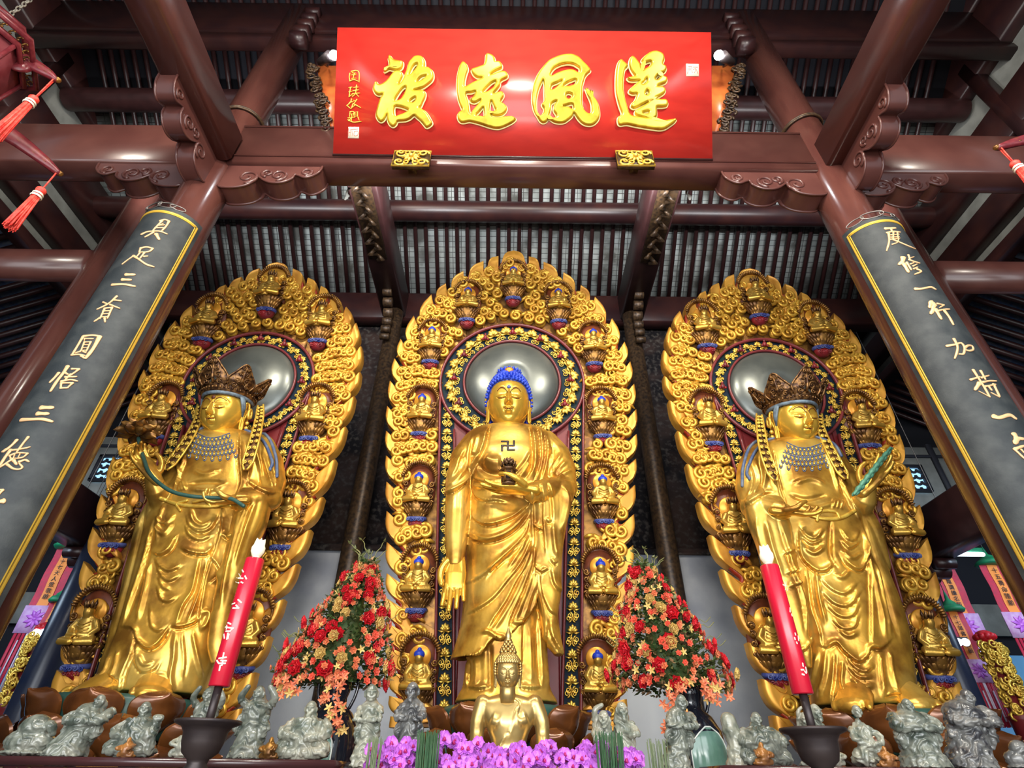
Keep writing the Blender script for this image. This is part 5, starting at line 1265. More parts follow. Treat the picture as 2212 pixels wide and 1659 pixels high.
def pedestal(label, x, y, ztop, R, plinth_w):
    t = thing('lotus_pedestal', label, 'pedestal', (x, y, 0))
    g = Geo(); g.lathe([(.001, 0), (R * 1.15, 0), (R * 1.15, .5), (R * 1.05, .55), (R * 1.05, 1.05), (R * .95, 1.12), (R * .8, 1.30), (R * .78, ztop - .50), (R * .6, ztop - .3), (.001, ztop - .3)], 48); g.build('plinth', 'gold_dark', t)
    g = Geo(); g.lathe([(.001, ztop), (R * .80, ztop), (R * .84, ztop - .04), (R * .78, ztop - .30), (.001, ztop - .32)], 56); g.build('seed_platform', 'stem_green', t)
    pm = petal(.33, .215, .075, .055, .022, 14, tip=.22).mesh('petal'); pm.materials.append(MATS['lotus_bronze']); pm.polygons.foreach_set('use_smooth', np.ones(len(pm.polygons), bool))
    for row, (dz, rr, n, sc, tl) in enumerate(((-.29, .80, 9, 1.0, .42), (-.45, .90, 9, .98, .62), (-.60, .92, 9, .9, .80))):
        for i in range(n):
            a = 2 * pi * (i + .5 * (row % 2)) / n
            if sin(a) > .55: continue
            o = link('petal', pm, t, (rr * R * cos(a), rr * R * sin(a), ztop + dz)); o.rotation_euler = (tl * .8, 0, a + pi / 2); o.scale = (sc * R / .75,) * 3
    return t
pedestal('large bronze lotus pedestal under the centre statue', 0.0, 5.62, 2.07, .70, 1)
pedestal('large bronze lotus pedestal under the left crowned statue', -3.36, 5.62, 2.10, .76, 1)
pedestal('large bronze lotus pedestal under the right crowned statue', 3.36, 5.62, 2.06, .76, 1)

# ------------------------------------------------------------------ crowned statues
def c3(L): return [(130 + a / 3.073, 560 + b / 3.073) for a, b in L]
def c4(L): return [(130 + a / 2.77, 1060 + b / 2.77) for a, b in L]
def c5r(L): return [(1400 + a / 3.073, 580 + b / 3.073) for a, b in L]
def c6r(L): return [(1380 + a / 2.769, 1060 + b / 2.769) for a, b in L]
def foot_geo(heel, toe, w=.11, hgt=.12, s=1):
    g = Geo(); h, t = np.array(heel), np.array(toe); d = t - h; L = np.linalg.norm(d); d /= L; sd = np.cross(d, (0, 0, 1)); sd /= np.linalg.norm(sd)
    g.tube([h, h + d * L * .35 + (0, 0, .02), h + d * L * .75], np.array([(w * .8, hgt), (w * .95, hgt * .85), (w, hgt * .55)]), 16, up=(0, 0, 1), cap='round')
    for k in range(5):
        o = (k - 2) * w * .42; p = h + d * L * .78 + sd * o * 1.0; q = h + d * (L * (1.02 - .035 * abs(k - 1.2 * s + .2))) + sd * o * 1.05 + np.array([0, 0, -.01])
        g.tube([p, (p + q) / 2 + (0, 0, .012), q], np.array([.030, .030, .026]) * (1.25 if (k == 2 - 2 * s) else 1), 8, cap='round')
    return g
def crown_geo(hw, hh, hd):
    out = {}
    g = Geo(); a = np.linspace(0, 2 * pi, 60, endpoint=False)
    V = np.zeros((5, 60, 3))
    for i, (r, z) in enumerate(((1.06, .42), (1.14, .46), (1.16, .60), (1.22, .66), (1.10, .70))):
        V[i, :, 0] = hw * r * np.sin(a); V[i, :, 1] = -hd * r * np.cos(a); V[i, :, 2] = hh * z
    g.grid(V, wrap=True); g.sphere((0, 0, hh * .55), (hw * 1.05, hd * 1.05, hh * .62), 24, 12)
    for k in range(44): g.sphere((hw * 1.19 * sin(k * pi / 22), -hd * 1.19 * cos(k * pi / 22), hh * .53), .014, 6, 5)
    out['crown_band'] = g
    L = Geo()
    for k, (az, s) in enumerate(((0, 1.12), (.92, 1.0), (-.92, 1.0), (1.75, .95), (-1.75, .95))):
        w, h = .155 * s, .30 * s; fl = .30 + .16 * abs(az)
        o = [(-w * .75, 0), (-w * 1.02, h * .28), (-w * .62, h * .62), (0, h), (w * .62, h * .62), (w * 1.02, h * .28), (w * .75, 0)]
        oo = spline(o, 30); q = Geo(); V = np.zeros((3, 30, 3))
        for i, (kk, y) in enumerate(((1, .012), (.97, -.012), (.02, -.02))): V[i, :, 0] = oo[:, 0] * kk; V[i, :, 2] = oo[:, 1] * kk + h * .35 * (1 - kk); V[i, :, 1] = y
        q.grid(V); V2 = V[:1].copy(); q.grid(np.concatenate([V[:1], V[2:] + (0, .03, 0)], 0))
        q.tube(np.stack([oo[:, 0], np.full(30, -.012), oo[:, 1]], 1), .011, 6)
        for s2 in (-1, 1):
            for (cx, cz, r) in ((.055, .10, .038), (.070, .04, .030), (.042, .18, .030), (.030, .25, .022)): curl(q, (s2 * cx * s, -.024, cz * s), r * s, s2, cz * 9, .009, n=18, seg=5, lift=.01)
        q.tube([(0, -.02, .03), (0, -.035, .10), (0, -.028, .20), (0, -.02, .27)], [.012, .020, .014, .004], 6)
        R = rotz(az) @ TR((0, -hd * 1.13, hh * .58), rx=fl)
        V_ = np.array(R); V_[0, 3] *= hw / hd if abs(az) > .1 else 1
        L.geo(q, M=V_)
    out['crown_leaves'] = L
    return out
def ribbon(surfline, w, th=.02):
    """openwork hanging ribbon along a 3D line"""
    p = spline(surfline, 40); g = Geo(); e = Geo()
    t = np.gradient(p, axis=0); t /= np.linalg.norm(t, axis=1)[:, None]; nrm = np.array([0, -1.0, .1]); sd = np.cross(t, nrm); sd /= np.linalg.norm(sd, axis=1)[:, None]
    ww = w * np.interp(np.linspace(0, 1, 40), [0, .15, .8, .93, 1], [.55, .7, 1.0, 1.0, .25])[:, None]
    for s in (-1, 1): g.tube(p + sd * ww * s, .012, 6)
    V = np.stack([p - sd * ww, p + sd * ww], 0) + np.array([0, .012, 0]); e.grid(V)
    for k in range(3, 37, 3):
        c = p[k]
        for s in (-1, 1):
            q = c + sd[k] * s * ww[k] * .45; r = float(ww[k][0]) * .42
            curl(g, q + (0, -.01, 0), r, s * (1 if k % 2 else -1), k, .009, n=14, seg=5, lift=.006)
    return g, e
def crowned(side, label, d):
    bx = d['base']; st = thing('crowned_statue', label, 'statue', bx); b = np.array(bx)
    Y = 5.6; g = Geo(); rows_tube(g, d['rows'], Y, pw=.9)
    for pts, rad in d['limbs']: g.tube([P(x, y, Y + dy) for x, y, dy in pts], rad, 20, cap='round')
    sl = Geo(); rows_tube(sl, d['sleeve'], Y - .24, pw=.85); g.geo(sl)
    body = remesh(g, .0100, 4); body = carve(body, [(k_, w_ * .9, h_ * 1.15, p_) for k_, w_, h_, p_ in d['folds']], d.get('hems', ()))
    S = Surf(body)
    # necklace drawn on the chest
    nk = Geo(); nd = Geo(); cx, cy = d['neck']
    for row in range(5):
        n = 9 + row; hwp = 34 + 4 * row
        for i in range(n):
            u = -1 + 2 * (i + .5 * (row % 2) * 0) / (n - 1); x = cx + hwp * u; y = cy + row * 10.5 + (1 - u * u) * 7
            if row == 4 and i % 2: continue
            S.line(nk, [(x - 3.4, y), (x - 2.6, y + 5.5), (x, y + 8), (x + 2.6, y + 5.5), (x + 3.4, y)], .0055, .006, 7)
            p, n_ = S.at(x, y + 3.5, .008); nd.sphere(p, .013, 7, 5)
        S.line(nk, [(cx - hwp - 3, y - 6), (cx - hwp * .5, cy + row * 10.5 + 3), (cx, cy + row * 10.5 + 6), (cx + hwp * .5, cy + row * 10.5 + 3), (cx + hwp + 3, cy + row * 10.5 - 4)], .005, .005, 16) if row in (0, 2) else None
    bw = Geo()
    for ln, w in d['belt']: S.line(bw, ln, w, .014, off=.004)
    shift(body, b).build('robe', 'gold', st); shift(nk, b).build('necklace_links', 'slate_blue', st); shift(nd, b).build('necklace_beads', 'gold_leaf', st); shift(bw, b).build('belt_knot', 'gold_leaf', st)
    hw, hh, hd = .248, .375, .28
    o, M, c = statue_head(st, b, *d['head'], Y - .10, hw, hh, hd, d['tilt'], d['turn'], None, urna='niche_lacquer')
    for nm, q in crown_geo(hw, hh, hd).items():
        w = Geo(); w.geo(q, M=M); w.build(nm, 'crown_bronze', o)
    hb = Geo(); q = Geo(); a = np.linspace(-2.2, 2.2, 40)
    q.tube(np.stack([hw * 1.03 * np.sin(a), -hd * 1.03 * np.cos(a), hh * (.40 + 0 * a)], 1), np.array([(.020, .026)] * 40), 8, up=(0, 0, 1))
    for s in (-1, 1): q.tube([(s * hw * .98, -.10, hh * .40), (s * hw * 1.02, -.06, hh * .1), (s * hw * .98, -.03, -hh * .2)], np.array([(.05, .02), (.04, .02), (.015, .01)]), 8, up=(s, 0, 0))
    hb.geo(q, M=M); hb.build('hair', 'hair_grey', o)
    rb = Geo(); rg2 = Geo()
    for ln in d['ribbons']:
        g1, g2 = ribbon([P(x, y, Y + dy) for x, y, dy in ln], .055); rb.geo(g1); rg2.geo(g2)
    shift(rb, b).build('openwork_ribbon', 'gold_leaf', st); shift(rg2, b).build('ribbon_ground', 'crown_bronze', st)
    er = Geo()
    for s in (-1, 1):
        q = Geo(); aa = np.linspace(0, 2 * pi, 20, endpoint=False); q.tube([(s * hw * 1.30, -.02 + .03 * sin(t), -.10 * hh + .055 * cos(t)) for t in aa], .016, 8, closed=True)
        for k in range(4): q.sphere((s * hw * 1.28, -.03, -.42 * hh - .06 * k), .024, 8, 6)
        er.geo(q, M=M)
    er.build('earrings', 'gold_leaf', o)
    bl = Geo()
    for ln in d['blue']: S.line(bl, [(x, y) for x, y, dy in ln], .018, .020, 20, off=.006)
    shift(bl, b).build('blue_scarf', 'slate_blue', st)
    for M_, sd, fin, sc, th in d['hands']: shift(remesh(hand_geo(M_, sd, fin, sc, thumb=th), .0075, 1), b).build('hand', 'gold', st)
    for hl, to, s in d['feet']: shift(remesh(foot_geo(hl, to, .15, .14, s), .010, 1), b).build('foot', 'gold', st)
    return st
def frame(c, yv, zv):
    yv = np.array(yv, float); yv /= np.linalg.norm(yv); zv = np.array(zv, float); zv -= yv * (zv @ yv); zv /= np.linalg.norm(zv)
    M = np.eye(4); M[:3, 1] = yv; M[:3, 2] = zv; M[:3, 0] = np.cross(yv, zv); M[:3, 3] = c; return M
LF = [('s', 5, .030, c3([(760, 1560), (800, 1430), (830, 1330), (830, 1180), (900, 1110)])), ('s', 5, .030, c3([(1190, 1130), (1185, 1350), (1195, 1480), (1150, 1600)])), ('r', 4, .02, c3([(1240, 1180), (1260, 1330), (1240, 1470)])),
 ('r', 4, .024, c3([(1290, 1250), (1330, 1400), (1345, 1500)])), ('r', 4, .024, c3([(1340, 1280), (1385, 1430), (1415, 1550)])), ('r', 4, .02, c3([(1390, 1300), (1420, 1420), (1432, 1540)])), ('s', 4, .035, c3([(1230, 1470), (1300, 1520), (1390, 1560), (1435, 1555)])),
 ('r', 4, .02, c3([(730, 1270), (780, 1360), (810, 1440)])), ('g', 4, .024, c3([(850, 1490), (960, 1475), (1090, 1480)])), ('r', 4, .022, c3([(870, 1530), (1000, 1535), (1100, 1490)])), ('r', 5, .02, c3([(880, 1400), (960, 1430), (1060, 1400)])),
 ('r', 3, .024, c3([(775, 1480), (795, 1545)])), ('r', 3, .024, c3([(795, 1472), (815, 1540)])), ('r', 3, .024, c3([(815, 1468), (835, 1535)])),
 ('s', 4, .03, c4([(750, 150), (770, 210), (830, 250), (900, 230), (950, 150)])), ('r', 4, .024, c4([(780, 110), (800, 180), (850, 210), (910, 180)])), ('s', 4, .028, c4([(740, 200), (770, 270), (840, 300), (910, 270)])), ('s', 5, .040, c4([(715, 345), (790, 378), (880, 382), (925, 330)])), ('s', 5, .036, c4([(550, 372), (600, 388), (660, 350), (705, 270)])),
 ('r', 4, .024, c4([(565, 200), (620, 260), (680, 190)])), ('r', 4, .022, c4([(570, 150), (630, 200), (690, 140)])),
 ('s', 4, .028, c4([(560, 400), (590, 450), (650, 485), (730, 450)])), ('s', 4, .028, c4([(570, 440), (600, 510), (650, 545), (720, 510)])), ('s', 4, .026, c4([(580, 510), (610, 580), (660, 600)])), ('s', 4, .028, c4([(575, 570), (600, 650), (650, 668), (700, 640)])), ('s', 4, .026, c4([(530, 700), (540, 810), (590, 845), (640, 810)])),
 ('s', 5, .046, c4([(370, 815), (440, 830), (460, 900), (530, 950), (600, 910), (660, 815)])), ('s', 5, .044, c4([(665, 815), (720, 820), (790, 800), (835, 770)])), ('s', 4, .028, c4([(445, 900), (445, 1020), (480, 1085), (560, 1075), (600, 1020)])), ('r', 4, .022, c4([(470, 980), (500, 1040), (560, 1030)])),
 ('s', 5, .030, c4([(360, 1240), (380, 1100), (430, 980), (440, 890)])), ('r', 5, .026, c4([(690, 850), (680, 1000), (660, 1120), (680, 1240)])), ('s', 5, .026, c4([(740, 1120), (750, 1000), (735, 850)])), ('r', 4, .022, c4([(790, 840), (820, 1000), (850, 1130)])), ('r', 4, .022, c4([(300, 980), (270, 1080), (250, 1130)])), ('r', 4, .02, c4([(350, 950), (330, 1050), (310, 1120)])),
 ('s', 5, .030, c4([(380, 800), (450, 600), (520, 380), (560, 180)])), ('r', 5, .024, c4([(460, 790), (510, 600), (540, 420)])), ('s', 5, .028, c4([(700, 800), (740, 690), (800, 590), (840, 400)])), ('r', 4, .024, c4([(760, 790), (800, 700), (850, 560), (880, 420)])), ('s', 5, .030, c4([(965, 110), (950, 260), (880, 480), (835, 700), (830, 830)])),
 ('s', 4, .034, c4([(960, 265), (1000, 290), (1035, 262)])), ('s', 4, .034, c4([(880, 395), (930, 440), (950, 500), (890, 555)])), ('r', 5, .028, c4([(1090, 60), (1050, 250), (1000, 480), (960, 700)])), ('r', 5, .026, c4([(1170, 60), (1100, 260), (1040, 450)])), ('r', 4, .024, c4([(1130, 40), (1070, 240), (1020, 440)])), ('r', 5, .03, c4([(840, 730), (890, 730), (870, 800), (830, 830)])),
 ('g', 5, .03, c4([(515, 60), (450, 350), (345, 740), (250, 1010)])), ('r', 4, .02, c4([(490, 150), (420, 450), (320, 800)])), ('s', 4, .036, c4([(240, 1120), (300, 1110), (350, 1145)])), ('s', 4, .036, c4([(540, 1140), (600, 1120), (640, 1150)])), ('r', 4, .022, c4([(620, 80), (590, 200), (575, 300)]))]
RF = [('s', 5, .030, c5r([(930, 1620), (890, 1500), (850, 1350), (820, 1180)])), ('s', 5, .030, c5r([(1230, 1200), (1265, 1380), (1330, 1540), (1390, 1650)])), ('r', 4, .022, c5r([(1180, 1190), (1220, 1330), (1270, 1500)])), ('s', 4, .036, c5r([(640, 1585), (700, 1540), (770, 1500), (830, 1485)])), ('r', 4, .024, c5r([(700, 1270), (735, 1400), (690, 1520)])), ('r', 4, .022, c5r([(765, 1250), (780, 1390), (750, 1500)])), ('r', 4, .022, c5r([(670, 1300), (690, 1420), (660, 1540)])),
 ('g', 4, .022, c5r([(940, 1500), (1050, 1530), (1190, 1500)])), ('r', 4, .022, c5r([(1000, 1560), (1110, 1590), (1230, 1560)])), ('r', 5, .022, c5r([(960, 1430), (1080, 1400), (1180, 1440)])), ('r', 3, .026, c5r([(1240, 1530), (1225, 1590)])), ('r', 3, .026, c5r([(1265, 1530), (1250, 1595)])), ('r', 3, .026, c5r([(1290, 1535), (1275, 1600)])),
 ('s', 5, .040, c6r([(955, 220), (965, 380), (1020, 455), (1080, 488), (1140, 470), (1175, 405)])), ('s', 5, .040, c6r([(1205, 385), (1250, 445), (1320, 480), (1360, 430), (1372, 300)])), ('s', 4, .028, c6r([(960, 220), (1000, 275), (1060, 290), (1115, 230)])), ('s', 4, .028, c6r([(970, 280), (1030, 325), (1100, 300)])), ('r', 4, .024, c6r([(985, 340), (1050, 375), (1115, 330)])), ('s', 4, .028, c6r([(1200, 230), (1240, 290), (1290, 300), (1325, 240)])), ('s', 4, .028, c6r([(1205, 300), (1260, 350), (1325, 305)])), ('r', 4, .022, c6r([(1210, 360), (1270, 405), (1335, 370)])), ('g', 4, .028, c6r([(1148, 180), (1150, 380), (1190, 460)])),
 ('s', 4, .030, c6r([(1080, 530), (1160, 600), (1240, 620), (1315, 550)])), ('s', 4, .030, c6r([(1085, 600), (1170, 680), (1260, 690), (1335, 600)])), ('s', 4, .028, c6r([(1120, 690), (1200, 755), (1280, 750), (1325, 680)])), ('s', 4, .028, c6r([(1150, 770), (1215, 828), (1290, 820), (1320, 750)])), ('r', 4, .022, c6r([(1195, 830), (1250, 870), (1310, 845)])), ('r', 4, .022, c6r([(1170, 500), (1215, 520), (1260, 480)])),
 ('s', 5, .030, c6r([(1100, 930), (1085, 830), (1040, 690), (1010, 470)])), ('r', 5, .026, c6r([(1060, 480), (1080, 640), (1120, 800)])), ('s', 5, .030, c6r([(1375, 480), (1385, 700), (1385, 930)])), ('r', 5, .028, c6r([(1420, 400), (1460, 650), (1505, 870)])), ('r', 5, .028, c6r([(1340, 200), (1380, 440), (1440, 690), (1480, 890)])), ('g', 5, .03, c6r([(1320, 100), (1400, 330), (1480, 600), (1560, 900)])),
 ('s', 5, .048, c6r([(1085, 930), (1130, 940), (1180, 915), (1225, 965), (1310, 1030), (1370, 990), (1390, 940), (1450, 945), (1515, 890)])), ('s', 4, .030, c6r([(1235, 985), (1280, 1055), (1350, 1090), (1415, 1050)])), ('s', 4, .030, c6r([(1245, 1050), (1310, 1120), (1395, 1125)])), ('r', 4, .024, c6r([(1270, 1120), (1330, 1175), (1400, 1165)])), ('r', 5, .026, c6r([(1120, 960), (1110, 1100), (1080, 1240)])), ('s', 5, .028, c6r([(1150, 1270), (1170, 1140), (1180, 970)])), ('r', 4, .024, c6r([(1220, 1020), (1215, 1150), (1250, 1240)])), ('r', 5, .026, c6r([(1440, 970), (1450, 1100), (1465, 1230)])), ('r', 5, .024, c6r([(1495, 950), (1515, 1100), (1550, 1210)])), ('r', 4, .022, c6r([(1070, 970), (1050, 1080), (1035, 1200)])),
 ('s', 5, .030, c6r([(830, 160), (870, 300), (920, 480), (975, 650), (1000, 850)])), ('r', 5, .026, c6r([(760, 180), (800, 340), (860, 520)])), ('s', 4, .034, c6r([(865, 385), (900, 372), (935, 355)])), ('s', 4, .034, c6r([(880, 500), (920, 490), (960, 470)])), ('s', 4, .034, c6r([(900, 580), (940, 568), (975, 548)])), ('s', 4, .034, c6r([(940, 965), (1000, 950), (1040, 880)])), ('r', 5, .024, c6r([(700, 160), (730, 300), (790, 470)])), ('s', 4, .036, c6r([(1170, 1240), (1230, 1200), (1290, 1215)])), ('s', 4, .036, c6r([(1480, 1230), (1530, 1215), (1570, 1225)]))]
def mirror_p(L): return [(2202 - x, y + 20, dy) for x, y, dy in L]
dL = dict(base=(-3.36, 5.6, 2.10),
 rows=[(937, 440, 540, .13, .13), (941, 424, 552, .18, .17), (948, 411, 566, .21, .18), (960, 400, 580, .25, .19), (985, 390, 590, .28, .2), (1015, 385, 592, .30, .2), (1050, 370, 594, .31, .2), (1080, 340, 588, .32, .2), (1132, 306, 566, .32, .2), (1180, 290, 548, .32, .2), (1240, 276, 528, .33, .2), (1305, 264, 510, .34, .2), (1360, 248, 492, .34, .2), (1410, 236, 474, .34, .2), (1457, 222, 456, .35, .2), (1488, 218, 446, .35, .2), (1502, 222, 440, .34, .2)],
 limbs=[([(415, 965, 0), (390, 1010, -.02), (368, 1060, -.10), (352, 1082, -.20)], np.array([.15, .15, .14, .12])), ([(352, 1082, -.20), (340, 1060, -.32), (330, 1035, -.40)], np.array([.13, .11, .075])), ([(350, 1085, -.15), (325, 1130, -.1), (300, 1200, -.05)], np.array([.13, .13, .10])),
        ([(565, 965, 0), (582, 1000, -.02), (588, 1045, -.06), (580, 1075, -.14)], np.array([.15, .15, .145, .13])), ([(580, 1078, -.14), (550, 1082, -.28), (522, 1084, -.38), (508, 1084, -.42)], np.array([.14, .125, .10, .08]))],
 sleeve=[(1062, 522, 590, .12, .2), (1090, 512, 582, .14, .2), (1130, 503, 572, .14, .2), (1165, 495, 556, .13, .2), (1230, 480, 532, .12, .2), (1290, 466, 512, .11, .2), (1350, 456, 498, .10, .2), (1400, 450, 492, .09, .18), (1435, 458, 480, .06, .12)],
 folds=LF, neck=(459, 940), head=(487, 892), tilt=.20, turn=-.10,
 belt=[(c4([(600, 45), (720, 85), (860, 95), (1020, 90)]), .022), (c4([(760, 60), (700, 80), (720, 120)]), .016), (c4([(800, 70), (870, 60), (900, 95)]), .016)],
 ribbons=[[(563, 875, -.14), (560, 905, -.20), (550, 950, -.30), (530, 1015, -.36)], [(433, 872, -.10), (428, 905, -.16), (402, 955, -.28), (358, 1015, -.34)]],
 blue=[[(540, 920, .08), (578, 945, 0), (596, 990, -.08), (597, 1030, -.1)], [(533, 922, .05), (570, 955, -.08), (588, 1000, -.16), (583, 1015, -.18)], [(440, 925, .08), (408, 940, 0), (392, 960, -.06)]],
 hands=[(frame(P(318, 1010, 5.6 - .46), (-.62, -.25, .62), (.35, -.75, .55)), 1, [(.10, 1.05, (.15, .25, .30)), (.03, 1.05, (.30, .45, .45)), (-.04, 1.05, (.35, .5, .5)), (-.14, 1.0, (.20, .25, .25))], 2.0, None),
        (frame(P(487, 1083, 5.6 - .48), (-1, -.12, -.12), (.1, -.45, .9)), -1, [(.08, .95, (.35, .55, .5)), (.02, .95, (.5, .7, .6)), (-.04, .95, (.5, .7, .6)), (-.12, .95, (.3, .4, .4))], 1.9, [(-.036, -.05, .012), (-.060, -.01, .03), (-.050, .02, .055), (-.020, .045, .065)])],
 feet=[(P(255, 1478, 5.45), P(165, 1500, 5.16), 1), (P(335, 1480, 5.45), P(325, 1500, 5.12), -1)])
dR = dict(base=(3.36, 5.6, 2.06),
 rows=[(955, 1660, 1770, .13, .13), (959, 1650, 1785, .18, .17), (965, 1640, 1800, .21, .18), (975, 1626, 1808, .25, .19), (1000, 1614, 1820, .28, .2), (1030, 1612, 1830, .30, .2), (1060, 1612, 1842, .31, .2), (1095, 1620, 1862, .32, .2), (1140, 1640, 1884, .32, .2), (1190, 1655, 1896, .32, .2), (1250, 1675, 1916, .33, .2), (1310, 1695, 1938, .34, .2), (1370, 1714, 1954, .34, .2), (1430, 1732, 1962, .34, .2), (1485, 1748, 1968, .35, .2), (1515, 1752, 1972, .35, .2), (1528, 1754, 1968, .34, .2)],
 limbs=[([(1787, 980, 0), (1812, 1020, -.02), (1840, 1070, -.10), (1856, 1095, -.20)], np.array([.15, .15, .14, .12])), ([(1856, 1096, -.20), (1868, 1078, -.32), (1876, 1056, -.40)], np.array([.13, .11, .075])), ([(1850, 1100, -.15), (1878, 1150, -.1), (1900, 1220, -.05)], np.array([.13, .13, .10])),
        ([(1640, 980, 0), (1622, 1015, -.02), (1618, 1060, -.06), (1628, 1092, -.14)], np.array([.15, .15, .145, .13])), ([(1628, 1095, -.14), (1655, 1098, -.28), (1680, 1102, -.38), (1694, 1104, -.42)], np.array([.14, .125, .10, .08]))],
 sleeve=[(1078, 1610, 1684, .12, .2), (1105, 1612, 1696, .14, .2), (1135, 1622, 1704, .14, .2), (1170, 1636, 1711, .13, .2), (1235, 1658, 1722, .12, .2), (1300, 1682, 1732, .11, .2), (1360, 1702, 1742, .10, .2), (1410, 1720, 1750, .09, .18), (1445, 1736, 1752, .06, .12)],
 folds=RF, neck=(1737, 962), head=(1714, 912), tilt=.20, turn=.10,
 belt=[(c6r([(960, 120), (1080, 165), (1200, 165), (1290, 120)]), .022), (c6r([(1130, 120), (1080, 130), (1065, 180)]), .018), (c6r([(1130, 120), (1180, 130), (1200, 165)]), .018)],
 ribbons=[[(1640, 895, -.14), (1643, 925, -.20), (1652, 975, -.30), (1675, 1038, -.36)], [(1769, 892, -.10), (1773, 925, -.16), (1795, 975, -.28), (1828, 1035, -.34)]],
 blue=[[(1660, 940, .08), (1622, 965, 0), (1606, 1010, -.08), (1604, 1050, -.1)], [(1667, 942, .05), (1632, 975, -.08), (1614, 1020, -.16), (1620, 1035, -.18)], [(1762, 945, .08), (1800, 960, 0), (1816, 985, -.06)]],
 hands=[(frame(P(1888, 1032, 5.6 - .46), (.62, -.25, .62), (-.35, -.75, .55)), -1, [(.10, 1.05, (.10, .15, .15)), (.03, 1.05, (.08, .12, .15)), (-.04, 1.05, (.10, .15, .2)), (-.14, 1.0, (.15, .2, .2))], 2.1, None),
        (frame(P(1715, 1108, 5.6 - .48), (1, -.12, -.15), (-.1, -.45, .9)), 1, [(.08, .95, (.15, .25, .25)), (.02, .95, (.2, .3, .3)), (-.04, .95, (.25, .35, .4)), (-.12, .95, (.3, .4, .4))], 1.9, [(.036, -.05, .012), (.060, -.01, .03), (.050, .02, .055), (.030, .045, .065)])],
 feet=[(P(1945, 1500, 5.45), P(1995, 1525, 5.16), 1), (P(1855, 1500, 5.45), P(1838, 1528, 5.12), -1)])
crowned('left', 'golden crowned statue on the left holding a long lotus stem', dL)
crowned('right', 'golden crowned statue on the right holding a green rod', dR)
# the lotus held by the left statue and the rod held by the right one
t = thing('lotus_flower', 'long dark green curving stem with a bronze lotus flower held by the left statue', 'flower', tuple(P(407, 1071, 5.05)))
b = P(407, 1071, 5.05); g = Geo(); ln = [(299, 947, -.50), (304, 970, -.50), (311, 992, -.52), (325, 1025, -.56), (364, 1058, -.60), (407, 1071, -.60), (455, 1075, -.58), (498, 1077, -.58), (526, 1093, -.60)]
g.tube(spline([P(x, y, 5.6 + dy) - b for x, y, dy in ln], 50), .019, 10, cap='round'); g.build('stem', 'stem_green', t)
g = Geo(); c = P(297, 937, 5.1) - b
for row, (n, r, tl) in enumerate(((7, .06, .55), (8, .10, 1.0), (8, .12, 1.4))):
    for i in range(n):
        a = 2 * pi * (i + .5 * row) / n; g.geo(petal(.17, .055, .05, .03, .008, 8), M=TR(tuple(c + np.array([.03 * cos(a), .03 * sin(a), -.02])), rz=a + pi / 2) @ rotx(tl))
g.build('blossom', 'gold_dark', t)
t = thing('green_rod', 'knobbly green rod leaning in the raised hand of the right statue', 'rod', tuple(P(1885, 1018, 5.05)))
b = P(1885, 1018, 5.05); g = Geo(); q0, q1 = P(1846, 1068, 5.05) - b, P(1924, 968, 5.0) - b
for k in range(3):
    o_ = np.array([.016 * cos(k * 2.1), .016 * sin(k * 2.1), 0]); u = np.linspace(0, 1, 40)[:, None]; p = q0 + (q1 - q0) * u + o_
    g.tube(p, np.array([.020 + .005 * sin(i * 1.3 + k) for i in range(40)]) * np.interp(np.linspace(0, 1, 40), [0, .1, .8, 1], [.6, 1, 1, .5]), 8, cap='round')
g.build('rod', 'rod_green', t)
# ================================================================== altar tables and what stands on them
def table(label, x0, x1, y0, y1, ztop, front='table_fret', legs=True):
    t = thing('altar_table', label, 'table', ((x0 + x1) / 2, (y0 + y1) / 2, 0)); w, d = x1 - x0, y1 - y0
    g = Geo(); g.box((0, 0, ztop - .018), (w, d, .036)); g.build('table_top', 'table_wood', t, smooth=False)
    g = Geo(); g.box((0, -d / 2 + .03, ztop - .10), (w - .04, .02, .12)); a = g.build('apron', 'table_wood', t, smooth=False)
    f = Geo(); rg = random.Random(int(x0 * 100)); n = int((w - .06) / .045)
    for i in range(n):
        for j in range(2):
            x = -w / 2 + .05 + i * .045; z = ztop - .068 - j * .05
            curl(f, (x, -d / 2 + .018, z), .023, 1 if (i + j) % 2 else -1, rg.random() * 6, .006, n=10, seg=4, turns=1.0, lift=.004)
    f.build('fretwork', 'gold_dark' if False else 'carve_dark', a)
    for sx in (-1, 1):
        for sy in (-1, 1):
            g = Geo(); g.box((sx * (w / 2 - .05), sy * (d / 2 - .05), (ztop - .036) / 2), (.06, .06, ztop - .036)); g.build('leg', 'table_wood', t, smooth=False)
    return t
table('long dark carved altar table on the left under the stone figures', -2.95, -.86, 3.3, 3.75, 1.63)
table('narrow dark stand under the two standing stone figures left of the orchids', -.76, -.40, 3.32, 3.62, 1.60)
table('low middle altar table holding the small golden bust', -.38, .55, 3.25, 4.0, 1.50)
table('narrow dark stand beside the green-panelled vase', .60, 1.02, 3.32, 3.66, 1.61)
table('long dark carved altar table on the right under the stone figures', 1.08, 3.0, 3.3, 3.75, 1.63)

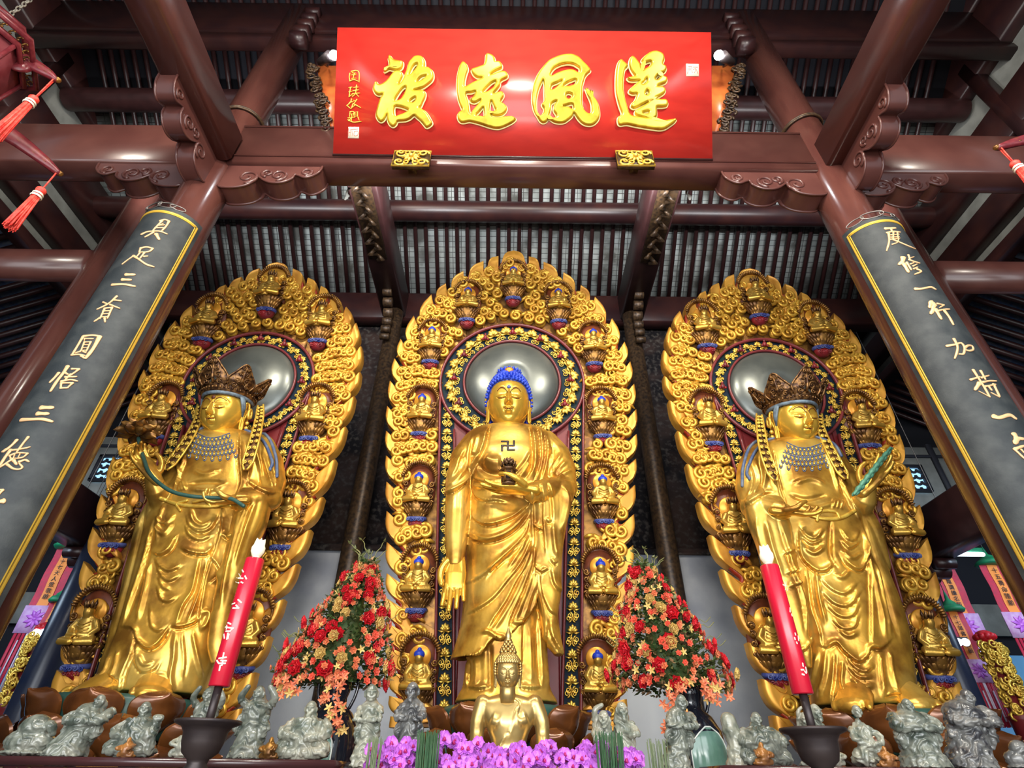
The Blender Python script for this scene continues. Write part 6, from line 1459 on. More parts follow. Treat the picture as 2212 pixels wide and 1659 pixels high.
def displace(g, amp, f1, seed, fold=0.0, ff=30):
    V, N = normals(g); D = np.zeros(len(V)); o = seed * 3.7; zt_ = V[:, 2].max(); kz_ = np.clip((zt_ * .80 - V[:, 2]) / (zt_ * .1), 0, 1)
    for i, v in enumerate(V):
        n1 = mnoise.noise(Vector((v[0] * f1 + o, v[1] * f1, v[2] * f1))); n2 = mnoise.noise(Vector((v[0] * f1 * 2.7, v[1] * f1 * 2.7 + o, v[2] * f1 * 2.7)))
        D[i] = amp * (n1 + .5 * n2) + fold * sin(ff * (v[2] + .9 * abs(v[0])) + 6 * n1)
    g.V = [V + N * (D * (.15 + .85 * kz_))[:, None]]; return g
def fig_head(g, c, r, turn=0.0, ex=0):
    c = np.array(c); R = rotz(turn)[:3, :3]; f = R @ np.array([0, -1, 0]); s = R @ np.array([1, 0, 0]); u = np.array([0, 0, 1])
    g.sphere(c, (r * .86, r * .92, r * 1.12), 16, 12)
    g.sphere(c + f * r * .88 - u * r * .12, (r * .20, r * .24, r * .28), 8, 6); g.tube([c + f * r * .82 + u * r * .25 - s * r * .5, c + f * r * .93 + u * r * .18, c + f * r * .82 + u * r * .25 + s * r * .5], r * .13, 6, cap='round')
    for k in (-1, 1):
        g.sphere(c + s * k * r * .90 - u * r * .12, (r * .16, r * .22, r * .42), 8, 6); g.sphere(c + f * r * .66 + s * k * r * .42 - u * r * .30, r * .26, 8, 6)
    g.tube([c + f * r * .82 - u * r * .52 - s * r * .28, c + f * r * .86 - u * r * .58, c + f * r * .82 - u * r * .52 + s * r * .28], r * .10, 6, cap='round')
    g.sphere(c + f * r * .60 - u * r * .86, (r * .34, r * .3, r * .25), 8, 6)
    if ex: g.tube([c + f * r * .7 - u * r * .8, c + f * r * .8 - u * r * 1.3, c + f * r * .6 - u * r * 1.7], [r * .4, r * .3, r * .08], 8, cap='round')
def figure(kind, H, W, seed=1, turn=0.0):
    """small carved sage; H overall height, W overall width, origin at base centre"""
    g = Geo(); T = lambda p, r, n=12: g.tube(spline(p, max(8, len(p) * 3)), np.interp(np.linspace(0, 1, max(8, len(p) * 3)), np.linspace(0, 1, len(r)), r), n, cap='round')
    if kind in ('stand', 'stand_arms', 'beard', 'lean'):
        ln = .16 * W if kind == 'lean' else 0; hr = .085 * H
        T([(-ln * 1.5, 0, .02), (-ln * .8, 0, .25 * H), (-ln * .2, 0, .5 * H), (0 + ln * .5, 0, .72 * H), (ln, 0, .84 * H)], [.46 * W, .40 * W, .36 * W, .42 * W, .18 * W], 20)
        g.tube([(-ln * 1.5, 0, 0), (-ln * 1.5, 0, .05)], [(.52 * W), (.46 * W)], 18)
        fig_head(g, (ln * 1.3, -.03, H - hr * 1.15), hr * 1.25, turn, kind == 'beard')
        if kind == 'stand_arms':
            for s in (-1, 1): T([(s * .36 * W, 0, .74 * H), (s * .52 * W, -.03, .84 * H), (s * .34 * W, -.05, .99 * H)], [.13 * W, .11 * W, .08 * W])
        else:
            for s in (-1, 1): T([(s * .36 * W + ln, 0, .72 * H), (s * .44 * W + ln * .5, -.06, .58 * H), (s * .08 * W + ln * .5, -.40 * W, .56 * H)], [.14 * W, .13 * W, .07 * W])
        for s in (-1, 1): T([(s * .36 * W, -.1 * W, .56 * H), (s * .40 * W, -.1 * W, .40 * H), (s * .34 * W, -.05 * W, .26 * H)], [.10 * W, .14 * W, .05 * W])
    elif kind in ('seat', 'seat_arm', 'belly', 'thin'):
        hr = .13 * H if kind != 'thin' else .10 * H; bw = .34 * W if kind != 'thin' else .26 * W
        for s in (-1, 1):
            T([(s * .16 * W, 0, .16 * H), (s * .36 * W, -.14 * W, .20 * H), (s * .40 * W, -.22 * W, .12 * H), (s * .10 * W, -.32 * W, .10 * H)], [.16 * W, .15 * W, .12 * W, .08 * W])
        g.sphere((0, .02, .10 * H), (.48 * W, .30 * W, .12 * H), 20, 10)
        T([(0, 0, .12 * H), (0, -.02, .38 * H), (0, 0, .60 * H), (0, 0, .72 * H)], [bw * 1.05, bw * (1.25 if kind == 'belly' else .9), bw, bw * .4], 18)
        fig_head(g, (0, -.02, H - hr * 1.12), hr, turn, kind == 'seat')
        a = .30 * W if kind == 'thin' else .34 * W
        T([(-a * .9, 0, .60 * H), (-a * 1.25, -.05, .42 * H), (-a * .3, -.36 * W, .34 * H)], [.10 * W, .10 * W, .06 * W])
        if kind == 'seat_arm': 
            T([(a * .9, 0, .60 * H), (a * 1.15, -.10 * W, .42 * H), (a * 1.35, -.25 * W, .60 * H)], [.10 * W, .09 * W, .07 * W]); g.sphere((a * 1.38, -.26 * W, .68 * H), (.13 * W, .10 * W, .08 * W), 10, 8)
            T([(a * .7, -.2 * W, .12 * H), (a * 1.1, -.26 * W, .42 * H), (a * 1.2, -.2 * W, .10 * H)], [.14 * W, .15 * W, .12 * W])
        else: T([(a * .9, 0, .60 * H), (a * 1.25, -.05, .42 * H), (a * .3, -.36 * W, .32 * H)], [.10 * W, .10 * W, .06 * W])
        if kind == 'thin': 
            for s in (-1, 1): T([(s * .2 * W, -.2 * W, .30 * H), (s * .3 * W, -.3 * W, .16 * H), (s * .26 * W, -.26 * W, .02)], [.15 * W, .12 * W, .10 * W])
    elif kind == 'rock':
        g.sphere((0, 0, .30 * H), (.5 * W, .34 * W, .34 * H), 20, 12); g.sphere((.05 * W, -.02, .62 * H), (.32 * W, .26 * W, .30 * H), 18, 12); fig_head(g, (.02 * W, -.16 * W, .74 * H), .15 * H, turn, 1)
        T([(.2 * W, -.1 * W, .6 * H), (.42 * W, -.16 * W, .66 * H), (.47 * W, -.1 * W, .5 * H)], [.12 * W, .10 * W, .07 * W]); g.sphere((0, 0, .06 * H), (.54 * W, .38 * W, .08 * H), 20, 8)
    elif kind == 'pair':
        for s, h in ((-1, .86), (1, 1.0)):
            T([(s * .24 * W, 0, .0), (s * .24 * W, 0, .4 * H * h), (s * .22 * W, 0, .78 * H * h)], [.26 * W, .24 * W, .18 * W], 16); fig_head(g, (s * .22 * W, -.03, (h - .12) * H), .12 * H, s * .2, 1)
            T([(s * .40 * W, 0, .66 * H * h), (s * .46 * W, -.08, .5 * H * h), (s * .2 * W, -.2 * W, .5 * H * h)], [.09 * W, .08 * W, .05 * W])
        T([(-.4 * W, 0, .6 * H), (-.42 * W, -.03, .86 * H), (-.25 * W, -.03, .95 * H)], [.08 * W, .07 * W, .05 * W])
    m = remesh(g, max(.0030, H / 95), 0)
    return displace(m, .0036 * (H / .32), 26, seed, .0042 * (H / .32), 120)
FIG = [('rock', 52, 1537, 1630, 102, 'jade', 'hunched grey-green stone figure at the far left end of the left table'),
 ('lean', 160, 1505, 1632, 84, 'jade', 'tall cloaked pale stone figure leaning right, second from the left end'),
 ('seat_arm', 283, 1517, 1632, 100, 'jade', 'seated pale stone figure raising an object in one hand before the lotus petals'),
 ('seat', 394, 1568, 1630, 48, 'jade_pale', 'tiny pale seated stone figure just left of the left candle bowl'),
 ('stand_arms', 532, 1487, 1631, 74, 'jade', 'stone figure with both arms raised just right of the left candle bowl'),
 ('seat', 655, 1516, 1632, 112, 'jade_pale', 'pale bearded seated stone figure in front of the black vase with white line'),
 ('stand', 787, 1485, 1630, 56, 'jade_pale', 'laughing bald stone figure standing left of the green stalks'),
 ('beard', 880, 1479, 1622, 62, 'jade_grey', 'dark grey bearded stone figure standing behind the green stalks by the backplate'),
 ('pair', 1330, 1520, 1640, 96, 'jade_pale', 'pair of pale laughing stone figures behind the green stalks right of the orchids'),
 ('lean', 1474, 1506, 1642, 62, 'jade', 'old bald stone figure leaning before the green-panelled vase'),
 ('belly', 1650, 1540, 1645, 104, 'jade', 'round-bellied grey stone figure sitting left of the right candle bowl'),
 ('thin', 1882, 1526, 1652, 74, 'jade_pale', 'thin pensive stone figure sitting with folded arms right of the right candle bowl'),
 ('beard', 1998, 1515, 1652, 96, 'jade', 'bearded stone figure in swirling robes, second from the right end'),
 ('lean', 2118, 1495, 1646, 100, 'jade_grey', 'tallest hooded stone figure at the right end, blue wall behind'),
 ('rock', 2206, 1595, 1650, 60, 'jade_grey', 'grey stone figure cut off by the right edge of the view'),
 ('seat', 1742, 1627, 1652, 26, 'jade_pale', 'tiny pale stone figure below the left side of the right candle bowl'),
 ('seat', 1806, 1609, 1655, 36, 'jade_pale', 'tiny pale stone figure below the right side of the right candle bowl')]
for i, (k, px, yt, yb, wpx, m, lab) in enumerate(FIG):
    Y = 3.45; zb = 1.63 if (px < 720 or px > 1560) else (1.60 if px < 900 else 1.61)
    b = PZ(px, yb, zb) if False else P(px, yb, Y); b[2] = zb; top = P(px, yt, Y); w = (b - CC) @ CF; H = top[2] - zb; W = wpx * w / FPX
    o = figure(k, H, W, i, random.Random(i).uniform(-.4, .4)).build('stone_figure', m, loc=(b[0], b[1], b[2] + .004)); tag(o, lab, 'figurine')
# raised figures standing behind the candle bowls
for px, y0, y1, w_, lab, m in ((442, 1487, 1552, 62, 'stone figure peering over the left candle bowl', 'jade'), (1752, 1523, 1572, 60, 'pale stone figure half hidden behind the right candle bowl', 'jade_pale')):
    b = P(px, y1, 3.62); top = P(px, y0, 3.62); w = (b - CC) @ CF; H = top[2] - 1.63; o = figure('stand_arms' if px < 900 else 'pair', H, w_ * w / FPX, 31 + px, 0).build('stone_figure', m, loc=(b[0], 3.62, 1.63)); tag(o, lab, 'figurine')
# little gilt figures on the table front edge
for px, yb, H, lab in ((580, 1641, .095, 'tiny gilt seated figure on the left table edge beside the bearded figure'), (272, 1634, .085, 'tiny gilt seated figure at the feet of the seated stone figure'), (1648, 1645, .10, 'tiny gilt figure by the round-bellied stone figure'), (1915, 1650, .09, 'tiny gilt figure at the feet of the thin pensive stone figure')):
    b = P(px, yb, 3.335); o = figure('seat', H, H * .9, px, 0).build('gilt_figure', 'amber' if px != 580 else 'gold_dark', loc=(b[0], 3.335, 1.63)); tag(o, lab, 'figurine')
# stone stump beside the round figure and block beside the bearded one
for px, H, lab in ((1590, .20, 'pale stone stump left of the round-bellied figure'), (612, .10, 'small pale stone block left of the bearded seated figure')):
    g = Geo(); g.tube([(0, 0, 0), (.01, 0, H * .5), (-.005, 0, H)], np.array([.055, .045, .042]), 12, cap='round'); mm = displace(remesh(g, .005, 1), .012, 18, px); b = P(px, 1635, 3.45)
    tag(mm.build('stone_block', 'jade_pale', loc=(b[0], 3.45, 1.63)), lab, 'stone')
# ------------------------------------------------------------------ electric candles on tall stands
def candle(cx, w, strokeset):
    Y = 2.9; t = thing('candle_stand', 'tall dark metal candle stand with a wide bowl on the %s' % w, 'candle stand', (cx, Y, 0))
    g = Geo(); g.lathe([(.001, 0), (.20, 0), (.20, .03), (.08, .08), (.035, .2), (.03, .9), (.05, 1.0), (.03, 1.1), (.028, 1.42), (.055, 1.46), (.06, 1.50), (.03, 1.53), (.028, 1.56), (.001, 1.565)], 32); g.build('shaft', 'iron_dark', t)
    g = Geo(); g.lathe([(.001, 1.56), (.045, 1.562), (.050, 1.585), (.040, 1.60), (.045, 1.615), (.075, 1.64), (.088, 1.68), (.092, 1.715), (.105, 1.735), (.138, 1.748), (.142, 1.756), (.138, 1.762), (.10, 1.755), (.08, 1.72), (.001, 1.70)], 48); g.build('bowl', 'iron_dark', t)
    g = Geo(); g.tube([(0, 0, 1.70), (0, 0, 1.92)], .019, 14); g.build('pricket', 'iron_dark', t)
    c = thing('electric_candle', 'fat red electric candle with gold characters standing in the %s bowl' % w, 'candle', (cx, Y, 1.895))
    g = Geo(); g.lathe([(.001, 0), (.044, 0), (.047, .004), (.047, .59), (.045, .594), (.001, .594)], 40); g.build('wax', 'candle_red', c)
    g = Geo(); g.tube([(0, 0, .594), (0, 0, .61)], .018, 12); g.lathe([(.001, .605), (.022, .61), (.034, .635), (.035, .655), (.024, .68), (.001, .70)], 20)
    for k in range(6):
        a = 2 * pi * k / 6; g.geo(petal(.085, .022, .016, .004, .004, 8), M=TR((.012 * cos(a), .012 * sin(a), .612), rz=a + pi / 2))
    g.build('flame_bulb', 'bulb', c)
    L_ = bpy.data.lights.new('candle_glow', 'POINT'); L_.energy = .35; L_.color = (1, .85, .55); L_.shadow_soft_size = .03
    lo = bpy.data.objects.new('candle_glow', L_); COL.objects.link(lo); lo.location = (cx, Y - .05, 1.895 + .74)
    def conv(px, py):
        d = ray(px, py); C2 = np.array([cx, Y]); o = CC[:2] - C2; a_ = d[0] ** 2 + d[1] ** 2; b_ = 2 * (o @ d[:2]); c_ = o @ o - .048 ** 2; k = (-b_ - sqrt(max(b_ * b_ - 4 * a_ * c_, 0))) / (2 * a_); p = CC + d * k
        q = p - np.array([cx, Y, 1.895]); return q, np.array([q[0], q[1], 0]) / (np.hypot(q[0], q[1]) + 1e-9), ((p - CC) @ CF) / FPX
    g = Geo(); strokes(g, strokeset[2], strokeset[0], strokeset[1], conv, .0015, 1.1); g.build('gold_characters', 'white_text', c)
candle(-1.345, 'left', ((440, 1140), 4.606, [[(350,460),(365,490),10],[(330,500),(390,505),8],[(410,480),(425,510),14],[(320,540),(350,550),12],[(370,540),(390,550),8],[(380,420),(395,440),8],[(340,715),(375,745),12],[(290,800),(350,800),16],[(280,760),(310,750),8],[(320,770),(340,790),8],
  [(240,945),(270,960),12],[(215,990),(295,1000),14],[(230,970),(225,1010),12],[(290,1000),(270,1020),14],[(220,1030),(265,1030),12],[(240,1050),(230,1110),18],[(200,1060),(205,1100),12],[(250,1060),(240,1105),18],[(200,1245),(190,1300),16],[(150,1300),(225,1290),12],[(170,1320),(225,1325),12],[(150,1350),(215,1350),14],[(165,1370),(155,1420),16],[(130,1320),(145,1345),12],[(190,1330),(180,1370),14]]))
candle(1.372, 'right', ((1620, 1170), 4.606, [[(345,400),(350,430),14],[(330,430),(370,445),12],[(360,400),(355,480),10],[(375,470),(372,490),10],[(400,660),(400,700),14],[(415,720),(420,740),8],[(450,910),(455,930),10],[(445,955),(450,975),14],[(465,1000),(470,1015),14],[(480,940),(485,985),12],[(490,960),(500,970),8],[(525,1210),(530,1240),8],[(510,1275),(535,1275),16],[(555,1250),(565,1300),10],[(520,1320),(540,1325),14],[(545,1290),(560,1310),10]]))
# ------------------------------------------------------------------ small golden bust in front
bs = np.array([-.0, 3.62, 1.50]); t = thing('seated_golden_buddha', 'small pale gold seated Buddha with pointed flame crown in front of the centre statue', 'statue', tuple(bs))
g = Geo(); Yg = 3.62
rows_tube(g, [(1499, 1081, 1113, .035, .04), (1505, 1060, 1136, .045, .05), (1514, 1038, 1158, .058, .055), (1530, 1032, 1166, .07, .06), (1560, 1046, 1154, .085, .06), (1585, 1056, 1142, .08, .06), (1610, 1062, 1136, .07, .06), (1635, 1060, 1138, .08, .06), (1655, 1050, 1145, .09, .07)], Yg, 40)
for xs in ([(1043, 1520), (1033, 1556), (1030, 1590), (1030, 1625), (1045, 1655)], [(1155, 1520), (1169, 1556), (1172, 1590), (1172, 1625), (1158, 1655)]):
    g.tube(spline([P(x, y, Yg - (.0 if i < 3 else .04 * (i - 2))) for i, (x, y) in enumerate(xs)], 12), np.linspace(.048, .030, 12), 14, cap='round')
for s in (-1, 1): g.tube([(s * .08, Yg, 1.57), (s * .27, Yg - .10, 1.56), (s * .22, Yg - .22, 1.56), (-s * .05, Yg - .24, 1.57)], [.065, .06, .05, .035], 12, cap='round')
mm = carve(remesh(g, .006, 3), [('s', 3, .007, [(1128, 1512), (1112, 1540), (1104, 1570), (1090, 1610)]), ('s', 3, .007, [(1118, 1545), (1122, 1520), (1112, 1510)]), ('r', 2.5, .006, [(1096, 1585), (1080, 1612), (1076, 1640)]), ('r', 12, .012, [(1060, 1555), (1080, 1562)]), ('r', 12, .012, [(1118, 1560), (1140, 1552)])])
shift(mm, bs).build('body', 'gold_pale', t)
c = P(1097, 1452, Yg - .03); M = TR(tuple(c - bs), rx=.12); hz = Geo(); hz.geo(head_geo(.072, .082, .105, 140, 140), M=M)
for s in (-1, 1): hz.geo(ear_geo(s, .067, -.008, .115, y=.005), M=M)
ho = hz.build('head', 'gold_pale', t)
n = Geo(); n.lathe([(.05, -.16), (.045, -.10), (.045, -.05)], 24); nn = Geo(); nn.geo(n, M=TR(tuple(c - bs))); nn.build('neck', 'gold_pale', t)
h = Geo()
for row in range(8):
    z = .50 + .49 * row / 7.5; r = sqrt(max(.02, 1 - z * z)) * 1.04; k_ = int(26 * r) + 5
    for i in range(k_):
        a = 2 * pi * i / k_ + row * .2
        zz = z - (.0 if abs(math.atan2(sin(a), -cos(a) * -1)) > 9 else 0)
        back = max(0, cos(a)) ; zz = z - .35 * back * (row < 3); h.sphere((.074 * r * sin(a), .085 * r * cos(a), .105 * zz), .0115, 6, 5)
for s in (-1, 1):
    for i in range(5):
        for j in range(3): h.sphere((s * .073, -.035 + .022 * j, .045 - .014 * i), .0085, 6, 5)
for row in range(5):
    for i in range(9 - row):
        a = 2 * pi * i / (9 - row); rr = .042 - .006 * row; h.sphere((rr * sin(a), rr * cos(a), .106 + .013 * row), .0115, 6, 5)
h.lathe([(.02, .165), (.024, .172), (.016, .18), (.020, .19), (.014, .21), (.006, .235), (.001, .25)], 14)
hh_ = Geo(); hh_.geo(h, M=M); hh_.build('hair', 'gold_pale', ho)
# ------------------------------------------------------------------ flower arrangements
def flower_mesh(kind):
    g = Geo()
    if kind == 'rose':
        for row, (n, r, tl, L) in enumerate(((4, .004, .15, .030), (6, .008, .55, .036), (7, .010, 1.0, .040))):
            for i in range(n):
                a = 2 * pi * (i + .37 * row) / n; g.geo(petal(L, .017 + .004 * row, .007, .006, .002, 5), M=TR((r * cos(a), r * sin(a), 0), rz=a + pi / 2) @ rotx(tl))
        g.sphere((0, 0, .012), (.010, .010, .014), 8, 6)
    elif kind == 'blossom':
        for i in range(6):
            a = 2 * pi * i / 6; g.geo(petal(.026, .012, .004, .004, .002, 5), M=TR((.003 * cos(a), .003 * sin(a), 0), rz=a + pi / 2) @ rotx(.95))
        for i in range(4):
            a = 2 * pi * i / 4 + .4; g.geo(petal(.018, .009, .004, .002, .002, 4), M=TR((.002 * cos(a), .002 * sin(a), .002), rz=a + pi / 2) @ rotx(.4))
    elif kind == 'star':
        for i in range(5):
            a = 2 * pi * i / 5; g.geo(petal(.038, .009, .002, .004, .002, 5), M=TR((0, 0, 0), rz=a + pi / 2) @ rotx(1.2))
        g.sphere((0, 0, .004), .005, 6, 5)
    elif kind == 'orchid':
        for i, (w, L) in enumerate(((.011, .028), (.024, .030), (.010, .026), (.010, .026), (.024, .030))):
            a = pi / 2 + 2 * pi * i / 5; g.geo(petal(L, w, .003, .004, .0015, 7), M=TR((0, 0, 0), rz=a + pi / 2) @ rotx(1.32))
    return g
FM = {}
def fmesh(kind, m):
    if (kind, m) not in FM:
        me = flower_mesh(kind).mesh(kind); me.materials.append(MATS[m]); me.polygons.foreach_set('use_smooth', np.ones(len(me.polygons), bool)); FM[(kind, m)] = me
    return FM[(kind, m)]
def aim(d, spin=0.0):
    return (Vector(d).to_track_quat('Z', 'Y') @ Matrix.Rotation(spin, 4, 'Z').to_quaternion()).to_euler()
def leaves(g, c, d, n, rg, L=.05, spread=.6):
    for k in range(n):
        v = Vector(d) + Vector((rg.uniform(-1, 1), rg.uniform(-1, 1), rg.uniform(-1, 1))) * spread; v.normalize(); l = L * rg.uniform(.6, 1.2)
        s = v.cross(Vector((rg.uniform(-1, 1), rg.uniform(-1, 1), 1))).normalized(); c_ = Vector(c); w = l * .26
        p = [c_, c_ + v * l * .45 + s * w, c_ + v * l, c_ + v * l * .45 - s * w, c_ + v * l * .45 + v.cross(s) * w * .35]
        g.add([tuple(q) for q in p], [np.array([[0, 1, 4], [1, 2, 4], [2, 3, 4], [3, 0, 4]])])
def arrangement(cx, w, seed, lean_, labv, green):
    Y = 4.55; rg = random.Random(seed)
    zt, zb = 3.02, 2.12
    t = thing('flower_arrangement', 'tall cone of red, coral and cream flowers in the black vase on the %s' % w, 'flowers', (cx, Y, 2.0))
    def axis(z): return np.array([lean_ * (z - zb), 0, z - 2.0])
    def R(z): u = (z - zb) / (zt - zb); return (.40 * (1 - u) ** .85 + .045) * (1 if u > .06 else .85)
    gd, go, gt = Geo(), Geo(), Geo()
    for k in range(2600):
        z = zb + (zt - zb) * (rg.random() ** 1.35); a = rg.uniform(0, 2 * pi); r = R(z) * rg.uniform(.45, 1.02); c = axis(z) + (r * cos(a), r * sin(a) * .8, rg.uniform(-.03, .03)); d = (cos(a), sin(a), rg.uniform(-.3, .5))
        leaves(gd if rg.random() < .6 else (go if rg.random() < .6 else gt), c, d, 2, rg)
    for g_, n_, m_ in ((gd, 'green_leaves', 'leaf_green'), (go, 'olive_leaves', 'leaf_olive'), (gt, 'dry_leaves', 'leaf_tan')): tag(g_.build(n_, m_, t), kind='stuff')
    core = Geo(); core.lathe([(.02, zb - 2.02), (.17, zb - 1.97), (.15, zb - 1.8), (.06, zt - 2.30), (.01, zt - 2.12)], 16); V = core.V[0]; V[:, 0] += lean_ * (V[:, 2] + 2 - zb); core.build('foliage_core', 'leaf_green', t)
    kinds_ = [('rose', 'petal_red', 'red_rose', 34, 1.15), ('blossom', 'petal_coral', 'coral_blossom', 98, 1.05), ('blossom', 'petal_salmon', 'salmon_blossom', 92, .95), ('rose', 'petal_cream', 'cream_rose', 22, .95), ('star', 'petal_cream', 'cream_star_flower', 50, .8)]
    ga = pi * (3 - sqrt(5)); i = 0
    for kd, m, nm, n, sc in kinds_:
        for k in range(n):
            u = ((k + rg.random()) / n) ** 1.25; z = zb - .01 + (zt - zb - .03) * u; a = -pi / 2 + rg.uniform(-1.9, 1.9); r = R(z) * rg.uniform(.96, 1.12)
            c = axis(z) + (r * cos(a), r * sin(a) * .8, 0); o = link(nm, fmesh(kd, m), t, tuple(c)); o.rotation_euler = aim((cos(a) + rg.uniform(-.3, .3), sin(a), rg.uniform(-.25, .35)), rg.random() * 6); s_ = sc * rg.uniform(.75, 1.15); o.scale = (s_,) * 3
    # drooping tan star flowers
    for k in range(60):
        s = (1 if w == 'left' else -1); x = (.02 + .10 * rg.random()) * s + .02; zz = zb + .02 - .34 * rg.random() ** 1.1; x += (zb - zz) * .25 * s + rg.uniform(-.05, .05)
        if k % 3 == 0: x = -s * rg.uniform(.10, .28); zz = zb - rg.uniform(0, .12)
        o = link('tan_star_flower', fmesh('star', 'petal_salmon' if k % 4 else 'petal_cream'), t, (x + lean_ * 0, -.28 - .06 * rg.random(), zz - 2.0)); o.rotation_euler = aim((rg.uniform(-.5, .5), -1, rg.uniform(-.3, .5)), rg.random() * 6); o.scale = (.85,) * 3
    g = Geo()
    for k in range(12):
        a = rg.uniform(0, pi * 2); p0 = axis(zt - .12) ; h_ = rg.uniform(.12, .30) ; sx = rg.uniform(-.16, .16)
        p = [p0, p0 + (sx * .4, -.02, h_ * .4), p0 + (sx * .6 + .02, -.02, h_ * .7), p0 + (sx * 1.1, 0, h_)]
        g.tube(spline(p, 16) + np.array([[.006 * sin(q * 1.3 + k), 0, 0] for q in range(16)]), .0035, 5)
        if k % 2: leaves(g, p[-1], (sx, -.3, .5), 5, rg, .045, .8)
    for k in range(8):
        a = rg.choice((-1, 1)); z = rg.uniform(zb + .1, zt - .3); p0 = axis(z) + (a * R(z) * .9, -.1, 0); g.tube(spline([p0, p0 + (a * .05, 0, .03), p0 + (a * .09, 0, .01), p0 + (a * .14, 0, .05)], 12), .003, 5)
    g.build('dry_twigs', 'leaf_olive', t)
    # vase
    vx = cx + (.06 if w == 'left' else .10)
    v = thing('vase', labv, 'vase', (vx, Y, 1.25))
    g = Geo(); g.lathe([(.001, 0), (.12, 0), (.13, .03), (.185, .25), (.195, .46), (.18, .60), (.13, .69), (.080, .73), (.076, .78), (.090, .82), (.092, .87), (.074, .92), (.082, .96), (.001, .96)], 48); g.build('body', 'vase_black', v)
    for s in (-1, 1):
        g = Geo(); g.tube(spline([(s * .078, 0, .92), (s * .120, 0, .93), (s * .142, 0, .87), (s * .132, 0, .79), (s * .105, 0, .72)], 20), .012, 8, cap='round'); g.build('handle', 'vase_black', v)
    g = Geo(); sx_ = -.35 if w == 'left' else .25
    pn = Geo(); n1, n2 = 14, 14; V = np.zeros((n1, n2, 3)); 
    for i in range(n1):
        z = .14 + .48 * i / (n1 - 1); rr = np.interp(z, [0, .03, .25, .46, .60, .69], [.12, .13, .185, .195, .18, .13]) + .003
        q = (z - .14) / .48; hw_ = .75 * (1 - max(0, (q - .7) / .3) ** 2 * .85) * (1 - max(0, (.12 - q) / .12) ** 2 * .8)
        for j in range(n2):
            a = -pi / 2 + sx_ + hw_ * (-1 + 2 * j / (n2 - 1)); V[i, j] = (rr * cos(a), rr * sin(a), z)
    pn.grid(V); po = pn.build('painted_panel', green, v)
    e = np.vstack([V[0], V[1:, -1], V[-1, -2::-1], V[-2:0:-1, 0]]); g.tube(e * np.array([1.01, 1.01, 1]), .005, 6, closed=True); g.build('white_line', 'vase_line', po)
    s = thing('vase_stand', 'dark square stand below the %s vase' % w, 'stand', (vx, Y, 0)); g = Geo(); g.box((0, 0, 1.225), (.42, .42, .05)); g.box((0, 0, .6), (.34, .34, 1.2)); g.build('block', 'table_wood', s, smooth=False)
arrangement(-1.30, 'left', 11, -.02 + .16, 'glossy black two-handled vase behind the left table, under the flowers', 'vase_green')
arrangement(1.22, 'right', 23, -.14, 'glossy black two-handled vase with green painted panel behind the right stand', 'vase_green')
# ------------------------------------------------------------------ orchids and green stalks
t0 = thing('orchid_shelf', 'low dark shelf under the purple orchids', 'shelf', (0.0, 2.95, 0)); g = Geo(); g.box((0, 0, 1.20), (1.5, .35, .04)); g.build('board', 'table_wood', t0, smooth=False)
for sx in (-1, 1):
    g = Geo(); g.box((sx * .7, 0, .59), (.05, .3, 1.18)); g.build('leg', 'table_wood', t0, smooth=False)
lip = Geo(); lip.sphere((0, 0, .006), (.006, .009, .006), 8, 6); lip.sphere((.005, -.004, .004), .004, 6, 4); lip.sphere((-.005, -.004, .004), .004, 6, 4)
lipm = lip.mesh('lip'); lipm.materials.append(MATS['orchid_lip'])
def orchid(px0, px1, ytop, n, lab, seed, Yo=2.9):
    rg = random.Random(seed); pc = P((px0 + px1) / 2, 1640, Yo); t = thing('orchid_plant', lab, 'orchid', (pc[0], Yo, 1.22))
    g = Geo(); g.lathe([(.001, 0), (.055, 0), (.075, .11), (.08, .115), (.07, .12), (.001, .10)], 24); g.build('pot', 'vase_line', t)
    g = Geo()
    for k in range(5):
        a = k * 1.3; g.tube([(0, 0, .11), (.05 * cos(a), .05 * sin(a), .16), (.12 * cos(a), .12 * sin(a), .15)], np.array([(.012, .004), (.024, .004), (.004, .002)]), 6, up=(0, 0, 1))
    g.build('leaves', 'leaf_green', t)
    g = Geo(); fl = []
    for k in range(n):
        px = rg.uniform(px0, px1); e = 1 - ((px - (px0 + px1) / 2) / ((px1 - px0) / 2)) ** 2 * .55; u = rg.random(); yy = ytop(px) + u * (1668 - ytop(px)); Yk = Yo + rg.uniform(-.06, .08) - .05 * u; p = P(px, yy, Yk) - np.array([pc[0], Yo, 1.22]); fl.append(p)
    for k in range(0, n, 5):
        p = fl[k]; g.tube(spline([(0, 0, .1), (p[0] * .5, p[1] * .5 + .03, p[2] * .6), (p[0], p[1] + .02, p[2])], 12), .0035, 6)
    g.build('stems', 'stem_green', t)
    for k, p in enumerate(fl):
        o = link('orchid_flower', fmesh('orchid', 'orchid'), t, tuple(p)); o.rotation_euler = aim((rg.uniform(-.6, .6), -1, rg.uniform(-.35, .45)), 0); o.rotation_euler = (pi / 2 + rg.uniform(-.5, .3), rg.uniform(-.25, .25), rg.uniform(-.7, .7)); s_ = rg.uniform(.85, 1.1); o.scale = (s_,) * 3
        l = link('lip', lipm, o, (0, 0, .002))
prof = lambda pts: (lambda px: np.interp(px, [a for a, _ in pts], [b for _, b in pts]))
orchid(793, 905, prof([(793, 1625), (820, 1608), (862, 1604), (905, 1612)]), 46, 'purple orchid plant left of the dark green stalks', 1)
orchid(940, 1070, prof([(935, 1612), (960, 1592), (1000, 1600), (1035, 1606), (1070, 1622)]), 52, 'purple orchid plant in front of the left arm of the golden bust', 2)
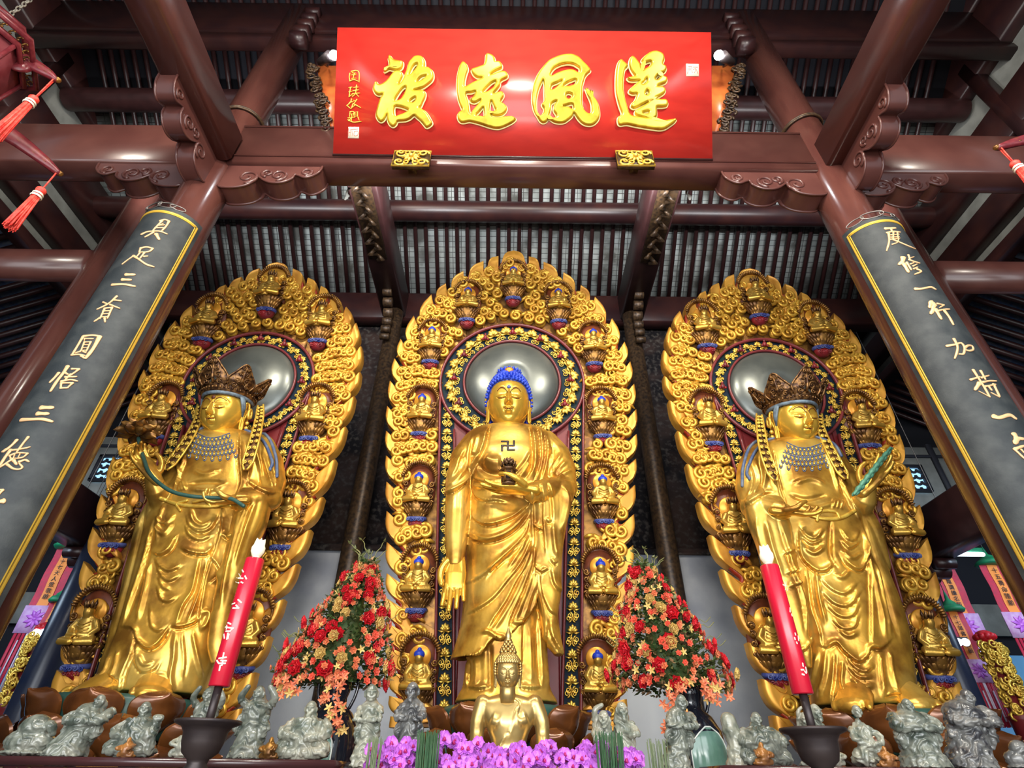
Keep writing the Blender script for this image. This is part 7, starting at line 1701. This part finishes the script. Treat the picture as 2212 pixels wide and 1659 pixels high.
orchid(1075, 1240, prof([(1075, 1625), (1110, 1612), (1165, 1605), (1185, 1603), (1240, 1640)]), 60, 'purple orchid plant in front of the right arm of the golden bust', 3)
orchid(1232, 1380, prof([(1232, 1645), (1265, 1608), (1290, 1605), (1350, 1622), (1380, 1628)]), 44, 'purple orchid plant around the right bunch of dark green stalks', 4)
def stalks(px0, px1, yt, n, lab, m, seed, Yo=2.76):
    rg = random.Random(seed); pc = P((px0 + px1) / 2, 1650, Yo); g = Geo()
    for k in range(n):
        u = rg.random(); x = px0 + (px1 - px0) * u; a = P(x, yt + rg.uniform(-4, 10), Yo + rg.uniform(-.03, .03)) - np.array([pc[0], Yo, 1.22]); bx = (a[0]) * .72
        g.tube([(bx, a[1], 0), ((bx + a[0]) / 2, a[1], a[2] * .5), tuple(a)], [.0028, .0028, .0014], 4)
    o = g.build('green_stalks', m, loc=(pc[0], Yo, 1.22)); tag(o, lab, 'stalks', kind='stuff')
stalks(902, 952, 1580, 70, 'bunch of dark green stalks left of the golden bust', 'grass', 1); stalks(797, 826, 1592, 30, 'thin pale green bunch of stalks left of the purple orchids', 'grass_pale', 2)
stalks(1285, 1345, 1582, 70, 'bunch of dark green stalks right of the golden bust', 'grass', 3); stalks(1395, 1440, 1598, 30, 'thin pale green bunch of stalks near the right vase', 'grass_pale', 4)
for sx, w in ((-.8, 'left'), (.85, 'right')):
    pass
# ================================================================== lanterns, banners, side aisles
def text_mesh(s, size, m, name, parent, loc, rot, extr=.002):
    cu = bpy.data.curves.new('t', 'FONT'); cu.body = s; cu.size = size; cu.align_x = 'CENTER'; cu.align_y = 'CENTER'; cu.extrude = extr; cu.resolution_u = 2
    o = bpy.data.objects.new('t', cu); COL.objects.link(o); me = bpy.data.meshes.new_from_object(o.evaluated_get(bpy.context.evaluated_depsgraph_get())); bpy.data.objects.remove(o)
    me.materials.clear(); me.materials.append(MATS[m]); r = link(name, me, parent, loc); r.rotation_euler = rot; return r
def lantern(cx, cy, w, arms_up, arms_dn, zc, ztop):
    t = thing('palace_lantern', 'red carved hanging palace lantern with tassels at the %s edge' % w, 'lantern', (cx, cy, zc))
    H = .34
    g = Geo(); pv = lambda r, z, n=6, o=0: [(r * cos(o + 2 * pi * k / n), r * sin(o + 2 * pi * k / n), z) for k in range(n)]
    g2 = Geo(); V = np.array([pv(.30, -H), pv(.36, H * .8)]); g2.grid(V, wrap=True, caps=True); g2.build('silk_panels', 'lantern_panel', t, smooth=False)
    for z, r in ((-H, .31), (-H - .10, .26), (H * .8, .38), (H * .8 + .08, .44), (H * .8 + .30, .26)):
        g.tube(pv(r, z), np.array([(.022, .03)] * 6), 6, up=(0, 0, 1), closed=True)
    for k in range(6):
        a = 2 * pi * k / 6; g.tube([(.305 * cos(a), .305 * sin(a), -H), (.365 * cos(a), .365 * sin(a), H * .8)], .018, 6)
    g.build('frame', 'lantern_red', t)
    fr_ = Geo(); rg = random.Random(4)
    for k in range(6):
        a0, a1 = 2 * pi * k / 6, 2 * pi * (k + 1) / 6
        for j in range(7):
            u = (j + .5) / 7; 
            for z, r in ((H * .8 + .05, .40), (-H - .05, .29)):
                p = np.array([r * (cos(a0) * (1 - u) + cos(a1) * u), r * (sin(a0) * (1 - u) + sin(a1) * u), z]); fr_.tube([(p[0] + .025 * cos(q), p[1], p[2] + .025 * sin(q)) for q in np.linspace(0, 5, 10)], .007, 4)
    fr_.build('fretwork', 'gold_dark', t)
    for (az, r, z, tl) in arms_up + arms_dn:
        d = np.array([cos(az), sin(az), 0]); q = spline([d * .30 + (0, 0, z - .05), d * (r * .55) + (0, 0, z + .05), d * (r * .85) + (0, 0, z + .02), d * r + (0, 0, z - .02)], 16)
        a = Geo(); a.tube(q, np.array([(.030, v) for v in np.interp(np.linspace(0, 1, 16), [0, .4, 1], [.11, .085, .028])]), 8, up=(0, 0, 1), cap='round'); arm = a.build('dragon_arm', 'lantern_red', t)
        c = Geo(); sd = np.array([-d[1], d[0], 0])
        for k in range(5):
            p = q[3 + k * 2]
            for s in (-1, 1): c.tube([p + sd * s * .022 + d * .022 * cos(v) + np.array([0, 0, .022 * sin(v)]) for v in np.linspace(0, 5, 10)], .006, 4)
        c.sphere(d * (r + .02) + (0, 0, z - .015), .026, 8, 6); c.build('carving', 'gold_dark', arm)
        e = d * r + np.array([0, 0, z - .03]); g3 = Geo()
        for s in (-1, 1): g3.tube([e + sd * .01 * s, e + (0, 0, -tl * .35) + sd * .004 * s], .006, 6)
        g3.build('tassel_cord', 'tassel', t)
        g4 = Geo(); z0 = -tl * .35; rg = random.Random(int(z * 100)); top = e + np.array([0, 0, z0]); g4.sphere(top, .038, 10, 8); 
        for k in range(64):
            a_ = rg.uniform(0, 2 * pi); rr = rg.uniform(.3, 1); g4.tube([top + (.022 * rr * cos(a_), .022 * rr * sin(a_), -.02), top + (.035 * rr * cos(a_), .035 * rr * sin(a_), -tl * .35), top + (.052 * rr * cos(a_), .052 * rr * sin(a_), -tl * (.6 + .06 * rg.random()))], [.009, .010, .005], 4)
        tt_ = g4.build('tassel', 'tassel', t); g5 = Geo(); g5.lathe([(.034, -.035), (.040, -.045), (.034, -.055)], 14, c=tuple(top), caps=False); g5.lathe([(.036, -.065), (.042, -.075), (.036, -.085)], 14, c=tuple(top), caps=False); g5.build('white_band', 'white_text', tt_)
    g = Geo(); n = int((ztop - zc - .5) / .05)
    for k in range(n):
        z = H * .8 + .30 + k * .05; g.tube([(.014 * cos(v) if k % 2 else 0, 0 if k % 2 else .014 * cos(v), z + .03 * sin(v)) for v in np.linspace(0, 2 * pi, 10, endpoint=False)], .007, 4, closed=True)
    g.build('chain', 'rope', t)
lantern(-4.40, 2.0, 'left', [(.50, .56, .30, .95), (-1.6, .8, .30, .7), (2.6, .8, .30, .7)], [(.90, .90, -.38, .72)], 6.05, 9.6)
lantern(5.5, 2.3, 'right', [(2.92, 1.35, .0, .7), (-1.0, .8, .0, .7), (1.05, .8, .0, .7)], [], 6.05, 9.6)
# ------------------------------------------------------------------ hanging banners
def banner(label, pxa, pxb, yt, yb, Y, txt, wd, pinkz, canopy=True):
    a, b = P(pxa, yt, Y), P(pxb, yb, Y); x = (a[0] + b[0]) / 2; zt, zb = a[2], b[2]; H = zt - zb
    t = thing('hanging_banner', label, 'banner', (x, Y, zt)); hp = H * pinkz
    n = 20; V = np.zeros((n, 5, 3)); 
    for i in range(n):
        z = -hp * i / (n - 1)
        for j in range(5): V[i, j] = (wd * (-1 + .5 * j), .01 * sin(i * .5), z)
    g = Geo(); g.grid(V); g.grid(V + np.array([0, .006, 0])); g.build('red_cloth', 'banner_red', t)
    g = Geo(); W2 = V.copy(); W2[..., 0] *= .42; W2[..., 1] -= .008; g.grid(W2); oc = g.build('orange_strip', 'banner_orange', t)
    sz = min(wd * .75, hp / (len(txt) * 1.35)); z0 = -hp * .16; dz = hp * .80 / len(txt)
    for k, ch in enumerate(txt): text_mesh(ch, sz, 'ink', 'character', oc, (0, -.022, z0 - dz * k), (pi / 2, 0, 0))
    hk = wd * 1.9; g = Geo(); g.box((0, -.004, -hp - hk / 2), (wd * 2.25, .02, hk)); pk = g.build('lotus_patch', 'banner_pink', t, smooth=False)
    g = Geo(); 
    for k in range(9):
        q = k * 2 * pi / 9; g.tube([(0, -.018, -hp - hk / 2), (wd * .42 * cos(q), -.022, -hp - hk / 2 + hk * .24 * sin(q)), (wd * .78 * cos(q), -.018, -hp - hk / 2 + hk * .36 * sin(q))], np.array([(.012, .006), (wd * .16, .006), (.004, .004)]), 6, up=(0, -1, 0))
    g.sphere((0, -.02, -hp - hk / 2), (wd * .18, .012, wd * .12), 8, 6); g.build('lotus', 'paint_blue' if False else 'orchid', pk)
    for k in range(7):
        x_ = wd * (-.9 + .3 * k); g = Geo(); L = H - hp - hk; g.tube([(x_, 0, -hp - hk), (x_, 0, -hp - hk - L)], np.array([(wd * .13, .006)] * 2), 6, up=(0, -1, 0)); g.build('streamer', 'banner_red' if k % 2 == 0 else 'banner_white' if k in (3,) else 'banner_red', t)
    g = Geo()
    for k in range(3): x_ = wd * (-.45 + .45 * k); g.tube([(x_, -.014, -hp - hk - .1), (x_, -.014, -H + .06)], .010, 5)
    g.build('white_cords', 'banner_white', t)
    if canopy:
        g = Geo(); g.lathe([(.001, .30), (.02, .22), (.03, .15), (wd * .55, .10), (wd * .6, .07), (wd * .9, .05), (wd * 1.12, 0), (wd * 1.0, -.03), (.001, -.02)], 18); g.build('canopy', 'banner_green', t)
    g = Geo(); g.tube([(0, 0, .2 if canopy else 0), (0, 0, 5.2 - zt + 1.3)], .006, 5); g.build('hanging_cord', 'wire', t)
    return t
banner('long red and orange hanging banner nearest the right navy column', 2050, 2166, 1217, 1572, 9.0, '十六離譏嫌名願', .21, .34)
banner('shorter red and orange banner with green pagoda top in front on the right', 2062, 2160, 1318, 1570, 8.6, '十七諸佛稱揚願', .155, .45)
banner('red and orange banner half hidden by the right couplet board', 2166, 2280, 1218, 1560, 9.1, '十五壽命隨願', .20, .34)
banner('long red and orange hanging banner by the left couplet board', 136, 10, 1183, 1510, 9.0, '三十七天人致敬願', .21, .42)
banner('shorter red and orange banner with green pagoda top on the left', 112, 30, 1298, 1545, 8.7, '三十八衣服隨念願', .13, .48)
# gilded carved posts hanging beside the banners
for (pa, pb, ya, yb, w, Y) in ((2140, 2200, 1393, 1548, 'right', 8.3), (87, 30, 1375, 1524, 'left', 8.3)):
    a, b = P(pa, ya, Y), P(pb, yb, Y); x = (a[0] + b[0]) / 2; t = thing('carved_post', 'gilded openwork carved post beside the %s banners' % w, 'post', (x, Y, 0)); rg = random.Random(9)
    g = Geo(); g.lathe([(.001, 0), (.16, 0), (.14, b[2] - .05), (.17, b[2]), (.11, b[2] + .02), (.10, a[2]), (.001, a[2])], 20); g.build('core', 'panel_red', t)
    g = Geo()
    for k in range(120):
        q = rg.uniform(pi, 2 * pi) if k % 4 else rg.uniform(0, pi); z = rg.uniform(b[2], a[2]); curl(g, (.13 * cos(q), .13 * sin(q) - .01, z), rg.uniform(.04, .07), rg.choice((-1, 1)), rg.random() * 6, .018, n=12, seg=5)
    g.build('gilt_carving', 'gold_leaf', t)
    g = Geo(); g.sphere((0, 0, a[2] + .10), (.12, .12, .09), 14, 8)
    for k in range(10): q = k * 2 * pi / 10; g.sphere((.10 * cos(q), .10 * sin(q), a[2] + .10), .045, 8, 6)
    g.build('flower_ball', 'petal_red', t)
# fluorescent tubes and small cluster lamps
for (pa, pb, y, w, Y) in ((2006, 2030, 1195, 'short right', 8.4), (2042, 2122, 1197, 'long right', 8.4), (123, 138, 1163, 'left of the pagoda top, left aisle', 8.4), (152, 180, 1163, 'right of the pagoda top, left aisle', 8.4)):
    a, b = P(pa, y, Y), P(pb, y, Y); c = (a + b) / 2; L = b[0] - a[0]; t = thing('tube_lamp', 'bright blue-white fluorescent tube, %s' % w if 'aisle' in w else '%s bright blue-white fluorescent tube over the banners' % w, 'lamp', tuple(c))
    g = Geo(); g.tube([(-L / 2, 0, 0), (L / 2, 0, 0)], .035, 12, cap='round'); g.build('tube', 'tube_light', t); g = Geo(); g.box((0, .03, .07), (L * 1.1, .08, .06)); g.build('fitting', 'banner_green', t, smooth=False)
    g = Geo(); g.tube([(0, .03, .1), (0, .03, 9.42 - c[2])], .008, 5); g.build('hanger', 'wire', t)
for (px, py, w, Y) in ((2070, 1387, 'right', 8.0), (95, 1366, 'left', 8.2)):
    c = P(px, py, Y); t = thing('cluster_lamp', 'small cluster of glaring bluish bulbs by the %s banners' % w, 'lamp', tuple(c))
    for k in range(3):
        g = Geo(); g.sphere(((k - 1) * .10, 0, 0), .05, 10, 8); g.build('bulb', 'tube_light', t)
    g = Geo(); g.box((0, .05, .02), (.34, .05, .10)); g.tube([(0, .05, .05), (0, .05, 2.4)], .008, 5); g.build('fitting', 'wall_far', t, smooth=False)
for sx, w in ((-1, 'left'), (1, 'right')):
    l = area_light('aisle_daylight_' + w, (sx * 8.6, 6.6, 4.6), (sx * 8.8, 11, 1.2), 2.4, 1.0, 70, (.62, .80, 1.0))
for px, w in ((745, 'left'), (1490, 'right')):
    c = P(px, 432, 4.3); g = Geo(); g.tube([(0, 0, 0), (.02, 0, .08), (-.015, .01, .16), (.01, 0, .26)], np.array([(.012, .004), (.03, .004), (.012, .004), (.02, .004)]), 6, up=(0, -1, 0)); g.tube([(0, 0, .25), (0, .05, 8.80 - c[2])], .003, 4); tag(g.build('paper_charm', 'paper', loc=tuple(c)), 'scrap of twisted pale paper hanging by the %s roof beam' % w, 'paper')
